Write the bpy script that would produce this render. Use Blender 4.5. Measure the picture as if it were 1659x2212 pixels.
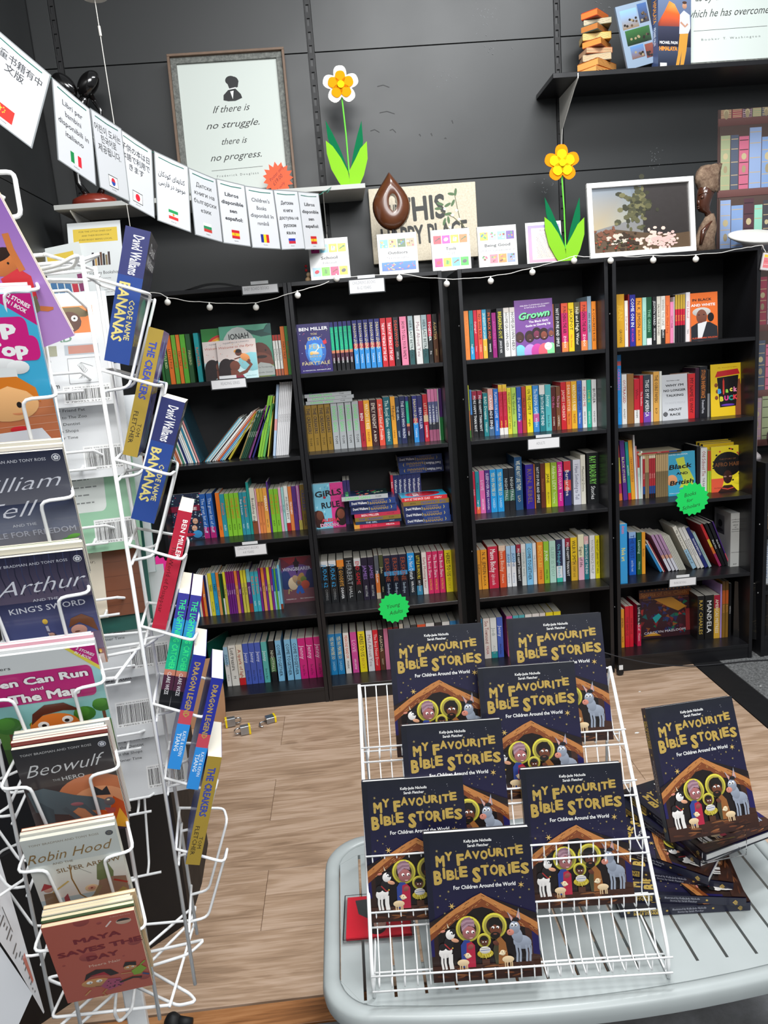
import bpy, math, random
from math import sin, cos, pi, radians, tan, atan2, sqrt
import numpy as np
from mathutils import Vector, Matrix

for _o in list(bpy.data.objects):
    bpy.data.objects.remove(_o, do_unlink=True)
SC = bpy.context.scene
COL = SC.collection

# ------------------------------------------------------------------ camera, world, lights, exposure
YAW, PITCH, ROLL, FPX = 0.045457, 0.209749, -0.081515, 1626.165
CAMP = Vector((0.168713, -3.121323, 1.503619))
_f = Vector((sin(YAW) * cos(PITCH), cos(YAW) * cos(PITCH), -sin(PITCH)))
_r0 = Vector((cos(YAW), -sin(YAW), 0)); _u0 = _r0.cross(_f)
CR = _r0 * cos(ROLL) + _u0 * sin(ROLL); CU = -_r0 * sin(ROLL) + _u0 * cos(ROLL)
cam = bpy.data.cameras.new('camera'); camo = bpy.data.objects.new('camera', cam); COL.objects.link(camo)
cam.sensor_fit = 'VERTICAL'; cam.sensor_height = 36.0; cam.lens = 36.0 * FPX / 2212.0
cam.clip_start = 0.02
camo.matrix_world = Matrix(((CR.x, CU.x, -_f.x, CAMP.x), (CR.y, CU.y, -_f.y, CAMP.y), (CR.z, CU.z, -_f.z, CAMP.z), (0, 0, 0, 1)))
SC.camera = camo

W = bpy.data.worlds.new('world'); SC.world = W; W.use_nodes = True
W.node_tree.nodes['Background'].inputs[0].default_value = (0.9, 0.95, 1.0, 1)
W.node_tree.nodes['Background'].inputs[1].default_value = 0.27

def area(name, loc, aim, sx, sy, power, col=(1, 1, 1)):
    l = bpy.data.lights.new(name, 'AREA'); l.shape = 'RECTANGLE'; l.size = sx; l.size_y = sy
    l.energy = power; l.color = col
    o = bpy.data.objects.new(name, l); COL.objects.link(o); o.location = loc
    d = Vector(aim) - Vector(loc)
    o.rotation_euler = d.to_track_quat('-Z', 'Y').to_euler()
    return o
area('overhead_area_light', (1.0, -1.15, 3.55), (0.9, -0.9, 0), 1.3, 0.3, 68, (0.97, 0.99, 1))
area('overhead_area_light', (0.15, -3.0, 3.5), (-0.1, -1.3, 0.5), 1.2, 0.5, 50, (1, 0.99, 0.97))
area('overhead_area_light', (1.1, -4.6, 3.4), (0.6, 0, 0.9), 2.0, 1.2, 100, (0.97, 0.99, 1))  # unseen fill added behind the camera to brighten the book spines
SC.view_settings.view_transform = 'Standard'; SC.view_settings.look = 'None'
SC.view_settings.gamma = 1.0; SC.view_settings.use_curve_mapping = False
SC.view_settings.exposure = 0.0

# ------------------------------------------------------------------ helpers
def at(px, py, Y):
    """point on the vertical plane y=Y that is seen at photo pixel (px, py)"""
    d = _f + CR * ((px - 829.5) / FPX) - CU * ((py - 1106) / FPX)
    return CAMP + d * ((Y - CAMP.y) / d.y)
def atz(px, py, Z):
    d = _f + CR * ((px - 829.5) / FPX) - CU * ((py - 1106) / FPX)
    return CAMP + d * ((Z - CAMP.z) / d.z)
_lc = {}
def lin(c):
    if not isinstance(c, str): return tuple(c)[:3]
    if c not in _lc:
        h = c.lstrip('#')
        h = h * 6 if len(h) == 1 else ''.join(q * 2 for q in h) if len(h) == 3 else h
        v = [int(h[i:i + 2], 16) / 255 for i in (0, 2, 4)]
        _lc[c] = tuple(q / 12.92 if q <= 0.04045 else ((q + 0.055) / 1.055) ** 2.4 for q in v)
    return _lc[c]

def tag(o, label=None, cat=None, group=None, kind=None):
    if label: o['label'] = label
    if cat: o['category'] = cat
    if group: o['group'] = group
    if kind: o['kind'] = kind
    return o
def empty(name, M=None, label=None, cat=None, group=None, kind=None):
    o = bpy.data.objects.new(name, None); COL.objects.link(o); o.empty_display_size = 0.02
    if M is not None: o.matrix_world = M if isinstance(M, Matrix) else Matrix.Translation(Vector(M))
    return tag(o, label, cat, group, kind)
def link(name, me, parent=None, M=None):
    o = bpy.data.objects.new(name, me); COL.objects.link(o)
    if parent is not None: o.parent = parent
    if M is not None: o.matrix_local = M if isinstance(M, Matrix) else Matrix.Translation(Vector(M))
    return o
def T(x, y, z): return Matrix.Translation(Vector((x, y, z)))
def RX(a): return Matrix.Rotation(a, 4, 'X')
def RY(a): return Matrix.Rotation(a, 4, 'Y')
def RZ(a): return Matrix.Rotation(a, 4, 'Z')
def frame(o, e1, e2, e3):
    return Matrix(((e1.x, e2.x, e3.x, o.x), (e1.y, e2.y, e3.y, o.y), (e1.z, e2.z, e3.z, o.z), (0, 0, 0, 1)))

class MB:
    """collects polygons with a print colour; build() links them as one mesh object"""
    def __init__(s): s.V = []; s.F = []; s.C = []; s.n = 0
    def poly(s, pts, col, cols=None):
        i = s.n; s.V.extend([tuple(p) for p in pts]); s.n += len(pts)
        s.F.append(tuple(range(i, s.n))); s.C.append([lin(c) for c in cols] if cols else [lin(col)] * len(pts))
    def add(s, V, F, col):
        i = s.n; s.V.extend(V); s.n += len(V); c = lin(col)
        for f in F: s.F.append(tuple(a + i for a in f)); s.C.append([c] * len(f))
    def box(s, x0, x1, y0, y1, z0, z1, col='fff', M=None, bev=0.0):
        if bev:
            b = bev; V = []
            for x, sx in ((x0, 1), (x1, -1)):
                for y, sy in ((y0, 1), (y1, -1)):
                    for z, sz in ((z0, 1), (z1, -1)):
                        V += [(x, y + sy * b, z + sz * b), (x + sx * b, y, z + sz * b), (x + sx * b, y + sy * b, z)]
            def I(a, b_, c, k): return (a * 4 + b_ * 2 + c) * 3 + k
            F = []
            F += [(I(0,0,0,0), I(0,0,1,0), I(0,1,1,0), I(0,1,0,0)), (I(1,0,0,0), I(1,1,0,0), I(1,1,1,0), I(1,0,1,0))]
            F += [(I(0,0,0,1), I(1,0,0,1), I(1,0,1,1), I(0,0,1,1)), (I(0,1,0,1), I(0,1,1,1), I(1,1,1,1), I(1,1,0,1))]
            F += [(I(0,0,0,2), I(0,1,0,2), I(1,1,0,2), I(1,0,0,2)), (I(0,0,1,2), I(1,0,1,2), I(1,1,1,2), I(0,1,1,2))]
            for c in (0, 1):
                F += [(I(0,0,c,0), I(0,1,c,0), I(0,1,c,2), I(0,0,c,2)) if c else (I(0,0,c,0), I(0,0,c,2), I(0,1,c,2), I(0,1,c,0)),
                      (I(1,0,c,0), I(1,0,c,2), I(1,1,c,2), I(1,1,c,0)) if c else (I(1,0,c,0), I(1,1,c,0), I(1,1,c,2), I(1,0,c,2)),
                      (I(0,0,c,1), I(0,0,c,2), I(1,0,c,2), I(1,0,c,1)) if c else (I(0,0,c,1), I(1,0,c,1), I(1,0,c,2), I(0,0,c,2)),
                      (I(0,1,c,1), I(1,1,c,1), I(1,1,c,2), I(0,1,c,2)) if c else (I(0,1,c,1), I(0,1,c,2), I(1,1,c,2), I(1,1,c,1))]
            for a in (0, 1):
                for b_ in (0, 1):
                    q = (I(a,b_,0,0), I(a,b_,1,0), I(a,b_,1,1), I(a,b_,0,1))
                    F.append(q if (a + b_) % 2 else q[::-1])
            for a in (0, 1):
                for b_ in (0, 1):
                    for c in (0, 1):
                        q = (I(a,b_,c,0), I(a,b_,c,1), I(a,b_,c,2)); F.append(q if (a + b_ + c) % 2 else q[::-1])
        else:
            V = [(x, y, z) for x in (x0, x1) for y in (y0, y1) for z in (z0, z1)]
            F = [(0, 1, 3, 2), (4, 6, 7, 5), (0, 4, 5, 1), (2, 3, 7, 6), (0, 2, 6, 4), (1, 5, 7, 3)]
        if M is not None: V = [tuple(M @ Vector(v)) for v in V]
        s.add(V, F, col)
    def prism(s, pts, z0, z1, col, M=None, side=None):
        n = len(pts); V = [(x, y, z0) for x, y in pts] + [(x, y, z1) for x, y in pts]
        if M is not None: V = [tuple(M @ Vector(v)) for v in V]
        i = s.n; s.V.extend(V); s.n += 2 * n; c = lin(col); c2 = lin(side) if side else c
        s.F.append(tuple(i + k for k in range(n))[::-1]); s.C.append([c] * n)
        s.F.append(tuple(i + n + k for k in range(n))); s.C.append([c] * n)
        for k in range(n):
            l = (k + 1) % n; s.F.append((i + k, i + l, i + n + l, i + n + k)); s.C.append([c2] * 4)
    def rings(s, R, col, closed=True, cap=True):
        n = len(R[0]); V = [tuple(p) for r in R for p in r]; F = []
        for a in range(len(R) - 1):
            for k in range(n):
                l = (k + 1) % n; F.append((a * n + k, a * n + l, (a + 1) * n + l, (a + 1) * n + k))
        if cap: F.append(tuple(range(n))[::-1]); F.append(tuple(range((len(R) - 1) * n, len(R) * n)))
        s.add(V, F, col)
    def tube(s, pts, r, col='fff', n=8, fil=0.0, seg=3, M=None, rs=None):
        P = [Vector(p) for p in pts]
        if fil: P = fillet(P, fil, seg)
        R = []; d0 = (P[1] - P[0]).normalized()
        up = Vector((0, 0, 1)) if abs(d0.z) < 0.9 else Vector((1, 0, 0))
        a = d0.cross(up).normalized()
        for i, p in enumerate(P):
            d = (P[min(i + 1, len(P) - 1)] - P[max(i - 1, 0)])
            if d.length < 1e-9: d = d0
            d.normalize(); a = a - d * a.dot(d)
            if a.length < 1e-6: a = d.orthogonal()
            a.normalize(); b = d.cross(a); rr = rs[i] if rs else r
            R.append([p + a * (rr * cos(2 * pi * k / n)) + b * (rr * sin(2 * pi * k / n)) for k in range(n)])
        if M is not None: R = [[M @ q for q in c] for c in R]
        s.rings(R, col)
    def lathe(s, prof, col, n=24, M=None, sx=1, sy=1):
        R = [[Vector((r * cos(2 * pi * k / n) * sx, r * sin(2 * pi * k / n) * sy, z)) for k in range(n)] for r, z in prof]
        if M is not None: R = [[M @ q for q in c] for c in R]
        s.rings(R, col)
    def ball(s, c, r, col, n=14, m=8, M=None):
        if not isinstance(r, (tuple, list)): r = (r, r, r)
        prof = [(sin(pi * i / m), -cos(pi * i / m)) for i in range(m + 1)]; prof[0] = (1e-4, -1); prof[-1] = (1e-4, 1)
        R = [[Vector((c[0] + q * r[0] * cos(2 * pi * k / n), c[1] + q * r[1] * sin(2 * pi * k / n), c[2] + z * r[2])) for k in range(n)] for q, z in prof]
        if M is not None: R = [[M @ q for q in cc] for cc in R]
        s.rings(R, col)
    def mesh(s, name, mat, smooth=False):
        me = bpy.data.meshes.new(name); me.from_pydata(s.V, [], s.F)
        ca = me.color_attributes.new('Col', 'FLOAT_COLOR', 'CORNER')
        flat = [x for f in s.C for c in f for x in (c[0], c[1], c[2], 1.0)]
        if len(flat) == 4 * len(me.loops): ca.data.foreach_set('color', flat)
        me.materials.append(mat)
        if smooth: me.polygons.foreach_set('use_smooth', [True] * len(me.polygons))
        me.update(); return me
    def build(s, name, mat, parent=None, M=None, smooth=False, label=None):
        o = link(name, s.mesh(name, mat, smooth), parent, M)
        if label: o['label'] = label
        return o
def fillet(P, r, seg):
    out = [P[0]]
    for i in range(1, len(P) - 1):
        a, b, c = P[i - 1], P[i], P[i + 1]; u = (a - b); v = (c - b)
        k = min(r, u.length * 0.45, v.length * 0.45); p = b + u.normalized() * k; q = b + v.normalized() * k
        for j in range(seg + 1):
            t = j / seg; out.append(p * (1 - t) ** 2 + b * (2 * t * (1 - t)) + q * t * t)
    out.append(P[-1]); return out
def rrect(x0, y0, x1, y1, r, n=4):
    pts = []
    for cx, cy, a0 in ((x1 - r, y0 + r, -90), (x1 - r, y1 - r, 0), (x0 + r, y1 - r, 90), (x0 + r, y0 + r, 180)):
        for k in range(n + 1):
            a = radians(a0 + 90 * k / n); pts.append((cx + r * cos(a), cy + r * sin(a)))
    return pts

# ------------------------------------------------------------------ materials (all procedural)
def newmat(name):
    m = bpy.data.materials.new(name); m.use_nodes = True
    return m, m.node_tree.nodes, m.node_tree.links, m.node_tree.nodes['Principled BSDF']
def simple(name, col, rough=0.5, metal=0.0, spec=0.5, noise=0.0, nscale=30, bump=0.0, coat=0.0):
    m, N, L, B = newmat(name); c = lin(col)
    B.inputs['Base Color'].default_value = (*c, 1); B.inputs['Roughness'].default_value = rough
    B.inputs['Metallic'].default_value = metal; B.inputs['Specular IOR Level'].default_value = spec
    B.inputs['Coat Weight'].default_value = coat; B.inputs['Coat Roughness'].default_value = 0.1
    t = N.new('ShaderNodeTexCoord'); n = N.new('ShaderNodeTexNoise'); n.inputs['Scale'].default_value = nscale
    n.inputs['Detail'].default_value = 6; L.new(t.outputs['Object'], n.inputs['Vector'])
    if noise:
        mx = N.new('ShaderNodeMix'); mx.data_type = 'RGBA'; mx.inputs['Factor'].default_value = 1
        mx.inputs[6].default_value = (*[q * (1 - noise) for q in c], 1); mx.inputs[7].default_value = (*[min(1, q * (1 + noise)) for q in c], 1)
        L.new(n.outputs['Fac'], mx.inputs['Factor']); L.new(mx.outputs[2], B.inputs['Base Color'])
    if bump:
        b = N.new('ShaderNodeBump'); b.inputs['Strength'].default_value = bump; b.inputs['Distance'].default_value = 0.002
        L.new(n.outputs['Fac'], b.inputs['Height']); L.new(b.outputs[0], B.inputs['Normal'])
    mr = N.new('ShaderNodeMapRange'); mr.inputs['To Min'].default_value = max(0, rough - 0.07); mr.inputs['To Max'].default_value = rough + 0.07
    L.new(n.outputs['Fac'], mr.inputs['Value']); L.new(mr.outputs[0], B.inputs['Roughness'])
    return m
def printed(name, rough, coat=0.0, stripes=0.0, spec=0.5, metal=0.0):
    m, N, L, B = newmat(name)
    a = N.new('ShaderNodeAttribute'); a.attribute_name = 'Col'
    t = N.new('ShaderNodeTexCoord'); n = N.new('ShaderNodeTexNoise'); n.inputs['Scale'].default_value = 60; n.inputs['Detail'].default_value = 3
    L.new(t.outputs['Object'], n.inputs['Vector'])
    mr = N.new('ShaderNodeMapRange'); mr.inputs['To Min'].default_value = rough - 0.05; mr.inputs['To Max'].default_value = rough + 0.05
    L.new(n.outputs['Fac'], mr.inputs['Value']); L.new(mr.outputs[0], B.inputs['Roughness'])
    B.inputs['Coat Weight'].default_value = coat; B.inputs['Specular IOR Level'].default_value = spec; B.inputs['Metallic'].default_value = metal
    B.inputs['Coat Roughness'].default_value = 0.08
    if stripes:
        w = N.new('ShaderNodeTexWave'); w.bands_direction = 'Y'; w.inputs['Scale'].default_value = 260; w.inputs['Distortion'].default_value = 2.5
        w.inputs['Detail'].default_value = 2; w.inputs['Detail Scale'].default_value = 0.4
        L.new(t.outputs['Object'], w.inputs['Vector'])
        k = N.new('ShaderNodeMapRange'); k.inputs['To Min'].default_value = 1 - stripes; k.inputs['To Max'].default_value = 1.0
        L.new(w.outputs['Fac'], k.inputs['Value'])
        mu = N.new('ShaderNodeVectorMath'); mu.operation = 'SCALE'; L.new(a.outputs['Color'], mu.inputs[0]); L.new(k.outputs[0], mu.inputs['Scale'])
        L.new(mu.outputs[0], B.inputs['Base Color'])
    else:
        L.new(a.outputs['Color'], B.inputs['Base Color'])
    return m
PRN = printed('printed_cover_laminate', 0.38, 0.25)
MATTE = printed('printed_matte_card', 0.6)
PAGE = printed('book_page_edges', 0.8, stripes=0.16, spec=0.2)
GLOSS = printed('laminated_sheet', 0.3, 0.8)
FOIL = printed('gold_foil', 0.32, 0.2, metal=0.55)
FELT = simple('felt', '808080', 0.9)
def felt():
    m = printed('felt_fibre', 0.9, spec=0.1); return m
FELT = felt()
WIRE = simple('white_coated_wire', 'fafbfb', 0.3, spec=0.5, coat=0.3)
BLK = simple('black_laminate', '17171a', 0.33, noise=0.12, nscale=14, bump=0.03)
BLKM = simple('black_matte', '121214', 0.6)
WALLM = simple('charcoal_wall_paint', '242627', 0.45, noise=0.10, nscale=3, bump=0.05)
WALLS = simple('charcoal_slot_strip', '1b1c1e', 0.5)
GREYT = simple('grey_powder_coat', 'a9b0b0', 0.42, noise=0.05, nscale=18, bump=0.02, coat=0.1)
STEEL = simple('polished_steel', 'c9ccd0', 0.16, metal=1.0)
LAMST = simple('laminated_steel', 'a8acb0', 0.34, metal=0.9, noise=0.1, nscale=60)
YEL = simple('yellow_vinyl', 'f2d40a', 0.45)
WSH = simple('white_shelf_paint', 'b9bab6', 0.45, noise=0.05, nscale=10)
KRAFT = simple('kraft_board', 'b48a68', 0.8, noise=0.08, nscale=30)
BULB = simple('frosted_white_globe', 'f3f1ea', 0.55, bump=0.2, nscale=200)
DWOOD = simple('dark_carved_wood', '5a3017', 0.28, noise=0.35, nscale=22, coat=0.5)
EBONY = simple('ebony_wood', '0d0b0b', 0.16, coat=0.8)
REDW = simple('polished_red_wood', '7a2a1c', 0.25, noise=0.45, nscale=9, coat=0.6)
def clear(name, tint=(1, 1, 1), alpha=0.25, rough=0.06):
    m, N, L, B = newmat(name)
    B.inputs['Base Color'].default_value = (*tint, 1); B.inputs['Roughness'].default_value = rough
    B.inputs['Transmission Weight'].default_value = 1.0; B.inputs['IOR'].default_value = 1.08
    return m
ACRY = clear('clear_acrylic')

def woodmat(name, a, b, c, rough=0.45, scale=1.0):
    m, N, L, B = newmat(name)
    t = N.new('ShaderNodeTexCoord'); oi = N.new('ShaderNodeObjectInfo')
    cm = N.new('ShaderNodeCombineXYZ'); ml = N.new('ShaderNodeMath'); ml.operation = 'MULTIPLY'; ml.inputs[1].default_value = 37.0
    L.new(oi.outputs['Random'], ml.inputs[0]); L.new(ml.outputs[0], cm.inputs[0]); L.new(ml.outputs[0], cm.inputs[1])
    ad = N.new('ShaderNodeVectorMath'); ad.operation = 'ADD'; L.new(t.outputs['Object'], ad.inputs[0]); L.new(cm.outputs[0], ad.inputs[1])
    mp = N.new('ShaderNodeMapping'); mp.inputs['Scale'].default_value = (1.3 * scale, 9 * scale, 9 * scale); L.new(ad.outputs[0], mp.inputs['Vector'])
    n = N.new('ShaderNodeTexNoise'); n.inputs['Scale'].default_value = 1.4; n.inputs['Detail'].default_value = 5; n.inputs['Distortion'].default_value = 1.1
    L.new(mp.outputs[0], n.inputs['Vector'])
    w = N.new('ShaderNodeMath'); w.operation = 'MULTIPLY'; w.inputs[1].default_value = 26; L.new(n.outputs['Fac'], w.inputs[0])
    sn = N.new('ShaderNodeMath'); sn.operation = 'SINE'; L.new(w.outputs[0], sn.inputs[0])
    mp2 = N.new('ShaderNodeMapping'); mp2.inputs['Scale'].default_value = (6 * scale, 160 * scale, 100); L.new(ad.outputs[0], mp2.inputs['Vector'])
    n2 = N.new('ShaderNodeTexNoise'); n2.inputs['Scale'].default_value = 1.0; n2.inputs['Detail'].default_value = 4; L.new(mp2.outputs[0], n2.inputs['Vector'])
    n3 = N.new('ShaderNodeTexNoise'); n3.inputs['Scale'].default_value = 1.8; n3.inputs['Detail'].default_value = 3
    mp3 = N.new('ShaderNodeMapping'); mp3.inputs['Scale'].default_value = (1, 3.2, 1); L.new(ad.outputs[0], mp3.inputs['Vector']); L.new(mp3.outputs[0], n3.inputs['Vector'])
    s1 = N.new('ShaderNodeMath'); s1.operation = 'MULTIPLY_ADD'; s1.inputs[1].default_value = 0.095; s1.inputs[2].default_value = 0.0; L.new(sn.outputs[0], s1.inputs[0])
    s2 = N.new('ShaderNodeMath'); s2.operation = 'MULTIPLY_ADD'; s2.inputs[1].default_value = 0.55; L.new(n2.outputs['Fac'], s2.inputs[0]); L.new(s1.outputs[0], s2.inputs[2])
    s3 = N.new('ShaderNodeMath'); s3.operation = 'MULTIPLY_ADD'; s3.inputs[1].default_value = 0.55; L.new(n3.outputs['Fac'], s3.inputs[0]); L.new(s2.outputs[0], s3.inputs[2])
    r = N.new('ShaderNodeValToRGB'); e = r.color_ramp.elements
    e[0].position = 0.30; e[0].color = (*lin(a), 1); e[1].position = 0.72; e[1].color = (*lin(c), 1)
    q = r.color_ramp.elements.new(0.52); q.color = (*lin(b), 1)
    L.new(s3.outputs[0], r.inputs[0]); L.new(r.outputs[0], B.inputs['Base Color'])
    bp = N.new('ShaderNodeBump'); bp.inputs['Strength'].default_value = 0.12; bp.inputs['Distance'].default_value = 0.001
    L.new(s3.outputs[0], bp.inputs['Height']); L.new(bp.outputs[0], B.inputs['Normal'])
    B.inputs['Roughness'].default_value = rough
    return m
OAK = woodmat('limed_oak_laminate', '8f745d', 'b5977d', 'cdb19a')
ORANGEW = woodmat('orange_oak_laminate', '6e4526', 'a06a3e', 'b98355')
def granular(name, a, b, scale, rough=0.9, bump=0.6):
    m, N, L, B = newmat(name); t = N.new('ShaderNodeTexCoord')
    n = N.new('ShaderNodeTexNoise'); n.inputs['Scale'].default_value = scale; n.inputs['Detail'].default_value = 8; n.inputs['Roughness'].default_value = 0.8
    L.new(t.outputs['Object'], n.inputs['Vector']); r = N.new('ShaderNodeValToRGB'); e = r.color_ramp.elements
    e[0].position = 0.38; e[0].color = (*lin(a), 1); e[1].position = 0.66; e[1].color = (*lin(b), 1)
    L.new(n.outputs['Fac'], r.inputs[0]); L.new(r.outputs[0], B.inputs['Base Color'])
    bp = N.new('ShaderNodeBump'); bp.inputs['Strength'].default_value = bump; bp.inputs['Distance'].default_value = 0.004
    L.new(n.outputs['Fac'], bp.inputs['Height']); L.new(bp.outputs[0], B.inputs['Normal']); B.inputs['Roughness'].default_value = rough
    return m
CARPET = granular('charcoal_carpet', '3a3b3c', '9a9b9b', 140)
CONC = granular('grey_vinyl_floor', '5b5d5e', '74767a', 9, 0.45, 0.05)
LINEN = granular('linen_canvas', 'c9bda6', 'e6dcc8', 130, 0.9, 0.3)
BARK = granular('raw_driftwood', '5c4334', 'a58c74', 26, 0.85, 1.0)
FRAMEG = granular('distressed_grey_frame', '4a4c49', '7d7f79', 60, 0.7, 0.3)

# ------------------------------------------------------------------ flat print: shapes and lettering laid on a surface
_tc = {}
def _r(x0, y0, x1, y1): return ((x0, y0), (x1, y0), (x1, y1), (x0, y1))
SPEC = {'н': (.44, [_r(0, 0, .07, .55), _r(.37, 0, .44, .55), _r(.07, .25, .37, .32)]),
        'ь': (.42, [_r(0, 0, .07, .55), _r(.07, 0, .36, .065), _r(.07, .27, .36, .335), _r(.35, .03, .42, .305)]),
        'ъ': (.50, [_r(-.02, .485, .10, .55), _r(.08, 0, .15, .55), _r(.15, 0, .44, .065), _r(.15, .27, .44, .335), _r(.43, .03, .50, .305)]),
        'ы': (.62, [_r(0, 0, .07, .55), _r(.07, 0, .32, .065), _r(.07, .27, .32, .335), _r(.31, .03, .38, .305), _r(.55, 0, .62, .55)])}
def textgeo(s, bold=0.0, shear=0.0, res=1):
    s = s.replace('е', 'e') if any(q in SPEC for q in s) or 'е' in s else s
    k = (s, bold, shear, res)
    if k not in _tc and any(q in SPEC for q in s):   # a few Cyrillic letters are drawn stroke by stroke
        V, F, x = [], [], 0.0; b = bold * .7
        for ch in s:
            if ch == ' ': x += .3; continue
            if ch in SPEC:
                wd, P = SPEC[ch]
                for q in P:
                    i = len(V); V += [(x + a + (b if n in (1, 2) else -b), c + (b if n > 1 else -b), 0) for n, (a, c) in enumerate(q)]; F.append((i, i + 1, i + 2, i + 3))
                x += wd + .10; continue
            v, f, bb = textgeo(ch, bold, shear, res); i = len(V); V += [(x + a - bb[0], c, d) for a, c, d in v]; F += [tuple(a + i for a in q) for q in f]; x += bb[1] - bb[0] + .09
        xs = [v[0] for v in V]; _tc[k] = (V, F, (min(xs), max(xs), min(v[1] for v in V), max(v[1] for v in V)))
    if k not in _tc:
        c = bpy.data.curves.new('lettering', 'FONT'); c.body = s; c.resolution_u = res; c.offset = bold if bold < 0 else 0.0; c.shear = shear
        o = bpy.data.objects.new('lettering', c); m = bpy.data.meshes.new_from_object(o)
        V = [(v.co.x, v.co.y, 0) for v in m.vertices]; F = [tuple(p.vertices) for p in m.polygons]
        if 0.004 < bold <= 0.021:
            V0, F0 = V, F; V, F = [], []
            for j in range(3):
                i = len(V); V += [(x + bold * cos(j * 2.094), y + bold * sin(j * 2.094), j * 4e-6) for x, y, _ in V0]; F += [tuple(a + i for a in f) for f in F0]
        if bold > 0.021:   # heavy faces: the outline swept round a small circle
            V0, F0 = V, F; V, F = list(V0), list(F0); rb = bold
            for j in range(8):
                i = len(V); V += [(x + rb * cos(j * pi / 4), y + rb * sin(j * pi / 4), (j + 1) * 5e-6) for x, y, _ in V0]; F += [tuple(a + i for a in f) for f in F0]
        if V:
            xs = [v[0] for v in V]; bb = (min(xs), max(xs), min(v[1] for v in V), max(v[1] for v in V))
        else: bb = (0, 0, 0, 0)
        _tc[k] = (V, F, bb)
        bpy.data.objects.remove(o); bpy.data.meshes.remove(m); bpy.data.curves.remove(c)
    return _tc[k]

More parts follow.
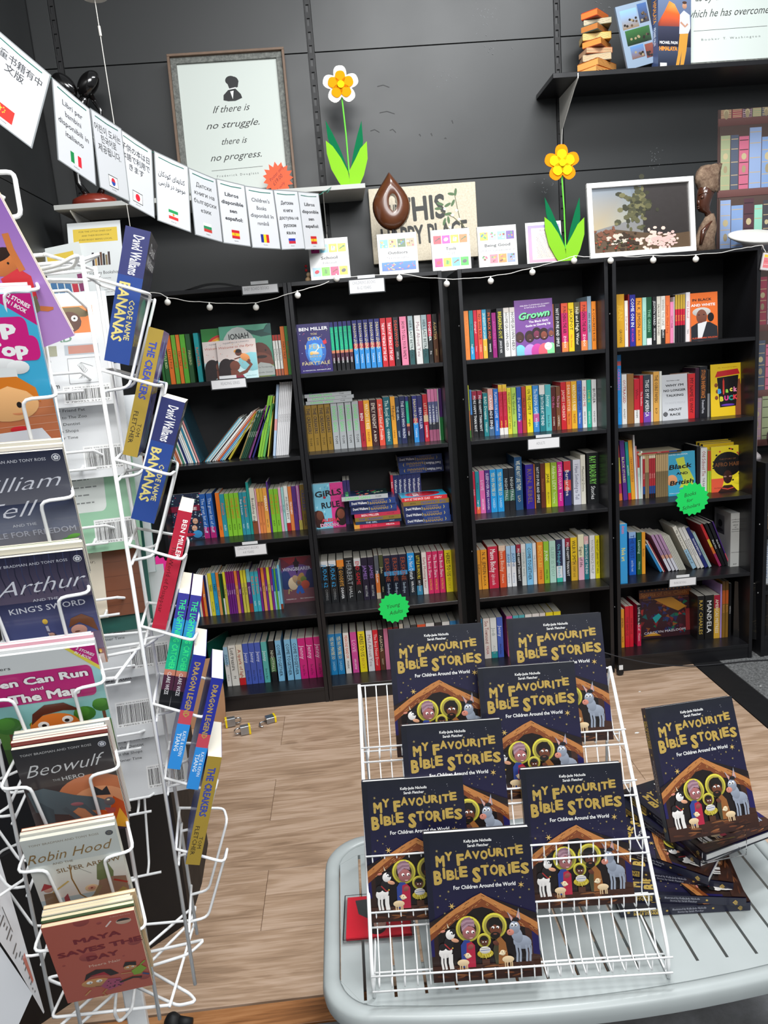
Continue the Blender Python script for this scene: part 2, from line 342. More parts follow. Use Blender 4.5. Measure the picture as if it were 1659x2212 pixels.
class Art:
    """prints on the plane through O spanned by e1 (right) and e2 (up); shapes go to mb, lettering to tb"""
    def __init__(s, O, e1, e2, mb=None, tb=None, w=1.0, h=1.0):
        s.O = Vector(O); s.e1 = Vector(e1); s.e2 = Vector(e2); s.nn = s.e1.cross(s.e2).normalized()
        s.mb = mb or MB(); s.tb = tb or s.mb; s.k = 1; s.w = w; s.h = h; s.st = 1.6e-5; s.gr = 0.0; s.clip = False
    def P(s, u, v): return tuple(s.O + s.e1 * u + s.e2 * v + s.nn * (s.k * s.st))
    def poly(s, pts, col, cols=None):
        if s.clip and not all(0 <= u <= 1 and 0 <= v <= 1 for u, v in pts):   # printing stops at the edge of the sheet
            Q = [(u, v) + (lin(cols[i]) if cols else lin(col)) for i, (u, v) in enumerate(pts)]
            for ax, sg, lim in ((0, 1, 0), (0, -1, 1), (1, 1, 0), (1, -1, 1)):
                out = []
                for i in range(len(Q)):
                    a, b = Q[i - 1], Q[i]; da, db = sg * (a[ax] - lim), sg * (b[ax] - lim)
                    if (da < 0) != (db < 0): t = da / (da - db); out.append(tuple(x + (y - x) * t for x, y in zip(a, b)))
                    if db >= 0: out.append(b)
                Q = out
                if not Q: return
            pts = [q[:2] for q in Q]; cols = [q[2:] for q in Q]
            if len(pts) < 3: return
        s.mb.poly([s.P(u * s.w, v * s.h) for u, v in pts], col, cols); s.k += 1
    def rect(s, u0, v0, u1, v1, col, top=None):
        if top: s.poly([(u0, v0), (u1, v0), (u1, v1), (u0, v1)], None, [col, col, top, top])
        else: s.poly([(u0, v0), (u1, v0), (u1, v1), (u0, v1)], col)
    def ell(s, cx, cy, rx, ry, col, rot=0, n=16, a0=0, a1=360):
        """rx, ry in units of the width"""
        q = s.w / s.h; r = radians(rot); pts = []
        full = a1 - a0 >= 360
        for i in range(n if full else n + 1):
            a = radians(a0 + (a1 - a0) * i / n); x = rx * cos(a); y = ry * sin(a)
            pts.append((cx + x * cos(r) - y * sin(r), cy + (x * sin(r) + y * cos(r)) * q))
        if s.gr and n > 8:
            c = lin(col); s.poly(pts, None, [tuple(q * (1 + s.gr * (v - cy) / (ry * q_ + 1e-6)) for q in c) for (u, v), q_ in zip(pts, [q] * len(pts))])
        else: s.poly(pts, col)
    def star(s, cx, cy, r, col, n=5, inner=0.42, rot=0):
        q = s.w / s.h
        s.poly([(cx + (r if i % 2 == 0 else r * inner) * cos(radians(90 + rot) + pi * i / n),
                 cy + (r if i % 2 == 0 else r * inner) * sin(radians(90 + rot) + pi * i / n) * q) for i in range(2 * n)], col)
    def line(s, pts, wd, col):
        """stroke; points in unit coordinates, width in units of the width"""
        P = [Vector((u * s.w, v * s.h)) for u, v in pts]; hw = wd * s.w / 2; L_ = []; R_ = []
        for i, p in enumerate(P):
            d = P[min(i + 1, len(P) - 1)] - P[max(i - 1, 0)]
            if d.length < 1e-9: d = Vector((1, 0))
            d.normalize(); nrm = Vector((-d.y, d.x)) * hw; L_.append(p + nrm); R_.append(p - nrm)
        for i in range(len(P) - 1):
            s.poly([(q.x / s.w, q.y / s.h) for q in (R_[i], R_[i + 1], L_[i + 1], L_[i])], col); s.k -= 1
        s.k += 1
    def text(s, t, x, y, size, col, al='c', bold=0.0, fit=None, rot=0, shear=0.0, sy=1.0, res=2):
        """x, y baseline in unit coords; size = cap height in units of the width; fit = full width in units of the width"""
        V, F, bb = textgeo(t, bold, shear, res)
        if not V: return
        k = size * s.w / 0.73; kx = k
        if fit: kx = fit * s.w / (bb[1] - bb[0]); k = k if size else kx
        ox = {'l': bb[0], 'c': (bb[0] + bb[1]) / 2, 'r': bb[1]}[al]; r = radians(rot); cr, sr = cos(r), sin(r)
        X = x * s.w; Y = y * s.h; off = s.nn * (s.k * s.st); out = []
        for vx, vy, vz in V:
            a = (vx - ox) * kx; b = vy * k * sy
            out.append(tuple(s.O + s.e1 * (X + a * cr - b * sr) + s.e2 * (Y + a * sr + b * cr) + off + s.nn * vz))
        s.tb.add(out, F, col); s.k += 4 if bold > 0.021 else 1
    def lines(s, x, y, n, dy, wd, col, seed=0, th=0.006, al='l'):
        """rows of text too small to read, as rows of word-sized strokes"""
        r = random.Random(seed)
        for i in range(n):
            L_ = wd * r.uniform(0.72, 1.0); X = x if al == 'l' else x - L_ / 2; e = X + L_
            while X < e:
                w = r.uniform(0.02, 0.07) * 1.0; v = y - i * dy
                s.mb.poly([s.P(a * s.w, b * s.h) for a, b in ((X, v), (min(X + w, e), v), (min(X + w, e), v + th), (X, v + th))], col); X += w + 0.014
        s.k += 1

# ================================================================== the room
def piece(name, parent, x0, x1, y0, y1, z0, z1, mat, bev=0.0, M=None, kind=None):
    mb = MB(); mb.box(x0, x1, y0, y1, z0, z1, 'fff', bev=bev); return mb.build(name, mat, parent, M)
floor = empty('floor', (0, 0, 0), kind='structure')
piece('subfloor', floor, -0.93, 3.4, -5.2, 0.32, -0.06, -0.012, BLKM)
piece('grey_flooring', floor, -0.93, 3.4, -5.2, -1.648, -0.012, -0.004, CONC)
piece('carpet', floor, 1.785, 3.4, -1.648, 0.30, -0.012, 0.004, CARPET)
piece('edge_strip', floor, 1.664, 1.783, -1.648, 0.30, -0.012, 0.002, BLKM)
_rows = [0.30, 0.152, -0.094, -0.341, -0.589, -0.841, -1.093, -1.339, -1.572]
for i in range(len(_rows) - 1):
    y1, y0 = _rows[i], _rows[i + 1]; js = [-0.93] + ([-0.193, 1.092] if i % 2 == 0 else [-0.84, 0.448]) + [1.662]
    if i % 2 == 1: js = [-0.93, 0.448, 1.662]
    if i == 6: js = [-0.93, -0.176, 1.11, 1.662]
    js = [-0.93, -0.193, 1.092, 1.662] if i in (2, 4) else js
    for a, b in zip(js, js[1:]):
        piece('plank', floor, -(b - a) / 2 + 0.0006, (b - a) / 2 - 0.0006, -(y1 - y0) / 2 + 0.0006, (y1 - y0) / 2 - 0.0006, -0.012, 0, OAK, 0.0008, M=T((a + b) / 2, (y0 + y1) / 2, 0))
for a, b in ((-0.93, 0.31), (0.31, 1.56)):
    piece('plank', floor, -(b - a) / 2 + 0.001, (b - a) / 2 - 0.001, -0.034, 0.034, -0.012, 0, ORANGEW, 0.001, M=T((a + b) / 2, -1.612, 0))

wb = empty('wall_back', (0, 0.3, 0), kind='structure')
piece('backing', wb, -1.0, 3.4, 0.008, 0.06, 0, 3.7, WALLS)
_zs = [0.0, 2.195, 2.722, 3.25, 3.7]; _xs = [-0.93, -0.848, 0.166, 0.194, 1.192, 1.22, 2.22, 2.248, 3.4]
for xa, xb in ((-0.93, -0.848), (-0.820, 0.166), (0.194, 1.192), (1.220, 2.218), (2.246, 3.4)):
    for za, zb in zip(_zs, _zs[1:]):
        piece('wall_panel', wb, xa, xb, 0, 0.008, za + 0.0016, zb - 0.0016, WALLM, 0.001)
for xc in (-0.834, 0.180, 1.206, 2.232):
    m = MB()
    m.box(xc - 0.011, xc - 0.006, 0.001, 0.007, 1.7, 3.7, '0'); m.box(xc + 0.006, xc + 0.011, 0.001, 0.007, 1.7, 3.7, '0')
    z = 1.7
    while z < 3.7: m.box(xc - 0.006, xc + 0.006, 0.0015, 0.006, z, z + 0.022, '0'); z += 0.05
    m.build('slotted_upright', BLKM, wb)
wl = empty('wall_left', (-0.93, 0, 0), kind='structure')
piece('backing', wl, -0.06, -0.008, -3.4, 0.32, 0, 3.7, WALLS)
for ya, yb in ((-3.4, -2.1), (-2.1, -0.9), (-0.9, 0.29)):
    for za, zb in zip(_zs, _zs[1:]):
        piece('wall_panel', wl, -0.008, 0, ya + 0.001, yb - 0.001, za + 0.0016, zb - 0.0016, WALLM, 0.001)

# scuffs and scratches on the paint of the back wall
m = MB(); rr = random.Random(5)
A = Art((0, 0.2998, 0), (1, 0, 0), (0, 0, 1), m)
for px, py, wd in ((815, 187, 24), (820, 244, 30), (800, 283, 18), (842, 282, 12), (930, 290, 3), (975, 262, 3), (960, 300, 4), (905, 292, 3)):
    p = at(px, py, 0.30); L_ = wd / 480.0
    A.line([(p.x, p.z), (p.x + L_ * 0.5, p.z + 0.004), (p.x + L_, p.z - rr.uniform(0, 0.01))], 0.0035, '0c0c0d')
for px, py, n in ((1045, 30, 26), (960, 170, 14), (1418, 345, 22), (1180, 400, 16), (1060, 100, 10), (1300, 25, 12)):
    p = at(px, py, 0.30)
    for i in range(n):
        x = p.x + rr.gauss(0, 0.025); z = p.z + rr.gauss(0, 0.022)
        A.line([(x, z), (x + rr.uniform(-.006, .006), z + rr.uniform(-.006, .006))], 0.0016, '6b6e70')
o = m.build('scuff_marks', MATTE, wb); o.matrix_parent_inverse = Matrix.Translation((0, -0.3, 0))

# ------------------------------------------------------------------ bookcases
ZS = [1.440, 1.107, 0.766, 0.413, 0.072]
CX = [(-0.618, -0.001), (0.001, 0.6183), (0.6819, 1.2953), (1.3124, 1.9338)]
CN = ['leftmost', 'second', 'third', 'fourth']
_m = MB(); _m.lathe([(0.0005, 0), (0.003, 0), (0.003, 0.0012), (0.0005, 0.0012)], 'cfcfcf', 8); SCAP = _m.mesh('screw_cap', PRN)
def bookcase(i, x0, x1, zs, H, label, D=0.285):
    r = empty('bookcase', ((x0 + x1) / 2, D / 2, 0), label, 'bookcase', 'black bookcases along the back wall')
    hw = (x1 - x0) / 2; t = 0.016; d = D / 2
    for s in (-1, 1):
        m = MB(); a, b = (-hw, -hw + t) if s < 0 else (hw - t, hw); m.box(a, b, -d, d, 0, H, 'fff', bev=0.0008); m.build('side_panel', BLK, r)
    piece('top_panel', r, -hw + t, hw - t, -d, d, H - t, H, BLK, 0.0008)
    piece('back_panel', r, -hw + t, hw - t, d - 0.006, d, 0.02, H - t, BLKM)
    for z in zs: piece('shelf', r, -hw + t + 0.0004, hw - t - 0.0004, -d + 0.001, d - 0.006, z - t, z, BLK, 0.0008)
    piece('kickboard', r, -hw + t, hw - t, -d + 0.004, -d + 0.016, 0, zs[-1] - t, BLK)
    for s in (-1, 1):
        for z in (0.3, 0.62, 0.95, 1.28, 1.58):
            if z < H: link('screw_cap', SCAP, r, T(s * hw, -d + 0.035, z) @ RY(s * pi / 2))
    return r
bookcase(0, *CX[0], ZS, 1.8, 'tall black bookcase farthest left, partly behind the white wire spinner')
bookcase(1, *CX[1], ZS, 1.8, 'tall black bookcase second from left with the green Young Adults starburst')
bookcase(2, *CX[2], ZS, 1.8, 'tall black bookcase third from left with the ADULTS shelf card')
bookcase(3, *CX[3], ZS, 1.8, 'tall black bookcase fourth from left with the Books for Scholars starburst')
bookcase(4, 1.975, 2.6, [0.855, 0.575, 0.315, 0.10], 0.9, 'low black bookcase at the far right edge beyond the tall ones', 0.285)

# ================================================================== books
NAMEC = {'black': '15151a', 'dark grey': '4a4d52', 'grey': '8d9197', 'white': 'f2f2ee', 'cream': 'eadfc4', 'red': 'd0222e', 'dark red': '7a1520',
         'maroon': '45141c', 'orange': 'ee7a26', 'yellow': 'f3d62a', 'amber': 'e5a52e', 'gold': 'a38332', 'tan': 'c9a978', 'brown': '6e4327', 'lime green': '9ac93a',
         'green': '2f8f4a', 'dark green': '17442e', 'teal': '1c8f95', 'mint': 'a5dccb', 'pale blue': 'a3cbe8', 'sky blue': '2f9fdc', 'blue': '2a5fb0',
         'navy': '20244f', 'purple': '5a2f86', 'magenta': 'b01f76', 'pink': 'ef8fb4', 'hot pink': 'e0167c', 'lilac': 'b692cc', 'silver': 'b9bcc0'}
def cname(h):
    c = lin(h); g = [q ** (1 / 2.2) for q in c]; best = None
    for k, v in NAMEC.items():
        d = sum((a - b ** (1 / 2.2)) ** 2 for a, b in zip(g, lin(v)))
        if best is None or d < best[0]: best = (d, k)
    return best[1]
ORD = ['first', 'second', 'third', 'fourth', 'fifth', 'sixth', 'seventh', 'eighth', 'ninth', 'tenth', 'eleventh', 'twelfth', 'thirteenth', 'fourteenth', 'fifteenth',
       'sixteenth', 'seventeenth', 'eighteenth', 'nineteenth', 'twentieth']
ORD += ['twenty-' + o for o in ORD[:9]] + ['thirtieth'] + ['thirty-' + o for o in ORD[:9]] + ['fortieth'] + ['forty-' + o for o in ORD[:9]] + ['fiftieth'] + ['fifty-' + o for o in ORD[:9]]
_bc = {}
def bands(s):
    """'col' or 'col:top-fraction/col:...' from the head of the spine down"""
    out = []; u = 1.0
    for tk in s.split('/'):
        c, _, f = tk.partition(':'); f = float(f) / 100 if f else None
        lo = u - f if f is not None else 0.0; out.append((max(0, lo), u, c)); u = lo
    return out
def book(name, M, w, h, t, sp, cover=None, art=None, back=None, texts=(), label=None, group=None, page='e9e4d6', hard=False, ck=None, cat='book', gloss=None, backart=None, seed=0):
    """local frame: x from the spine across the front cover, y from front to back cover, z up"""
    key = (name, round(w, 4), round(h, 4), round(t, 4), sp, cover, ck, tuple(texts), hard, page, back)
    if key not in _bc or (art and not ck) or (backart and not ck):
        ct = 0.0022 if hard else 0.0004; ins = 0.0012 if hard else 0.0005
        B = bands(sp); base = cover or B[0][2]
        m = MB(); m.box(ct, w, 0, ct, 0, h, base); m.box(ct, w, t - ct, t, 0, h, back or base)
        for lo, hi, c in B: m.box(0, ct, 0, t, lo * h, hi * h, c)
        cm = m.mesh('cover', gloss or PRN)
        m = MB(); m.box(ct + 0.0002, w - ins, ct + 0.0001, t - ct - 0.0001, ins, h - ins, page); pm = m.mesh('page_block', PAGE)
        lm = am = None
        if texts:
            m = MB(); S = Art((0, 0, 0), (0, 0, -1), (0, -1, 0), m)   # u runs down the spine, v towards the front cover
            for tx in texts:
                s, a, b, f, c = tx[:5]; bo = tx[5] if len(tx) > 5 else 0.012; off = tx[6] if len(tx) > 6 else 0.5
                V, F, bb = textgeo(s, bo)
                if not V: continue
                L_ = (b - a) * h; sz = t * f; kx = L_ / (bb[1] - bb[0]); ky = sz / max(0.5, bb[3])
                if kx > ky * 1.15: kx = ky * 1.15
                if ky > kx * 2.4: ky = kx * 2.4
                Ln = kx * (bb[1] - bb[0]); u0 = a * h + (L_ - Ln) / 2
                out = []
                for vx, vy, vz in V:
                    u = u0 + (vx - bb[0]) * kx; v = -t * off - bb[3] * ky / 2 + vy * ky
                    out.append((-S.k * 2e-5 - vz, -v, h - u))
                m.add(out, F, c); S.k += 3
            if m.F: lm = m.mesh('spine_lettering', PRN)
        if art:
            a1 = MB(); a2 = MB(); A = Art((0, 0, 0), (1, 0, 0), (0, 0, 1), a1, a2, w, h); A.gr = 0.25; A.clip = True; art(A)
            am = (a1.mesh('cover_picture', gloss or PRN) if a1.F else None, a2.mesh('cover_lettering', PRN) if a2.F else None)
        bm = None
        if backart:
            a1 = MB(); A = Art((w, t, 0), (-1, 0, 0), (0, 0, 1), a1, a1, w, h); backart(A); bm = a1.mesh('back_cover_print', PRN)
        _bc[key] = (cm, pm, lm, am, bm)
    cm, pm, lm, am, bm = _bc[key]
    r = empty(name, M, label, cat, group)
    link('cover', cm, r); link('page_block', pm, r)
    if lm: link('spine_lettering', lm, r)
    if am:
        if am[0]: link('cover_picture', am[0], r)
        if am[1]: link('cover_lettering', am[1], r)
    if bm: link('back_cover_print', bm, r)
    return r
def tsplit(tx, tc, t):
    """'TITLE|Author' -> spine lettering items"""
    if not tx: return ()
    P = tx.split('|'); C = tc.split('|')
    if P[0] == 'Walliams': return (('David Walliams', .05, .38, .42, C[0], .02), ('CODE NAME', .46, .78, .22, C[1], .01, .28), ('BANANAS', .42, .84, .4, C[1], .03, .66), (')', .39, .42, .4, 'f0d860', .02), (')', .87, .90, .4, 'f0d860', .02))
    if len(P) == 1: return ((P[0], 0.10, 0.88, 0.52, C[0]),)
    return ((P[0], 0.07, 0.62, 0.55, C[0]), (P[1], 0.66, 0.92, 0.36, C[-1], 0.006))
RN = ['top', 'second', 'third', 'fourth', 'bottom']
def spines(ci, si, Y, ox, oy, sc, bl, br, items, where=None):
    """items: x0, x1 (crop pixels at the foot of the spine), height mm, bands, text, text colours, lean degrees, depth mm"""
    z = ZS[si]; n = 0; prev = None
    for it in items:
        x0, x1, h, sp = it[:4]; tx = it[4] if len(it) > 4 else ''; tc = it[5] if len(it) > 5 else 'fff'
        lean = it[6] if len(it) > 6 else 0; dep = (it[7] if len(it) > 7 else 128) / 1000; n += 1
        f = lambda x: bl[1] + (br[1] - bl[1]) * (x - bl[0]) / (br[0] - bl[0])
        Xa = at(ox + x0 / sc, oy + f(x0) / sc, Y).x; Xb = at(ox + x1 / sc, oy + f(x1) / sc, Y).x
        t = max(0.003, (Xb - Xa) * (cos(radians(lean)) if lean else 1) - 0.0006); h = h / 1000
        if lean > 0: M = T(Xb, Y, z + 0.0002) @ RY(radians(lean)) @ RZ(pi / 2)
        elif lean < 0: M = T(Xa, Y, z + 0.0002) @ RY(radians(lean)) @ T(t, 0, 0) @ RZ(pi / 2)
        else: M = T(Xb - 0.0003, Y, z + 0.0002) @ RZ(pi / 2)
        B = bands(sp); c1 = cname(B[0][2]); c2 = next((cname(b[2]) for b in B[1:] if cname(b[2]) != c1), None)
        big = sorted(B, key=lambda b: -(b[1] - b[0]))[0]
        kind = 'hardback' if dep > 140 and t > 0.02 else ('thin book' if t < 0.0095 else 'paperback')
        lb = (c1 + ' and ' + c2 if c2 else c1) + ' ' + kind + ', ' + (cname(tc.split('|')[0]) + ' lettering, ' if tx and t > 0.008 else '') + \
            ORD[n - 1] + ' spine from left, ' + RN[si] + ' shelf, ' + CN[ci] + ' bookcase'
        book({'hardback': 'hardback_book', 'thin book': 'thin_paperback_book', 'paperback': 'paperback_book'}[kind], M, dep, h, t, sp, texts=tsplit(tx, tc, t),
             label=lb, group='spine-out books, %s shelf of the %s bookcase' % (RN[si], CN[ci]), hard=kind == 'hardback', cover=big[2])
def faceout(name, ci, si, Y, BL, BR, h, t, art, label, lean=6, sp='222', yaw=0, page='e9e4d6', z=None, back=None, cover=None, ck=None, hard=False, group='face-out books on the shelves', w=None):
    a = at(BL[0], BL[1], Y); b = at(BR[0], BR[1], Y); w = w or (b.x - a.x) / cos(radians(yaw)); z = ZS[si] if z is None else z
    M = T(a.x, Y, z + 0.0003 + t * sin(radians(lean)) * 0) @ RZ(radians(yaw)) @ T(0, 0, 0) @ RX(radians(-lean))
    M = T(a.x, Y, z + 0.0003) @ RZ(radians(yaw)) @ RX(radians(-lean)) 
    M = M @ T(0, 0, 0)
    return book(name, M, w, h, t, sp, cover=cover or sp.split(':')[0], art=art, back=back, label=label, group=group, page=page, ck=ck, hard=hard)

spines(0, 0, 0.10, 350, 610, 5.352, (105, 1160), (1510, 1040), [
 (20, 48, 196, '2e6b35', 'ELF', 'e8e0a0'), (54, 103, 196, '27602f', 'LITTLE RED', 'cfe0a0|fff'), (107, 160, 197, 'e7742a', 'LITTLE FOX', '5a2a10'),
 (168, 216, 197, '6fae3a', 'IMPOSSIBLE', 'c33a1d|e8f0b0'), (222, 262, 197, 'e8782c', 'FAIRY TALE', '6a2c10|442'), (268, 325, 197, '5fb238', 'IMPOSSIBLE', 'c33a1d|e8f0b0'),
 (332, 384, 197, '2c5a33', 'FIREBIRD', 'b8c890|c8402a'), (425, 479, 198, '1f9a9e', 'RAPUNZEL', 'e06a3a|e8e040'),
 (1318, 1345, 165, 'b8382c:14/f0efe8:70/c06a50', 'Reading stories', '333'), (1349, 1376, 165, 'b8382c:14/f0efe8:70/c06a50', 'Reading stories', '333'),
 (1383, 1411, 165, 'b8382c:14/f0efe8:70/c06a50', 'Reading stories', '333'), (1415, 1461, 197, 'e8782c', 'FAIRY TALE', '6a2c10|442'), (1464, 1511, 197, '4f9c46', 'IMPOSSIBLE', 'c33a1d|e8f0b0')])

r_ = random.Random(11)
_pal = ['9fd4e0', 'e8ece8', '2f8fb0', 'f0d8d0', 'fff', 'e0a090', '1d2a6a', 'efeee8', '3a8a6a', 'f2efe2', 'c86a40', 'd0d8dc']
L1 = []
for i in range(14): L1.append((112 + i * 21, 112 + i * 21 + 17, r_.choice([230, 240, 220, 250]) - 30 * (i < 5), _pal[(i * 5) % 12], 'Book Band' if i % 3 == 0 else '', '335', -14, 190))
L1[-1] = (392, 414, 262, '1d4a5a', '', 'fff', -14, 200); L1[-2] = (372, 390, 255, 'e8a0a0', '', 'fff', -14, 200)
for i in range(7): L1.append((424 + i * 17, 424 + i * 17 + 15, [250, 246, 250, 240, 236, 250, 250][i] - 10, ['5a4034', '6fc0d8', 'e8f0f2', '8fd0e0', 'f6f6f4', '333', 'f0f0ec'][i], 'Phonics Tales' if i % 2 else '', '345', 44, 190))
for i in range(6): L1.append((548 + i * 22, 548 + i * 22 + 18, [262, 270, 262, 240, 262, 270][i], ['f4f4f2', 'e0b0a0', 'e06a3a', '6a9fd8', '8fd4de', 'b8b8a8'][i], '', '333', 43, 190))
L1.append((706, 736, 225, 'b0a030', 'Treasure', '333', 36, 180))
for i, c in enumerate(['8a7a4a', '1f4a36', '1f4a36', '1f4a36', '1a1a1e']): L1.append((838 + i * 22, 838 + i * 22 + 19, 215, c, 'THE ARTIST', 'c8d8c0', 26, 160))
for i, c in enumerate(['7a3a7a', '2a2a70']): L1.append((948 + i * 40, 948 + i * 40 + 22, 232, c, '', 'fff', 24, 160))
for x, c in ((1055, '86c440'), (1084, '86c440'), (1114, '5fae5a')): L1.append((x, x + 27, 262 if x < 1110 else 228, c, 'Tall Stories', '2a5a20', 16, 180))
L1.append((1168, 1180, 255, 'e0d060', '', '333', 12, 190))
L1.append((1232, 1262, 300, 'bcd4f0:48/e8a0a0:16/bcd4f0', '', '446', 9, 200))
for i in range(7): L1.append((1267 + i * 21, 1267 + i * 21 + 20, 308, 'f0f0f2', 'Reading Series', '555', 9, 200))
spines(0, 1, 0.075, 360, 820, 5.352, (120, 1020), (1420, 905), L1)

spines(0, 2, 0.125, 390, 1020, 5.53, (290, 830), (1535, 700), [
 (292, 362, 198, '2a62b4:75/b01f70', 'The great list of stuff', 'c8dcf4'), (372, 441, 198, '2a62b4:75/b01f70', 'The great list of stuff', 'c8dcf4'), (478, 526, 197, 'ef7a24', '|SAM', '3a1c0a'),
 (527, 581, 190, '2f98a4', 'Animals|ALEX', 'e86a3a|e8f0f0'), (584, 634, 190, '86c832', 'Candy patrol|ALEX', 'e0641e|2a3a10'), (639, 693, 190, '86c832', 'Candy patrol|ALEX', 'e0641e|2a3a10'),
 (696, 750, 190, '86c832', 'Candy patrol|ALEX', 'e0641e|2a3a10'), (754, 793, 190, '2f8fa4', 'Bugs & beasts|ALEX', 'e0e8e8'), (795, 846, 190, '2f98a4', 'Bugs & beasts|ALEX', 'e86a3a|e8f0f0'),
 (849, 880, 232, '1c9a92', '', 'fff'), (882, 940, 205, 'e4e0d0:72/8a4a2c', 'Bookshop dogs', '222'), (944, 962, 200, 'e8a8b4', '', 'fff'), (964, 998, 200, 'e8b040:30/e8894a', 'Bear|tales', '222'),
 (1000, 1034, 200, 'e8b040:30/e8894a', 'Bear|tales', '222'), (1036, 1085, 200, 'f0a84a', 'MEERKAT|little tale', 'fff|333'), (1088, 1107, 226, '5a2f8c', '', 'fff'),
 (1110, 1162, 192, '86c832', 'Candy patrol|ALEX', 'e0641e|2a3a10'), (1165, 1216, 192, '86c832', 'Candy patrol|ALEX', 'e0641e|2a3a10'), (1219, 1249, 196, 'f0b8d0', 'Sunshine', '8a3a6a'),
 (1252, 1281, 196, 'a8dcd8', 'Moonlight', '2a6a6a'), (1284, 1330, 200, 'f0f0ea:82/b82028', 'PIG HEART BOY', '222'), (1333, 1374, 197, 'ef8a44', 'FEATHERS', 'fff'), (1376, 1426, 197, '5b2f80', 'Midnight', '3a1c5a'),
 (1430, 1441, 198, 'c86ab8:78/e0d060', '', 'fff'), (1442, 1454, 198, 'e8c0e0:78/e0d060', '', 'fff'), (1456, 1468, 198, 'c86ab8:78/e0d060', '', 'fff'), (1474, 1536, 200, '8a6f28', 'CREAKERS|FLETCHER', '2c3f90|222')])

def S4(L): return [(a, b, h, {'m': '8e1f6e:28/7a2a8a', 'y': 'e8dc3a:30/d8cc50', 'o': 'ef8a3a:34/e8a05a', 't': '3fb2c4'}.get(c, c), tx, tc) for a, b, h, c, tx, tc in L]
spines(0, 3, 0.115, 420, 1170, 5.53, (80, 907), (1065, 795), S4([
 (60, 80, 190, '2a90c8', '', 'fff'), (83, 106, 190, 'e8dcc8', '', 'fff'), (108, 132, 190, 'b0202c', '', 'fff'), (135, 166, 190, 'ef8a3a', 'Fun', 'fff'), (168, 192, 190, '20245a', '', 'fff'), (194, 214, 190, 'eceae4', '', 'fff'),
 (217, 260, 197, 'e8dc3a', 'TRED|Word puzzle', '223'), (263, 308, 197, '2f9fd0', 'TRED|Spelling', '123'), (312, 345, 197, 'o', 'Harper', '222'), (348, 368, 190, '1f5a2c', '', 'fff'), (370, 390, 190, '163a20:60/e8e8e0', '', 'fff'),
 (393, 423, 197, 'y', 'Fairy cats', '334'), (426, 446, 197, 'm', 'LADYBIRD', 'e8c8e8'), (449, 470, 197, 'm', 'MAYBE', 'e8c8e8'), (474, 497, 197, 'm', 'PEARL', 'e8c8e8'), (500, 525, 197, 'm', 'MAGIC', 'e8c8e8'),
 (529, 561, 197, 'o', 'Harper', '222'), (564, 592, 197, 'm', 'TESSA', 'f0d8f0'), (599, 630, 197, 'y', 'Fairy cats', '334'), (634, 665, 197, 'y', 'Fairy cats', '334'), (670, 712, 200, '7ac0c8:30/5a2f80:50/a0402c', 'Quests', 'e8c8e8'),
 (715, 762, 186, 't', 'Bugs & beasts|ALEX', 'e86a3a|e8f0f0'), (765, 808, 186, 't', 'Bugs & beasts|ALEX', 'e86a3a|e8f0f0'), (811, 836, 200, 'm', 'LAILA', 'f0d8f0'), (843, 877, 200, 'o', 'Harper', '222'), (879, 905, 200, 'm', 'LAILA', 'f0d8f0'),
 (908, 941, 200, 'y', 'Fairy cats', '334'), (944, 972, 200, 'm', 'MARIA', 'f0d8f0'), (974, 993, 190, '1f6ac0:55/8fd0e0', '', 'fff'), (995, 1015, 190, '5fae3a', '', 'fff'), (1017, 1038, 190, '1f6ac0:55/8fd0e0', '', 'fff'), (1040, 1066, 205, '7ac8e0:88/8a3a20', '', 'fff')]))

spines(0, 4, 0.11, 440, 1340, 5.53, (290, 808), (1447, 708), [
 (290, 342, 190, 'a9cfe6:45/f0eeea', 'JEANNE|Baking', '3a6a8a|8a8a8a'), (350, 436, 195, 'efece4', "Lost treasure|H", '333'), (441, 514, 195, 'efe6d2:82/d0222a', 'A spark of light', 'b03a2a'),
 (519, 586, 197, '4a62c0', 'Jenny|Ashes to Ashes', 'dfe4fa|16182a'), (590, 658, 197, '4a62c0', 'Jenny|Ashes to Ashes', 'dfe4fa|16182a'), (662, 729, 197, '4a62c0', 'Jenny|Ashes to Ashes', 'dfe4fa|16182a'),
 (738, 804, 197, '5ab8b4', 'Jenny|Born for Burn', 'd8f4f0|16302a'), (826, 889, 197, '17191d:40/4a7a4a:35/17191d', 'NIGHTFALL', 'd0d8c0'), (905, 976, 197, '84c4ea', 'COME TOGETHER', '1a2a3a'),
 (1012, 1085, 197, '84c4ea', 'COME TOGETHER', '1a2a3a'), (1096, 1168, 197, '84c4ea', 'COME TOGETHER', '1a2a3a'), (1172, 1258, 197, 'd81880', 'Jenny|Fire with Fire', 'f8d0e8|4a0a2c'),
 (1265, 1353, 197, 'd81880', 'Jenny|Fire with Fire', 'f8d0e8|4a0a2c'), (1360, 1448, 197, 'd81880', 'Jenny|Fire with Fire', 'f8d0e8|4a0a2c')])

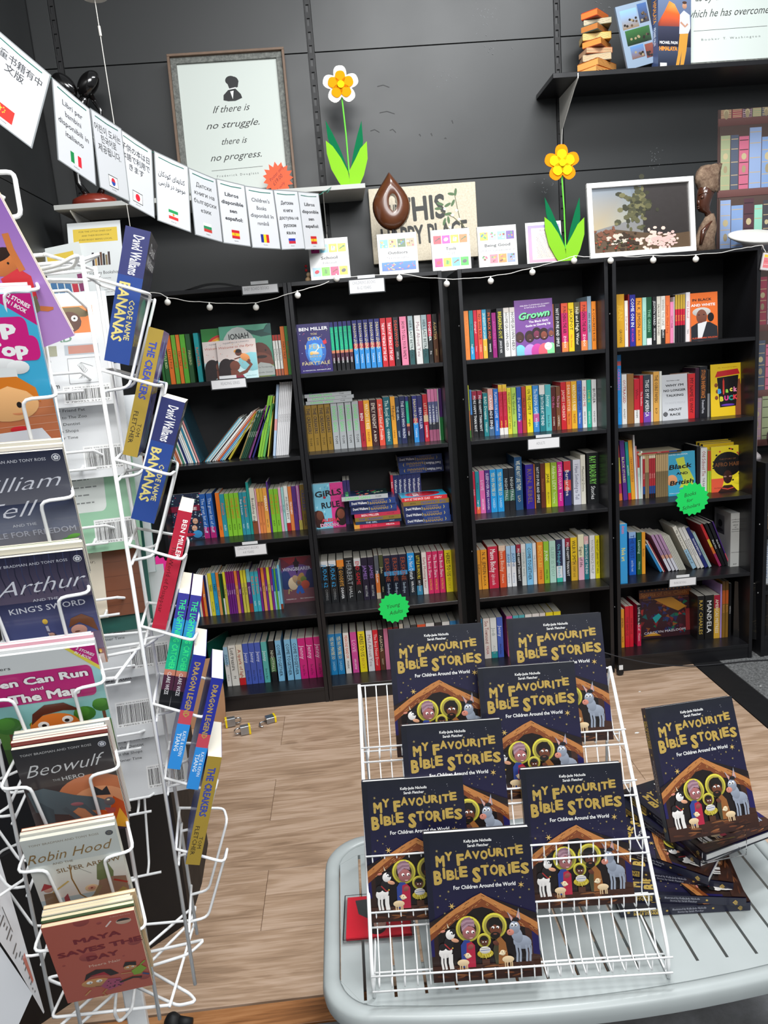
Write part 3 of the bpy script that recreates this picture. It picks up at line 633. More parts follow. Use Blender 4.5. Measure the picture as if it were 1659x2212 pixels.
LC = '2a2a72:10/12a08a:48/d08060:6/4a2038:16/0f1116'; DL = '2a2c7a:48/b0304a:10/2f8fd8'
spines(1, 0, 0.10, 630, 590, 4.88, (440, 1012), (1555, 905), [
 (440, 475, 198, LC, 'THE LIGHTNING|WEZE', '30e080|fff'), (485, 522, 198, LC, 'THE LIGHTNING|WEZE', '30e080|fff'), (531, 569, 198, LC, 'THE LIGHTNING|WEZE', '30e080|fff'), (577, 616, 198, LC, 'THE LIGHTNING|WEZE', '30e080|fff'),
 (624, 661, 198, LC, 'THE LIGHTNING|WEZE', '30e080|fff'), (672, 722, 198, DL, 'DRAGON LEGEND|TSANG', 'f0e4b0|e8f4ff'), (729, 778, 198, DL, 'DRAGON LEGEND|TSANG', 'f0e4b0|e8f4ff'), (786, 837, 198, DL, 'DRAGON LEGEND|TSANG', 'f0e4b0|e8f4ff'),
 (845, 896, 198, DL, 'DRAGON LEGEND|TSANG', 'f0e4b0|e8f4ff'), (903, 957, 198, DL, 'DRAGON LEGEND|TSANG', 'f0e4b0|e8f4ff'), (965, 1021, 198, 'cf2230', 'THE BOY AT THE BACK OF THE CLASS', 'fff'), (1029, 1089, 198, 'cf2230', 'THE BOY AT THE BACK OF THE CLASS', 'fff'),
 (1099, 1151, 198, '24262c:46/1c1c22', 'DEADWOOD|SEELIE', 'e84a2a|ccc'), (1167, 1236, 198, 'ee86a6', 'HOW TO KILL YOUR FAMILY', '2a1218'), (1253, 1303, 198, '9fb4b8:30/c8d0cc:40/2a5a5c', 'HER LAST BETRAYAL', '22383a'),
 (1321, 1386, 198, 'e6e3e0', 'Mad About You', 'a08088'), (1392, 1448, 198, '9fb4b8:30/c8d0cc:40/2a5a5c', 'HER LAST BETRAYAL', '22383a'), (1454, 1498, 198, 'b81838:45/191919', 'TOGETHER|Eva', 'fff'), (1506, 1556, 198, '1a1614:40/5a3216', 'AGATHA|WHY', 'd0b070')])

GB = 'b08f3c:5/9a7a2c'
spines(1, 1, 0.12, 640, 800, 5.027, (140, 923), (1605, 768), [
 (140, 209, 198, '927228', 'THE CREAKERS|TOM', '1c1c30|3a2c10'), (212, 276, 198, '927228', 'THE CREAKERS|TOM', '1c1c30|3a2c10'), (281, 345, 198, '927228', 'THE CREAKERS|TOM', '1c1c30|3a2c10'), (350, 411, 198, '927228', 'THE CREAKERS|TOM', '1c1c30|3a2c10'),
 (417, 486, 198, 'aeb2b4', 'DANGER GANG|TOM', '6fe07a|222'), (490, 561, 198, 'aeb2b4', 'DANGER GANG|TOM', '6fe07a|222'), (568, 637, 198, 'aeb2b4', 'DANGER GANG|TOM', '6fe07a|222'), (644, 713, 198, 'aeb2b4', 'DANGER GANG|TOM', '6fe07a|222'),
 (716, 766, 198, 'b02436', 'BEN|MILLER', 'fff|300'), (769, 831, 198, 'f0a92c', 'WATCH US RISE|RENEE', 'fff4d0|a03a1a'), (835, 906, 198, '3a1218', 'EMILY KNIGHT|A BIRD', 'e8d8c8'), (913, 973, 198, 'e8503a', 'A Good Kind of Trouble', 'f8ece0'),
 (979, 1051, 205, '12606c', 'The Royal Game|OBRIEN', 'd8ece0'), (1056, 1105, 205, 'eda432', 'Midnight|Library', '4a2a0a'), (1108, 1150, 200, '1c3050', 'THE GIRL|GIANT', 'c8d8e8'), (1153, 1212, 203, '1c2452', 'THE SONG WHO WASN', 'dfe4f0'),
 (1217, 1249, 200, LC, 'THE LIGHTNING|WEZE', '30e080|fff'), (1252, 1281, 200, '131318', '', 'fff'), (1288, 1341, 200, DL, 'DRAGON LEGEND|TSANG', 'f0e4b0|e8f4ff'), (1344, 1396, 200, '2a2864', 'BEN MILLER', 'dcd8f4'),
 (1402, 1451, 203, 'c01c2c:44/d8b890:14/c81c34', 'LETTERS|DIAMOND', 'e8c0a0|fff'), (1456, 1491, 222, 'd87aa4:24/5a5f8a:40/30303a:14/a85a7a', 'UP & RUNNING', 'fff'), (1493, 1529, 222, 'd87aa4:24/5a5f8a:40/30303a:14/a85a7a', 'UP & RUNNING', 'fff'),
 (1531, 1561, 222, 'd87aa4:24/5a5f8a:40/30303a:14/a85a7a', 'UP & RUNNING', 'fff'), (1563, 1572, 222, 'e0e6d8', '', 'fff'), (1574, 1588, 222, '4a2068:55/1f7a3a', '', 'fff'), (1590, 1605, 222, '4a2068:55/1f7a3a', '', 'fff')])
spines(1, 2, 0.15, 660, 960, 4.88, (430, 875), (500, 868), [(432, 472, 198, '3a2c6a', '', 'ccc'), (475, 505, 198, '3a2c6a', '', 'ccc')])
J6 = ('16181c', 'JUDAS 62|CUMMING', '2f9fdc|888')
spines(1, 3, 0.13, 680, 1160, 5.184, (110, 748), (1552, 604), [
 (108, 186, 198, 'e8e8e8:12/16181c', *J6[1:]), (193, 276, 198, 'e8e8e8:12/16181c', *J6[1:]), (284, 362, 198, 'ef8a2a:16/18191c', 'THE GOODBYE|DEAVER', 'e0a040|fff'), (368, 466, 205, '1a1b1e', 'HERBERT|HALL', '9aa0a4|ccc'),
 (473, 548, 198, 'd8d8d8:18/15161a', 'END GAME|C', 'd02030|fff'), (554, 623, 198, '1f1630', 'JAMES|MAGIC COTTAGE', '9a70c0|ccc'), (628, 692, 198, '1f1630', 'JAMES|MAGIC COTTAGE', '9a70c0|ccc'),
 (699, 746, 203, '5a5f66:42/e07a3a:44/c8b8a0', 'MacLean', 'f0f0f0'), (752, 797, 203, '4a4f2a:30/15181a', 'John|Calico', 'd8d0a8'), (799, 882, 198, '1d1c3a:38/4a9ad0:10/15182a', 'ERSKINE|Sandhope', 'a04a30|b8c8d8'),
 (885, 968, 198, '1d1c3a:38/4a9ad0:10/15182a', 'ERSKINE|Sandhope', 'a04a30|b8c8d8'), (971, 1058, 198, '1d1c3a:38/4a9ad0:10/15182a', 'ERSKINE|Sandhope', 'a04a30|b8c8d8'), (1064, 1143, 200, '1f9be8:42/14202c', 'Do Not Disturb|WRONG', 'f0f8ff|fff'),
 (1150, 1213, 198, '17191c:78/3a8ab0', 'LITTLE RUMOURS|BRYONY', 'f0d83a|ddd'), (1223, 1276, 197, 'f0e6e0', 'Early Morning Riser', 'b06060|2a4a3a'), (1279, 1337, 197, 'e02a66', 'The Book Share|PATRICK', 'fbe8ee|f0c040'),
 (1341, 1401, 197, 'e02a66', 'The Book Share|PATRICK', 'fbe8ee|f0c040'), (1407, 1467, 197, 'e02a66', 'The Book Share|PATRICK', 'fbe8ee|f0c040'), (1477, 1553, 197, 'f5df22', "HERES TO US|BECKY", '2a2a1c|c89a20')])
YN = ('1482c0', 'YES NO MAYBE SO|SAEED', 'f0e4a8|9fd0ea')
spines(1, 4, 0.12, 700, 1310, 5.352, (95, 803), (715, 738), [
 (94, 166, 198, *YN), (171, 247, 198, *YN), (260, 323, 198, 'f4efe9', 'MEAN DAD RANDOM|MARK', 'e04a2a|333'), (340, 411, 198, 'd84a9c', 'LOVE|A PHO LOVE STORY', 'f6b8da|fff'), (426, 506, 198, 'f5e018', "HERES TO US|BECKY", '2a2a1c|c89a20'),
 (521, 592, 198, 'e6e4e8', 'Mad About You', 'a08088'), (597, 656, 198, 'e0182c', 'The Boy Next Door', 'f6d0d0'), (661, 716, 198, '17161a:48/5a341c', 'AGATHA|WHY', 'd8c8a8'), (722, 770, 200, 'd87aa0', '', 'fff'), (775, 830, 203, 'a82030', '', 'fff'),
 (838, 895, 203, '7a2034', '', 'fff'), (905, 950, 214, 'e8e0d0', '', 'fff'), (960, 1030, 205, '8f9498', '', 'fff'), (1036, 1104, 205, '34383c', '', 'fff'), (1110, 1205, 203, 'e8562a', '', 'fff'), (1210, 1305, 205, 'eceae6', '', 'fff'),
 (1312, 1390, 205, '222428', '', 'fff'), (1396, 1480, 204, 'eeeeea', '', 'fff'), (1486, 1555, 205, '2f8ac8', '', 'fff')])

PA = 'e85a3a:20/d02a6a:60/f08a4a'
spines(2, 0, 0.10, 990, 610, 5.027, (80, 812), (1500, 688), [
 (82, 132, 200, 'ef8a3c', 'RACING|o', 'e07a30'), (138, 181, 200, '17828c:75/2aa0d8', 'Kate|Sugar Lake', '0f5a60|fff'), (185, 222, 200, 'd01f3c', 'Outraged|Cranes', 'f8d0d0'), (226, 272, 200, 'e8583a', 'NO WIN RACE|DEREK', '20120e|f8d0b0'),
 (276, 322, 200, '3a9ac0:60/e8b83a', '28 NIGHTS IN LAGAN|JAN', 'e8f0d0'), (327, 376, 200, '17181c', 'IN BLACK AND|WHITE', 'ef6a30|fff'), (380, 425, 184, '9a1c78', 'ACHTUNG BABY', 'c858a8'), (435, 502, 200, '2b2d30', 'BREAKING OUT|JANICE NIX', 'e8dc3a|f0f0f0'),
 (508, 568, 200, 'e0d8d0:10/ecebe8', 'HOMEGROWN HERO', '444'), (573, 635, 200, 'e0d8d0:10/ecebe8', 'HOMEGROWN HERO', '444'), (1030, 1050, 200, '9a5a2c', '', 'fff'), (1055, 1116, 200, '1f1d22', 'NOT SO PURE AND SIMPLE', 'f2f2f2'),
 (1128, 1197, 200, PA, 'PUNCHING THE AIR|ZOBOI', '1a1014|fff'), (1204, 1264, 200, 'f0cc1c', 'JACKPOT|Nic Stone', '3a2c10|e0501c'), (1269, 1330, 200, '6a6040:22/20201e:78', 'Hell and High Water', 'f0ecd8'), (1336, 1406, 200, PA, 'PUNCHING THE AIR|ZOBOI', '1a1014|fff'),
 (1409, 1451, 220, '8fa6b8', 'ARE IN ARMS', '1f2a38', 0, 150), (1454, 1500, 198, 'ef8a2a', 'A CONCRETE ROSE', '2a1a10'), (1504, 1520, 198, '6a3a1c', '', 'fff')])  # last item: a brown reflection at the row's end, coloured in as a spine
MH = ('17171b:30/131318', 'MORE HAPPY THAN NOT', 'f4f4f4'); BB = 'f4c83a:14/c81c3c:72/f4f0ea'
spines(2, 1, 0.12, 1000, 790, 5.184, (75, 800), (1500, 674), [
 (74, 94, 225, 'dce03a:48/e88a4a:38/5aa03a', '', 'fff'), (99, 121, 205, '4a8ad0:52/3a2c28', '', 'fff'), (124, 178, 198, 'a02040:18/131318', 'MORE HAPPY THAN NOT', 'f4f4f4'), (184, 237, 198, 'a02040:18/131318', 'MORE HAPPY THAN NOT', 'f4f4f4'),
 (244, 296, 186, '1a8088', 'BAD Dreams|TIERNEY', 'd8ece0'), (300, 356, 203, 'e8a49a:45/241f2c:35/4a6a8a', 'CRAWDADS SING', 'fff'), (362, 413, 200, '2272cc', 'PLAYING FOR LOVE|CHARLES', 'e8e8f8'), (417, 461, 216, BB, 'GIRL TO THE MOON|AMELIA', 'e04060|f8d040'),
 (464, 509, 216, BB, 'GIRL TO THE MOON|AMELIA', 'e04060|f8d040'), (512, 555, 200, 'e4dc3a', 'MIDNIGHT LIBRARY MATT HAIG', '2a2a18'), (559, 611, 200, 'b4d45a', 'The Gordon|King', '2a4a2a'), (617, 669, 200, '2a5ab0:72/b01f78', 'Do what she is', 'dce8f8'),
 (674, 717, 200, 'b8402c', 'MILLER STEREO', '4a140c'), (723, 788, 202, 'f5e020', 'ON THE COME UP|angie', '1a1a14'), (795, 861, 200, '3a8ad0:60/c85a9a:18/3a8ad0', 'The ENIGMA GAME|WEIN', 'e0f0fa'), (868, 929, 200, 'eae4dc:20/1a7a84', 'THEY BOTH DIE AT THE END', 'f0f4f4'),
 (933, 998, 200, '55b8bc', 'Jenny|Born for Burn', 'd8f4f0|16302a'), (998, 1048, 188, '5a1e1c', 'On the|DOWN', 'd86a9a|f0e0d0'), (1054, 1101, 188, '7a4a2c', 'The Joy|CAMPBELL', 'e898c0|f0e0d0'), (1107, 1164, 205, 'd01f2c', 'JAMES HERBERT', 'f4c8b8'),
 (1168, 1219, 205, 'ee7a2c', 'DEAR JUSTYCE|Nic Stone', 'f8e4c8|222'), (1223, 1284, 205, 'f0b42c', 'WATCH US RISE|RENEE', 'fff4d0|8a3a1a'), (1288, 1339, 205, '3a6ac0', 'ODD ONE OUT|Nic Stone', '18204a|fff'), (1345, 1392, 205, 'f0efec', 'PIECING ME|RENEE WATSON', 'c03a4a|222'),
 (1397, 1442, 205, '2fb89c', 'LOVE IS|RENEE WATSON', 'd0e050|e8fff4'), (1449, 1501, 205, 'eaeaea', 'BUTLER|KINDRED', '222|444')])
spines(2, 2, 0.12, 1000, 960, 5.184, (125, 797), (1530, 655), [
 (126, 156, 190, 'd82a48', 'Artfully', 'f8c8d0'), (160, 202, 190, '1a94a4:84/ef6a3a', 'Kate|Sugar Lake', '0f5a60|fff'), (205, 261, 192, 'e46aae', 'LOVE|A PHO LOVE STORY', 'f6c8e2|fff'), (266, 320, 192, '4f2a80', 'SLEEPOVER MAN|DRAYDEN', 'e8dcf4'),
 (322, 391, 192, '1f9ce0', 'YES NO MAYBE SO|SAEED', 'f0e4a8|bfe0f4'), (396, 467, 192, '1f9ce0', 'YES NO MAYBE SO|SAEED', 'f0e4a8|bfe0f4'), (470, 527, 192, '1b1f26:50/3a6a58:26/1a1c20', 'NIGHTFALL', 'c8d0d0'), (530, 591, 192, '1b1f26:50/3a6a58:26/1a1c20', 'NIGHTFALL', 'c8d0d0'),
 (597, 680, 238, '1c4f7c', 'WE ARE NOT LIKE THEM|LIO', 'e8ecd8|d8c8a0', 0, 155), (716, 804, 200, '38209a', 'RUN, REBEL', '8a6a4a'), (810, 820, 200, 'ef8a3a', '', 'fff'), (822, 879, 205, '1a181c', 'NOT SO PURE AND SIMPLE', 'f2f2f2'),
 (882, 932, 200, '6a3018', 'Hosseini', 'b06a3a'), (936, 990, 200, 'f5de1c', 'JANE|BELONGS YOU', '2a2210'), (997, 1064, 200, 'a4c83a', 'Andrea LEVY|The Long Song', 'e8f4c0'), (1068, 1128, 200, 'd82090', 'LOVE IN COLOUR|BOLU', 'fbe0f0'),
 (1140, 1217, 200, 'd83040:22/2c2c78:20/e04a4a:24/2c2c70', 'Bernardine', 'f8e8e0'), (1243, 1325, 203, 'dcdde8', 'I Have Something to Tell', '6a6a84'), (1328, 1380, 222, 'e6e2d2', 'Memorial Drive', '6a685a', 0, 150), (1396, 1530, 228, '17191b', 'RAY BRADBURY|Stories', '86d860|f0f0f0', 0, 150)])
spines(2, 3, 0.12, 1010, 1120, 5.184, (115, 782), (1482, 640), [
 (110, 119, 205, 'e04a6a', '', 'fff'), (121, 161, 186, 'f0a030', 'Deborah', '3a2410'), (165, 234, 186, 'f2a024', 'N. K. JEMISIN|BLACK', '3a2410'), (247, 353, 197, 'cf2042', 'Maeve Binchy|Light a candle', 'fff|f8d0d8'), (367, 440, 197, 'e4c8b0:12/e5572a', 'Maeve Binchy|Heart', 'f8d0b8'),
 (448, 496, 192, 'a9cfee:40/f0f0f2', 'JEANNE|Beginning', '3a6aa0|8aa0c0'), (502, 553, 192, 'a9cfee:40/f0f0f2', 'JEANNE|Beginning', '3a6aa0|8aa0c0'), (560, 611, 195, '9a1c38:20/131317', 'MORE HAPPY THAN NOT', 'f4f4f4'), (614, 664, 195, 'e8e4e0:12/d8dcd8', 'INVISIBLE WIFE', '8a9a9a'),
 (670, 738, 195, '84c8f0', 'COME TOGETHER', '1a2a3a'), (742, 780, 195, 'e8e8e8', 'THE SHARING', '8a9a9a'), (791, 858, 197, 'ef922c', 'BICYCLES|PETER', 'f8d050|b0301c'), (864, 921, 197, '96c832', 'JUNK|MELVIN', 'f0f8e0|2a4a10'), (927, 996, 197, 'b4dccb', 'SLEEP IS YOU', '8ab4a4'),
 (1003, 1067, 200, '23284f:62/e8eaec:28/3ac0a8', 'On Midnight Beach', '6ac0d0'), (1072, 1101, 200, 'c8d8f0', '', 'fff'), (1104, 1158, 203, '9a1c38:20/131317', 'MORE HAPPY THAN NOT', 'f4f4f4'), (1164, 1235, 203, 'f3cc1c:55/e0b030', 'WILBUR SMITH|DESERT GOD', '2a2410|3a2a10'),
 (1247, 1310, 214, 'f0ecc8:50/f0b8cc', 'Signs of life', '333'), (1312, 1362, 203, 'e8b8b8:18/1a7a84', 'THEY BOTH DIE AT THE END', 'f0f4f4'), (1374, 1432, 205, 'efefef', 'YOUNG PRINCE PHILIP', '9a9a9a'), (1437, 1484, 202, 'f4e41c', 'MIDNIGHT LIBRARY MATT HAIG', '2a2a18')])
spines(2, 4, 0.13, 1010, 1270, 5.184, (185, 797), (1050, 700), [
 (165, 188, 197, '3a8ab0', '', 'fff'), (195, 268, 197, 'f0e4dc', 'Sue Townsend|YEAR', '8a2a2a|b02030'), (273, 341, 197, 'ecefec:84/2a9a9c', 'Jodi|ACTS', '9aa8a8|bbb'), (346, 410, 197, '3f62c4', 'Jenny|Ashes to Ashes', 'dfe4fa|16182a'),
 (455, 520, 197, 'e05aa4', 'LOVE', 'fff'), (526, 590, 197, '4fb8c4', '', 'fff'), (594, 655, 197, '4fb8c4', '', 'fff'), (662, 736, 197, 'eeece8', '', 'fff'), (742, 818, 197, 'f0ece8', '', 'fff'), (824, 885, 197, 'e8e0dc', '', 'fff'),
 (892, 970, 197, 'f5e018', 'HERES TO US', '2a2a1c'), (978, 1056, 197, 'f5e018', 'HERES TO US', '2a2a1c')])

RR = '1a1a1e:36/d01f3c:32/17171c'
spines(3, 0, 0.10, 1310, 600, 4.754, (110, 675), (860, 612), [
 (110, 187, 218, 'd8a01c', 'JEAN|GROWN', 'e8b83a|5a4a20'), (191, 224, 190, 'f0eae0:22/ece4dc', 'Dear World', 'a04a4a'), (226, 240, 215, '8a1828', '', 'fff'), (243, 300, 212, '2a2c98', 'COME ON IN|RU ALSAID', 'f4f4fa|e84a9a'),
 (306, 366, 197, 'ef9a2c', 'N. K. JEMISIN|BLACK', '4a2410'), (372, 412, 197, 'a8dccc', 'SUPERNOVA', '6ab0a0'), (415, 466, 197, '1c5a3c:86/f0f0f0', 'THE GREEN', '8ac0a0'), (474, 515, 197, '1c1d20', 'JESMYN WARD|MEN WE REAPED', 'd8d8d8|f4f4f4'),
 (518, 557, 197, 'e4ded0', 'SALVAGE THE BONES', '3a3428'), (561, 604, 197, 'ece8e0:70/222', 'WHERE THE LINE|BLEEDS', '8a8478|fff'), (607, 652, 197, 'ee7840', 'Jesmyn Ward Sing', 'b8401c'), (655, 688, 170, 'f08ab4', 'NOT FAIR', '7a2a4a'),
 (690, 700, 190, 'd8d0d0', '', 'fff'), (705, 729, 197, 'c8a43a:30/d01f3c:34/17171c', 'BLACK', 'e0c040|fff'), (732, 755, 197, 'c8a43a:30/d01f3c:34/17171c', 'BLACK', 'e0c040|fff'), (758, 781, 197, 'c8a43a:30/d01f3c:34/17171c', 'BLACK', 'e0c040|fff'),
 (783, 806, 197, 'c8a43a:30/d01f3c:34/17171c', 'BLACK', 'e0c040|fff'), (815, 857, 204, 'ece8ea', 'Old School|TEN', 'c04a5a|555'), (860, 872, 197, 'c8a43a:30/d01f3c:34/17171c', '', 'fff')])
spines(3, 1, 0.12, 1310, 740, 4.754, (110, 858), (1060, 742), [
 (112, 158, 300, '1f98e8:9/e86a6a:6/1f98e8', 'CARIBBEAN|food', 'e86ac0|1560a0', 0, 190), (163, 213, 216, 'eceae6', 'OUTRAGED|ASHLEY', 'b02a34|222'), (217, 284, 216, '9a6a34', '', 'fff'), (288, 342, 192, 'd02034:70/f0eeea', 'Who|SWIM', '8a1020|222'),
 (345, 379, 205, 'd02034', 'The Bassline', 'f8d8d8'), (383, 457, 205, '36404a:78/7a4ab0', 'THIS IS MY AMERICA', 'f4f4f4'), (459, 479, 205, 'e8e0d4', '', 'fff'), (484, 542, 216, 'e8ac50', 'THE OSIRIS PAPERS|BCP', '3a2410'), (545, 569, 216, 'e8e8e0', '', 'fff'),
 (838, 908, 195, 'd82c30', 'MY NAME IS WHY', '5a0c10'), (911, 950, 218, '3a1830', '', 'fff'), (955, 1030, 222, '1c1c22', 'STOLEN INHERITANCE|Desmond Ponte', 'e88a3a|e8e8f0', 0, 150), (1035, 1060, 205, '26241c:50/8a8a8a', '', 'fff')])
PC = 'e6d8b8:8/b83038:64/1f4a8c:18/15161a'; TN = 'c9a978:40/8a7452'
spines(3, 2, 0.12, 1310, 920, 4.754, (130, 803), (1075, 690), [
 (130, 166, 250, 'c03a3a:22/d0c040:25/e0a040:22/c0306a:18/e87a3a', '', 'fff', -3, 180), (176, 221, 270, '5a2a8a', 'BLACK STORIES', 'e8e0a0', -3, 180), (228, 258, 262, '1a9a90:88/d83030', 'ACTIVITY', 'd8f4f0', -3, 180), (261, 299, 268, 'f0a82c', 'CREATIVE PUZZLE', 'a04a1c', -3, 180),
 (301, 318, 290, 'eceaea', '', 'fff', -2, 190), (321, 332, 240, 'e8a0a0', '', 'fff', -2, 180), (335, 356, 215, 'c83a2c:34/d8f0e4', 'TALE', '6ab090', -2), (358, 373, 215, 'ecf0ea', '', 'fff'),
 (376, 398, 195, PC, 'PENCIL', 'f0c8b8'), (400, 419, 195, TN, '', 'fff'), (421, 437, 195, TN, '', 'fff'), (440, 461, 195, PC, 'PENCIL', 'f0c8b8'), (463, 481, 195, PC, 'PENCIL', 'f0c8b8'), (483, 503, 195, PC, 'PENCIL', 'f0c8b8'),
 (508, 527, 195, TN, '', 'fff'), (529, 547, 195, TN, '', 'fff'), (549, 567, 195, TN, '', 'fff'), (569, 586, 195, TN, '', 'fff'), (588, 605, 195, TN, '', 'fff'), (607, 621, 195, TN, '', 'fff'), (622, 636, 195, TN, '', 'fff'),
 (925, 960, 215, '1c1d22', '', 'fff'), (965, 1030, 205, 'e4e2e0', 'Old School Tie|THE RACE', 'a04a4a|444'), (1036, 1056, 190, 'd0402c:48/a8d03a', '', 'fff'), (1059, 1079, 190, 'd0402c:48/a8d03a', '', 'fff')])
MV = 'b890b4:56/d8a088:10/dcdce4'; CR_ = 'd4d2c4'
spines(3, 3, 0.12, 1310, 1080, 4.754, (150, 775), (1368, 668), [
 (235, 305, 203, '9cc0ec:14/1560c8', 'THE WEST|and the rest', '0a3a8a|c8dcf4'), (317, 363, 198, '1c5a34', 'Learning|History', 'c0e0c8'), (366, 401, 198, 'f2a42c', 'Routes', '7a4a10'), (553, 580, 150, '2f86c0', '', 'fff', -27), (583, 594, 172, 'ece8e6', '', 'fff', -27), (596, 608, 170, '9a2a34', '', 'fff', -27),
 (640, 672, 196, MV, 'Stories', '555', -25), (680, 710, 196, MV, 'Stories', '555', -25), (716, 746, 196, MV, 'Stories', '555', -25), (748, 763, 188, CR_, 'Papers', '6a6a5a', -25), (765, 779, 188, CR_, '', '666', -25), (781, 794, 188, CR_, '', '666', -25), (796, 808, 188, CR_, '', '666', -25), (809, 821, 188, CR_, '', '666', -25),
 (888, 932, 228, 'ece8da:55/a8d0e8:45', 'My Global Journey in Search of', '333', -25, 150), (938, 970, 220, 'ece9e2', 'Brief Introduction', '444', -25), (973, 1009, 222, 'f0eee8', 'Brief Introduction', '444', -25), (1013, 1052, 216, '26307a', 'MONUMENTAL', 'f0f0f8', -25), (1055, 1086, 190, 'a8c4c4', 'History Papers', '3a5a5a', -25),
 (1158, 1186, 226, 'd02c30:36/e0c03a:18/e0702c:16/a02a5a', '', 'fff', -24, 150), (1192, 1224, 226, '131316', 'Black Pilot', 'e8e8e8', -23, 150), (1228, 1258, 226, '131316', 'Black Pilot', 'e8e8e8', -22, 150), (1262, 1274, 232, '4a2a7a:72/c04a5a', '', 'fff', -21, 150)])
spines(3, 4, 0.10, 1310, 1230, 4.754, (150, 780), (1300, 735), [
 (151, 186, 188, 'efa42c', 'JEMISIN|BLACK', '4a2a10'), (195, 239, 200, 'd4162e', 'THE BRIDGE', '8a0c1a'), (241, 279, 200, 'd4162e', 'THE BRIDGE', '8a0c1a'), (318, 357, 202, '17181c:48/c81c48', 'LOVE in the dark of|Pressure', 'e8e8e8'), (934, 1003, 215, '161412', 'RAY CHARLES', 'c8a84a', 0, 150),
 (1010, 1097, 215, '1c1b18', 'MANDELA', 'f2f2f0', 0, 150), (1101, 1161, 212, 'b01c3a:30/d8a83a:70', "AMERICAS MISTRESS", 'f4e8d0', 0, 150), (1165, 1180, 262, 'b494d4', '', 'fff', 0, 190), (1184, 1214, 275, '6a4a1c:16/c05a20:24/8a6420', 'ROOTS', 'e89a50', 0, 190), (1218, 1246, 275, '6a4a1c:16/c05a20:24/8a6420', 'ROOTS', 'e89a50', 0, 190),
 (1252, 1276, 262, '18181a', 'WRITING', 'c8c8c8', 0, 190)])

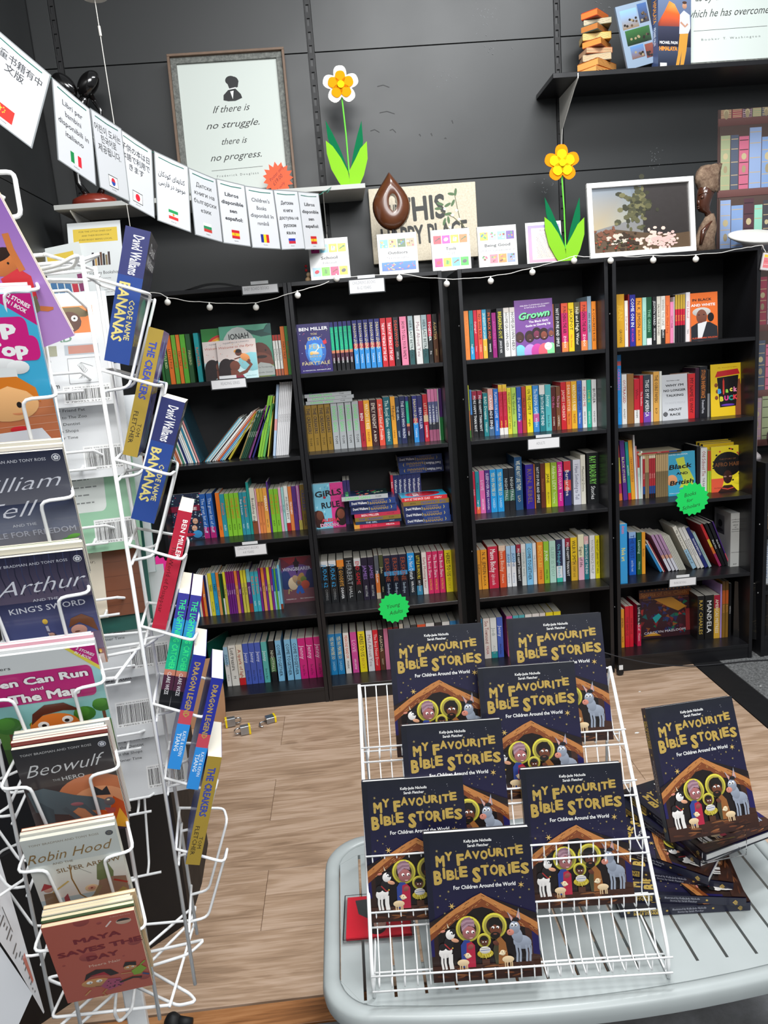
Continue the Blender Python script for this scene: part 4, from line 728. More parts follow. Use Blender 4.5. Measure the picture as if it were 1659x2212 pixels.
# ------------------------------------------------------------------ front covers
def face(A, x, y, r, skin, hair=None, look=0, smile=True):
    A.ell(x, y, r, r * 1.12, skin)
    for s in (-1, 1): A.ell(x + s * r * 0.38 + look * r * 0.15, y + r * 0.15, r * 0.17, r * 0.2, 'fbfbf6', n=10); A.ell(x + s * r * 0.38 + look * r * 0.22, y + r * 0.13, r * 0.08, r * 0.11, '1a1210', n=8)
    A.ell(x, y - r * 0.18, r * 0.1, r * 0.08, skin, n=8)
    if smile: A.ell(x, y - r * 0.4, r * 0.34, r * 0.16, 'f4ece4', a0=180, a1=360, n=8)
def art_bible(A):
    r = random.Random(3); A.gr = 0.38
    A.rect(0.0, 0, 1, 1, '1e1546', '10141f'); A.rect(0, 0, 0.055, 1, '161430', '0d111c')
    def tl(s, x0, x1, yb, size, dy, jig):
        # hand-cut capitals, slightly uneven, thicker than the face
        n = len(s); tot = sum(0.45 if c in 'IL ' else 1.2 if c == 'M' else 1 for c in s); x = x0; st = (x1 - x0) / tot
        for i, c in enumerate(s):
            w = st * (0.45 if c in 'IL ' else 1.2 if c == 'M' else 1); big = i in jig
            if c != ' ':
                sz = size * (1.32 if big else 1.0) * (1 + 0.06 * sin(i * 2.3)); yb2 = yb - (0.028 if big else 0) + 0.008 * sin(i * 1.9) + dy * i
                A.text(c, x + w * 0.5, yb2, sz, 'b4974a', bold=0.052, fit=w * (0.66 if c == 'I' else 0.95), rot=2 * sin(i * 3.1))
            x += w
    tl('MY FAVOURITE', 0.10, 0.93, 0.800, 0.074, 0.0018, (0, 3))
    tl('BIBLE STORIES', 0.07, 0.97, 0.682, 0.092, 0.0012, (0, 6))
    A.text('Kelly-Jade Nicholls', 0.51, 0.925, 0.026, 'f4f4f2', bold=0.02, fit=0.26); A.text('Sarah Fletcher', 0.51, 0.893, 0.026, 'f4f4f2', bold=0.02, fit=0.20)
    A.text('For Children Around the World', 0.54, 0.612, 0.036, 'f4f4f2', bold=0.02, fit=0.58, rot=0.6)
    G = '9a8a58'
    for x, y, q in ((.12, .88, .016), (.3, .87, .008), (.11, .81, .013), (.62, .885, .012), (.86, .89, .014), (.9, .79, .014), (.3, .735, .01), (.65, .79, .012), (.77, .77, .01), (.58, .775, .008), (.2, .60, .014), (.12, .575, .012),
                     (.09, .50, .015), (.22, .50, .034), (.36, .52, .018), (.15, .455, .013), (.11, .42, .014), (.88, .615, .032), (.80, .585, .014), (.95, .58, .014), (.86, .53, .014), (.74, .575, .009), (.66, .545, .009), (.5, .655, .009), (.64, .655, .012), (.9, .665, .012), (.17, .55, .01), (.29, .47, .008)):
        A.star(x, y, q, 'c8a860' if q > .03 else G, n=6, inner=0.3, rot=r.uniform(0, 60))
    for i in range(26): x, y = r.uniform(.08, .97), r.uniform(.42, .95); A.ell(x, y, .0022, .0022, 'cfcfd8', n=5)
    A.poly([(0, .40), (.49, .57), (1, .42), (1, 0), (0, 0)], '1a0f10')
    A.poly([(.08, .38), (.49, .52), (.93, .40), (.93, .12), (.08, .12)], '150c0c')
    A.poly([(.88, .40), (1, .38), (1, 0), (.88, 0)], '3a2016'); A.poly([(.94, .30), (1, .31), (1, .14), (.94, .15)], '1c1550')
    A.poly([(0, .40), (.07, .40), (.07, 0), (0, 0)], '2a1812'); A.poly([(0, .33), (.03, .33), (.03, .17), (0, .17)], '1c1550')
    n = 12; up = [(i / n, .355 + .235 * (1 - abs(i / n - .49) / .5) + .008 * sin(i * 7)) for i in range(n + 1)]
    lo = [(u, v - .085 - .01 * sin(u * 40)) for u, v in up][::-1]
    up2 = [(u, v - .042 + .006 * sin(u * 55)) for u, v in up]
    A.poly(up + lo, '7a3f1e')
    A.poly(up + up2[::-1], 'b5763f')
    for i in range(70):
        u = r.uniform(0.01, .97); v = .355 + .235 * (1 - abs(u - .49) / .5) - r.uniform(.008, .075); A.line([(u, v), (u + r.uniform(.015, .03), v + (0.012 if u < .49 else -0.012))], .0035, r.choice(['d09a5c', '5a2c14', 'c08048']))
    A.rect(0, 0, 1, .105, '2e1710', '3c2014')
    for i in range(26): u = r.uniform(0, .85); v = r.uniform(.01, .09); A.ell(u + .05, v, r.uniform(.03, .08), r.uniform(.006, .012), r.choice(['6a3c20', '4a2716', '80502c', '24110c']), rot=r.uniform(-12, 18), n=10)
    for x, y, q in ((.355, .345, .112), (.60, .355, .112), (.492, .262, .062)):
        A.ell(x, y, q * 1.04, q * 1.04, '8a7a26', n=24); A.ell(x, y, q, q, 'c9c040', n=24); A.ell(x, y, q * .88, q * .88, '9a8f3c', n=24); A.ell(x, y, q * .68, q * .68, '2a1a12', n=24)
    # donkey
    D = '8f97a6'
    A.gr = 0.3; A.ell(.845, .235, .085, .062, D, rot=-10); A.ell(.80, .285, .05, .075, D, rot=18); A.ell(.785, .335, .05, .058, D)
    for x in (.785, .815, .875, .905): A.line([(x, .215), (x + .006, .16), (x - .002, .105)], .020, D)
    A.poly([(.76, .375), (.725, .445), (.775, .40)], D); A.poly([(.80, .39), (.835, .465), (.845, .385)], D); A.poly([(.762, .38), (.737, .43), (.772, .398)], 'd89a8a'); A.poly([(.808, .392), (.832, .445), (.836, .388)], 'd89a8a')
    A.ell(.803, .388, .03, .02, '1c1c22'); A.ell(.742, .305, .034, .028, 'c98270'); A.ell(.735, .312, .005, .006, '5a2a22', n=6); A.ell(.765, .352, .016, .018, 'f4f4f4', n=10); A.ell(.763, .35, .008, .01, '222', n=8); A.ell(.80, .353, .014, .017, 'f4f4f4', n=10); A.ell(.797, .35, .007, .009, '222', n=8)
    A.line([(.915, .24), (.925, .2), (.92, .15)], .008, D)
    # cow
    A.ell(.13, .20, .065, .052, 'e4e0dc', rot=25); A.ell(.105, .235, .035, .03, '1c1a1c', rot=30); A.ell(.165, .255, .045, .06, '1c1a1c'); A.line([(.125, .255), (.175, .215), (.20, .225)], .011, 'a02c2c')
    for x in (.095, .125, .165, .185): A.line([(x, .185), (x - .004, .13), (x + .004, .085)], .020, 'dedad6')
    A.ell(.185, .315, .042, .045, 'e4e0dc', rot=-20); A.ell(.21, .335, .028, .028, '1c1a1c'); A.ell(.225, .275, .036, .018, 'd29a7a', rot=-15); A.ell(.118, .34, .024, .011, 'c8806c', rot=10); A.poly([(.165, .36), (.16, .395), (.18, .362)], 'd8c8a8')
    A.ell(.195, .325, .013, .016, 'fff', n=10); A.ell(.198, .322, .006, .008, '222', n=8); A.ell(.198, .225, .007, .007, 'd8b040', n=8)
    # mother in striped turban and blue cloak
    A.poly([(.27, .09), (.275, .24), (.31, .275), (.36, .27), (.385, .22), (.40, .09)], '2c3f86'); A.poly([(.31, .09), (.33, .25), (.375, .26), (.405, .235), (.40, .09)], 'a8203c')
    A.ell(.365, .225, .03, .022, '8a4a44', rot=30)
    A.ell(.36, .32, .062, .06, '9c6060'); A.poly([(.295, .33), (.29, .385), (.325, .42), (.375, .425), (.415, .395), (.415, .355), (.36, .37)], '9a7684')
    for k in range(4): A.line([(.295, .342 + k * .02), (.345, .372 + k * .014), (.41, .372 + k * .013)], .005, '6e505e' if k % 2 else 'b898a4')
    for x in (.345, .395): A.ell(x, .325, .015, .014, 'f6f4f0', n=10); A.ell(x + .005, .321, .007, .008, '2a1612', n=8)
    A.ell(.375, .287, .017, .007, 'e8b8b0', a0=180, a1=360, n=8)
    # father in orange robe
    A.poly([(.585, .10), (.60, .26), (.645, .285), (.69, .24), (.705, .14), (.70, .10)], '8f5a2c'); A.poly([(.585, .10), (.57, .20), (.60, .27), (.625, .24), (.61, .10)], '3c3a26')
    A.ell(.61, .335, .058, .062, '6a3a26'); A.poly([(.553, .345), (.55, .39), (.59, .415), (.645, .41), (.67, .37), (.665, .31), (.65, .35), (.60, .365)], '17110f'); A.ell(.60, .293, .046, .03, '17110f'); A.ell(.60, .302, .018, .007, '7a4634', n=8)
    for x in (.585, .628): A.ell(x, .345, .014, .012, 'f6f4f0', n=10); A.ell(x - .004, .341, .007, .008, '2a1612', n=8)
    A.ell(.60, .24, .03, .02, '5c3224', rot=-30)
    # child in the manger
    A.ell(.495, .175, .075, .038, 'b8a432', n=18)
    for i in range(22): u = r.uniform(.43, .55); A.line([(u, r.uniform(.15, .19)), (u + r.uniform(-.03, .03), r.uniform(.14, .2))], .004, r.choice(['d8c850', '8a7a20', 'e8dc70']))
    A.ell(.495, .20, .052, .032, 'd4d0ca'); A.line([(.455, .21), (.535, .213)], .006, '8a8884'); A.line([(.452, .197), (.54, .2)], .006, '5a6a9a')
    A.ell(.495, .255, .034, .036, '5a3222'); A.ell(.495, .277, .034, .018, '17100e')
    for x in (.482, .508): A.ell(x, .254, .006, .005, 'f4f4f4', n=8)
    A.rect(.46, .10, .53, .14, '4a2a1a')
    # lambs
    for x, y, s in ((.285, .125, 1), (.70, .13, -1)):
        A.ell(x, y, .055, .03, 'd8bf98'); A.ell(x + s * .045, y + .045, .026, .025, 'e4d0ac'); A.ell(x + s * .066, y + .04, .014, .01, 'e8d8b8'); A.ell(x + s * .02, y + .052, .012, .006, 'c09a70', rot=20); A.ell(x + s * .05, y + .05, .004, .005, '222', n=6)
        for q in (-.03, -.01, .02, .035): A.line([(x + q, y - .01), (x + q, y - .05)], .010, 'd0b48c')
def bible(M, label, group='copies of the dark blue nativity story book', w=0.19, h=0.2521, t=0.017):
    return book('hardback_book', M, w, h, t, '15162c', cover='111322', art=art_bible, hard=True, ck='bible', page='e8e8e6', label=label, group=group,
                texts=(('MY FAVOURITE', .10, .31, .30, 'c8a850', .05, .30), ('BIBLE STORIES', .10, .31, .34, 'c8a850', .05, .68), ('Illustrated by Kelly-Jade Nicholls', .40, .66, .24, 'b8b8c4', .0, .32), ('Stories by Sarah Fletcher', .44, .64, .24, 'b8b8c4', 0, .68),
                       ('*', .045, .075, .5, 'c8a850', .05), ('*', .345, .37, .4, 'c8a850', .05), ('*', .70, .725, .4, 'c8a850', .05), ('@', .90, .94, .5, 'b89a50', .03)))

def art_jonah(A):
    A.rect(0, 0, 1, 1, '24765c', '5fae90'); A.ell(.36, .52, .34, .46, 'b8bcb8', n=20); A.ell(.74, .36, .24, .30, '5a2c20', n=20); A.ell(.74, .25, .26, .22, '6e3a2a'); A.ell(.72, .12, .36, .14, '6a7a2a')
    A.poly([(.5, .92), (.62, .82), (.8, .76), (1, .78), (1, 1), (.92, .98), (.86, .9), (.7, .88)], '1a4a44'); A.poly([(.85, .85), (.95, 1), (1, 1), (1, .8)], '24605a')
    A.text('JONAH', .36, .75, .11, '17191c', bold=.02, fit=.40, rot=2)
    for x in (.68, .86): A.ell(x, .5, .018, .02, '17100e', n=8)
    A.ell(.77, .38, .11, .03, '2a1410'); A.poly([(.62, .02), (.66, .22), (.74, .28), (.92, .24), (1, .18), (1, .02)], 'a4a8a4'); A.text('Tim Thornborough', .82, .17, .028, '333', fit=.28); A.text('Jennifer Davison', .82, .07, .028, '333', fit=.28)
def art_rainbow(A):
    A.rect(0, 0, 1, 1, '2f8a3a'); 
    for k, c in enumerate(['d03030', 'ef9a30', 'f0e040', '4ab050', '4a6ad0', '7a3ab0', 'b8c8f0']): A.ell(.5, .5, .48 - k * .055, .48 - k * .055, c, n=24)
    A.rect(0, 0, 1, .45, '5a8a2a'); A.ell(.5, .55, .34, .1, '7a3a24'); A.ell(.5, .38, .4, .1, 'a8a030')
def art_party(A):
    A.rect(0, 0, 1, 1, 'f4e4de'); A.rect(0, 0, 1, .46, 'c8e8ea'); A.ell(.86, .42, .34, .24, '8fd0d8'); A.rect(0, .0, 1, .1, 'c8e8ea')
    r = random.Random(4)
    for i in range(24): u, v = r.uniform(.03, .95), r.uniform(.2, .95); A.poly([(u, v), (u + .02, v + .012), (u + .024, v), (u + .004, v - .012)], r.choice(['e8b050', 'e8907a', 'b8c8c0']))
    A.ell(.20, .28, .20, .26, '241618', n=20); A.ell(.08, .1, .14, .2, '241618'); A.ell(.34, .36, .15, .15, '241618'); A.ell(.42, .34, .13, .13, '7a4230'); A.poly([(.5, .36), (.57, .35), (.53, .3)], '7a4230'); A.poly([(.30, .25), (.48, .22), (.60, .06), (.30, 0)], '7a4230')
    A.ell(.5, .03, .14, .1, '8a2038'); A.line([(.46, .1), (.70, .18), (.84, .34), (.66, .55)], .08, '7a4230'); A.ell(.64, .58, .05, .07, '7a4230')
    A.ell(.70, .54, .13, .09, 'f4a060', rot=-30); A.ell(.54, .67, .085, .085, '7a4230'); A.ell(.54, .71, .08, .05, '241618'); A.line([(.58, .55), (.42, .51)], .03, '7a4230'); A.ell(.79, .44, .04, .05, '7a4230'); A.poly([(.42, .72), (.5, .76), (.44, .66)], 'f0a030')
    A.text('Welcome to the Party', .50, .80, .062, 'c87060', fit=.90, rot=2, shear=.2); A.text('GABRIELLE UNION', .5, .92, .03, '8a8a92', fit=.66, rot=2); A.text('Ashley Evans', .82, .06, .022, '5a8a90', fit=.26)
def art_fell(A):
    A.rect(0, 0, 1, 1, '2a1a6a', '241a58'); A.ell(.52, .44, .32, .44, '2c6ac0', n=24); A.ell(.5, .4, .22, .3, '5aa8e8', n=24); r = random.Random(9)
    for i in range(40): u, v = r.uniform(.05, .95), r.uniform(.05, .85); A.star(u, v, r.uniform(.006, .018), r.choice(['e8d8a0', 'f08a8a', 'c8d8f8', 'e8607a']), n=4)
    A.text('BEN MILLER', .5, .86, .10, 'fdfdfd', bold=.02, fit=.88)
    for s, y, q, f in (('THE', .77, .05, .2), ('DAY', .66, .1, .38), ('I FELL', .49, .13, .6), ('INTO A', .31, .05, .35), ('FAIRYTALE', .16, .10, .86)): A.text(s, .5, y, q, 'c9b98a', bold=.02, fit=f)
    A.ell(.48, .4, .14, .05, 'e8c8a0', rot=-10); A.ell(.38, .39, .05, .05, 'e8b860'); A.line([(.5, .42), (.62, .5), (.6, .56)], .03, 'd8e8f8'); A.poly([(.75, .63), (.86, .66), (.88, .58), (.78, .56)], 'd02a3a'); A.text('A MAGICAL ADVENTURE', .5, .04, .03, 'fff', fit=.86)
def art_girls(A):
    A.rect(0, 0, .56, 1, '7ac0d8'); A.rect(.56, 0, 1, 1, 'd83a8a'); r = random.Random(2)
    for i in range(16): u, v = r.uniform(.0, .5), r.uniform(.2, 1); A.poly([(u, v), (u + .07, v + .02), (u + .04, v - .05)], r.choice(['a8dcec', '5aa8c8']))
    for i in range(50): A.ell(.6 + (i % 7) * .06, .45 + (i // 7) * .07, .012, .012, 'a82068', n=6)
    A.text('GiRLS', .5, .72, .2, '1c1c22', bold=.03, fit=.9, rot=3); A.text('RULE', .55, .46, .2, '1c1c22', bold=.03, fit=.62, rot=3); A.ell(.36, .69, .05, .04, 'b01c2c')
    A.ell(.10, .22, .2, .3, '3a1c18', n=20); A.ell(.16, .3, .12, .16, '6a3a2a'); A.ell(.88, .25, .22, .32, '2a1612', n=20); A.ell(.86, .3, .13, .17, '8a4a34'); A.text('ALESHA', .5, .15, .11, 'd83a4a', bold=.05, fit=.6); A.text('DIXON', .45, .04, .11, 'f4f4f4', bold=.05, fit=.62); A.text('DIXON', .46, .045, .11, 'c83a7a', bold=.02, fit=.6)
def art_wing(A):
    A.rect(0, 0, 1, 1, '5a3a5a', '7a2a3a'); A.ell(.5, .62, .5, .3, '6a4a8a'); A.ell(.15, .5, .16, .3, '2a3a70'); A.ell(.9, .5, .16, .3, '2a3060'); A.poly([(0, .3), (1, .3), (1, 0), (0, 0)], '7a4a54'); A.poly([(.4, .9), (.5, 1), (.6, .9), (.5, .6)], '2a1420')
    for i in range(8): A.line([(0, .02 + i * .035), (1, .03 + i * .03)], .004, '4a2a34')
    A.poly([(.05, 1), (.3, .84), (.45, .9), (.5, 1)], '9a2a34'); A.poly([(.95, 1), (.7, .84), (.55, .9), (.5, 1)], '8a2434')
    A.text('WINGBEARER', .5, .70, .11, 'e8e8f4', bold=.01, fit=.84); A.ell(.36, .42, .15, .2, 'd8c0a0'); A.ell(.46, .5, .1, .15, 'b09070', rot=30); A.ell(.6, .52, .1, .18, 'a88048', rot=-20); A.ell(.68, .5, .09, .09, '6a7a3a'); A.ell(.72, .38, .13, .13, 'b04a3a'); A.ell(.52, .42, .08, .09, '6a6a74'); A.ell(.53, .43, .055, .06, '8a5a3c')
    A.poly([(.42, .22), (.5, .36), (.6, .36), (.68, .2), (.58, .18), (.54, .25), (.48, .18)], '2a5ab0'); A.line([(.2, .2), (.22, .3), (.3, .26)], .04, 'b0a060'); A.text('MARJORIE LIU', .26, .07, .03, 'f0f0f0', fit=.3); A.text('TENY ISSAKHANIAN', .73, .07, .03, 'f0f0f0', fit=.42)
def art_grown(A):
    A.rect(0, 0, 1, 1, '7d4a9c'); A.text('MELISSA CUMMINGS-QUARRY', .54, .89, .034, 'f0e4f4', bold=.02, fit=.78, rot=2); A.text('& NATALIE A. CARTER', .54, .85, .034, 'f0e4f4', bold=.02, fit=.56, rot=2)
    A.text('Grown', .53, .66, .17, '101014', bold=.09, fit=.86, rot=5, shear=.25); A.text('Grown', .515, .67, .17, '7ae0a0', bold=.035, fit=.82, rot=5, shear=.25); A.text("The Black Girls'", .62, .585, .055, 'fff', bold=.02, fit=.52, rot=3); A.text('Guide to Glowing Up', .60, .52, .055, 'fff', bold=.02, fit=.66, rot=4)
    for x, y, q, c, b in ((.1, .33, .12, '3a1c1c', '78c8d8'), (.36, .33, .13, '2a1618', 'b890e0'), (.55, .38, .13, '24121a', 'c8409a'), (.74, .36, .13, '2a1216', 'f06070'), (.93, .38, .1, '4a3060', '8ae8a0')):
        A.ell(x, .05, q * 1.25, .2, b, n=20); A.ell(x, y, q, q * 1.2, c, n=18); A.ell(x, y - .02, q * .62, q * .75, {'3a1c1c': '4a2420', '2a1618': '4a2420', '24121a': '7a2a4a', '2a1216': '8a4434', '4a3060': '8a4c3a'}[c]); A.ell(x + .01, y - .06, q * .2, q * .07, 'f4f0f0', a0=180, a1=360, n=8)
    A.ell(.84, .13, .1, .1, 'f8f8f6', n=20); A.text('Read it!', .84, .12, .02, '222', fit=.12)
def art_barrister(A):
    A.rect(0, 0, 1, 1, 'e8702c'); A.text('IN BLACK', .42, .83, .09, '16161a', bold=.03, fit=.72); A.text('AND WHITE', .46, .72, .09, 'f0f0f0', bold=.03, fit=.9)
    A.poly([(0, 0), (0, .30), (.25, .38), (.7, .38), (.98, .28), (1, 0)], '24262c'); A.ell(.4, .60, .34, .16, 'c8c4be', n=20); A.ell(.74, .48, .12, .16, '1a1416'); A.ell(.4, .50, .2, .26, '7a4a3a', n=20); A.poly([(.25, .36), (.6, .40), (.4, .05), (.25, .05)], 'e4e4e4')
    for x in (.3, .48): A.ell(x, .54, .035, .016, '1a1210', n=8)
    A.ell(.36, .38, .06, .016, '6a2a2a', n=8); A.text('ALEXANDRA WILSON', .5, .04, .055, 'ee5a2c', bold=.02, fit=.94)
def art_talk(A):
    A.rect(0, 0, 1, 1, 'd4d6da'); 
    for s, y, f in (("WHY I'M", .74, .7), ('NO LONGER', .63, .86), ('TALKING', .52, .68), ('ABOUT', .21, .52), ('RACE', .1, .40)): A.text(s, .5, y, .085, '17171a', bold=.03, fit=f)
    A.text('Reni Eddo-Lodge', .45, .86, .035, '333', bold=.02, fit=.5); A.text('TO WHITE PEOPLE', .5, .36, .07, 'c6c8cc', bold=.02, fit=.8); A.ell(.12, .14, .09, .09, '2a2a2e', n=18)
    for k in range(3): A.line([(.05, .11 + k * .03), (.19, .11 + k * .03)], .01, 'd4d6da')
def art_buck(A):
    A.rect(0, 0, 1, 1, 'f0c820'); A.poly([(.72, .0), (.95, .0), (.98, .2), (.9, .52), (.86, .70), (.78, .68), (.72, .5)], '8a4a2a'); A.poly([(.19, .74), (.82, .77), (.74, .18), (.27, .17)], '151012'); A.poly([(.13, .75), (.2, .86), (.8, .89), (.86, .79)], 'c8242c'); A.ell(.16, .60, .05, .06, '8a4a2a'); A.ell(.2, .48, .05, .06, '8a4a2a'); A.ell(.17, .36, .05, .06, '8a4a2a')
    A.line([(.38, .45), (.38, .68)], .05, 'd83a2c'); A.poly([(.355, .66), (.405, .66), (.38, .73)], 'd83a2c')
    for s, x, y, c in (('B', .26, .44, '4ab0e8'), ('l', .38, .42, 'e84a3a'), ('a', .48, .45, '9ad84a'), ('c', .6, .47, 'f0e060'), ('k', .72, .46, 'f08ab0'), ('B', .32, .29, 'e8e040'), ('U', .46, .30, 'e84a9a'), ('C', .59, .30, '2a9a8a'), ('K', .72, .31, 'e8404a')): A.text(s, x, y, .13, c, bold=.06)
    A.ell(.5, .21, .2, .03, '6a3ab0', n=14); A.text('A NOVEL', .5, .92, .025, 'c89a18', fit=.6)
def art_british(A):
    A.rect(0, 0, 1, 1, '3fa8cc'); A.poly([(.3, .85), (.6, .88), (.66, .68), (.8, .56), (.95, .35), (.9, .22), (.4, .17), (.55, .35), (.45, .55)], 'ccd84a'); A.ell(.14, .36, .2, .2, 'e8a070')
    A.text('Black', .46, .62, .17, '15151a', bold=.03, fit=.84, rot=3, shear=.15); A.text('AND', .52, .48, .09, '15151a', bold=.04, fit=.42); A.text('British', .5, .26, .16, '15151a', bold=.03, fit=.88, rot=3, shear=.15); A.text('DAVID OLUSOGA', .4, .93, .05, 'e8f4f8', bold=.02, fit=.68); A.text('A short, essential history', .34, .05, .04, 'fff', fit=.6)
def art_afro(A):
    A.rect(0, 0, 1, 1, 'f0d82c'); A.poly([(.0, .3), (.4, .3), (.3, .0), (0, .0)], 'e85a3a'); A.ell(.9, .8, .1, .1, '9ac83a'); A.ell(.95, .42, .09, .06, '4a5ab0'); A.ell(.88, .22, .22, .12, 'f0d82c'); A.ell(.5, .60, .44, .37, '151012', n=28); r = random.Random(8)
    for i in range(20): a = r.uniform(0, 2 * pi); A.ell(.5 + .44 * cos(a), .58 + .36 * sin(a), .03, .025, r.choice(['d82a3a', 'fff', 'f0d82c', '151012', '151012']), n=8)
    A.ell(.5, .32, .14, .2, '3a1c16', n=20); A.poly([(.2, .0), (.38, .14), (.62, .14), (.8, .0)], '3a1c16')
    for x in (.42, .58): A.ell(x, .33, .04, .02, 'e8b0a0', n=10); A.ell(x, .33, .015, .015, '111', n=8)
    A.ell(.5, .23, .04, .015, '2a0f10', n=8); A.line([(.32, .08), (.5, .05), (.68, .08)], .03, 'd84a3a'); A.text('THE STORY OF', .5, .70, .045, '8a5a3a', fit=.5); A.text('AFRO HAIR', .5, .56, .12, '7a4a2a', bold=.03, fit=.8); A.text('K.N. Chimbiri', .2, .08, .035, '222', fit=.22)
def art_spirits(A):
    r = random.Random(12); A.rect(0, 0, 1, 1, '3a1820'); A.rect(0, .83, 1, .95, '8a4a1c')
    for i in range(70): u, v = r.uniform(0, .9), r.uniform(.05, .78); a = r.uniform(0, 3); q = r.uniform(.05, .14); A.poly([(u, v), (u + q * cos(a), v + q * sin(a)), (u + q * cos(a + .8), v + q * sin(a + .8))], r.choice(['7a2024', 'a82c28', '24346a', '1a5a5a', '3a2450', '5a1c2c', '8a4a20', '2a2a5a', '1c6a4a']))
    A.poly([(.28, .80), (.62, .82), (.9, .60), (.74, .52), (.55, .62)], 'c88a2a'); A.poly([(.24, .42), (.36, .5), (.42, .44), (.3, .3)], '1f9a9c'); A.poly([(.05, .05), (.25, .12), (.4, .04)], 'd89a2c'); A.text('Spirits of the Cloth', .47, .87, .075, 'c8884a', fit=.88); A.text('Contemporary African American Quilts', .5, .79, .03, '9a6a4a', fit=.86)
    A.text('CAROLYN MAZLOOMI', .48, .10, .045, 'e8e0e8', bold=.01, fit=.82, rot=2); A.rect(.88, .1, 1, .55, '8a2a2c')
    for i in range(14): A.poly([(.02 + i * .07, 1), (.05 + i * .07, 1), (.035 + i * .07, .97)], 'c87a2c')
def art_ice(A):
    r = random.Random(6); A.rect(0, 0, 1, 1, '232c44')
    for i in range(160): u, v = r.uniform(0, 1), r.uniform(0, 1); A.ell(u, v, r.uniform(.012, .035), r.uniform(.01, .03), r.choice(['8ac8b8', 'b8d8e8', '3a5a8a', '7a9ab0', 'c83a5a', 'e8e8f0', '2a6a7a']), n=6)
    A.rect(.0, .62, .95, .74, '8a1a3a'); A.text('SLIME', .6, .64, .1, 'f0e8e8', bold=.03, fit=.5)
    for x, y in ((.75, .4), (.7, .25), (.3, .3)): A.ell(x, y, .14, .11, '1a2440'); face(A, x, y, .09, 'd8a080')
    A.ell(.78, .12, .16, .13, '3a8ac0', n=16); A.ell(.4, .12, .3, .06, 'b02a3a')
def art_teal(A): A.rect(0, 0, 1, 1, '125a4c'); A.ell(.5, .5, .3, .3, '1a6a58')

# ------------------------------------------------------------------ face-out books on the shelves
P = lambda ox, oy, s, x, y: (ox + x / s, oy + y / s)
def fo(crop, name, ci, si, Y, bl, br, h, t, art, label, **k):
    ox, oy, s = crop; return faceout(name, ci, si, Y, P(ox, oy, s, *bl), P(ox, oy, s, *br), h, t, art, label, **k)
C11 = (350, 610, 5.352)
fo(C11, 'picture_book', 0, 0, 0.085, (712, 1080), (1308, 1052), 0.215, 0.01, art_jonah, 'large green picture book standing behind the two pale board books', sp='1c5a4a', lean=5)
fo(C11, 'picture_book', 0, 0, 0.11, (505, 1100), (735, 1080), 0.212, 0.01, art_rainbow, 'picture book with a rainbow cover, left of the large green picture book', sp='b02a2a', lean=5, w=0.165)
fo(C11, 'board_book', 0, 0, 0.062, (510, 1128), (760, 1120), 0.158, 0.012, art_party, 'pale pink and blue board book, the one half covered by its twin', sp='f0e0da', lean=5, ck='party', w=0.158)
fo(C11, 'board_book', 0, 0, 0.038, (670, 1115), (1112, 1080), 0.158, 0.012, art_party, 'pale pink and blue board book of a mother lifting her baby, in front', sp='f0e0da', lean=5, ck='party', w=0.158)
fo((630, 590, 4.88), 'paperback_book', 1, 0, 0.06, (97, 1032), (437, 1012), 0.198, 0.022, art_fell, 'dark blue face-out paperback at the left of the top shelf, second bookcase', sp='2a1a6a', lean=3)
fo((660, 960, 4.88), 'paperback_book', 1, 2, 0.13, (105, 860), (410, 850), 0.196, 0.012, None, 'pale blue paperback hidden behind the half pink, half blue cover', sp='9ccfe0', lean=3)
fo((660, 960, 4.88), 'paperback_book', 1, 2, 0.105, (118, 888), (430, 876), 0.198, 0.015, art_girls, 'face-out paperback, half blue and half pink, with brushed black lettering', sp='3a2c6a', lean=3)
fo((420, 1170, 5.53), 'graphic_novel', 0, 3, 0.19, (1062, 745), (1458, 713), 0.212, 0.016, art_wing, 'face-out maroon and violet book of a child among winged beasts', sp='5a2a3a', lean=5)
fo((990, 610, 5.027), 'paperback_book', 2, 0, 0.085, (637, 772), (1046, 738), 0.226, 0.018, art_grown, 'face-out purple book with green script title and five drawn girls', sp='7d4a9c', lean=4)
fo((1310, 600, 4.754), 'paperback_book', 3, 0, 0.085, (872, 603), (1146, 580), 0.198, 0.016, art_barrister, 'face-out orange paperback with a barrister in a pale wig', sp='e8702c', lean=3)
fo((1310, 740, 4.754), 'paperback_book', 3, 1, 0.14, (668, 778), (860, 764), 0.2, 0.012, None, 'brown face-out paperback mostly hidden behind the white lettered cover', sp='8a6a58', lean=4)
fo((1310, 740, 4.754), 'paperback_book', 3, 1, 0.115, (577, 788), (840, 766), 0.198, 0.016, art_talk, 'face-out white paperback covered in large black capitals', sp='d4d6da', lean=4)
fo((1310, 740, 4.754), 'paperback_book', 3, 1, 0.105, (1074, 758), (1421, 735), 0.226, 0.022, art_buck, 'face-out yellow book with a hand holding a black coffee cup', sp='1c1a12', lean=3)
for k in range(3):
    fo((1310, 920, 4.754), 'paperback_book', 3, 2, 0.20 - 0.024 * k, (930 + 34 * k, 690), (1285 + 34 * k, 668), 0.222 - 0.004 * k, 0.02, art_buck, ['yellow cup book at the back of the three behind the afro cover', 'yellow cup book in the middle of the three behind the afro cover', 'yellow cup book nearest the afro cover, red lid showing'][k], sp='1c1a12', lean=3, ck='buck%d' % (k > 0), w=0.155)
fo((1310, 920, 4.754), 'paperback_book', 3, 2, 0.115, (638, 718), (918, 692), 0.196, 0.016, art_british, 'face-out light blue book with black script over a yellow-green map', sp='2f98bc', lean=4)
fo((1310, 920, 4.754), 'paperback_book', 3, 2, 0.11, (1080, 703), (1412, 690), 0.205, 0.012, art_afro, 'face-out yellow book of a woman with a huge black afro', sp='e0c82c', lean=3)
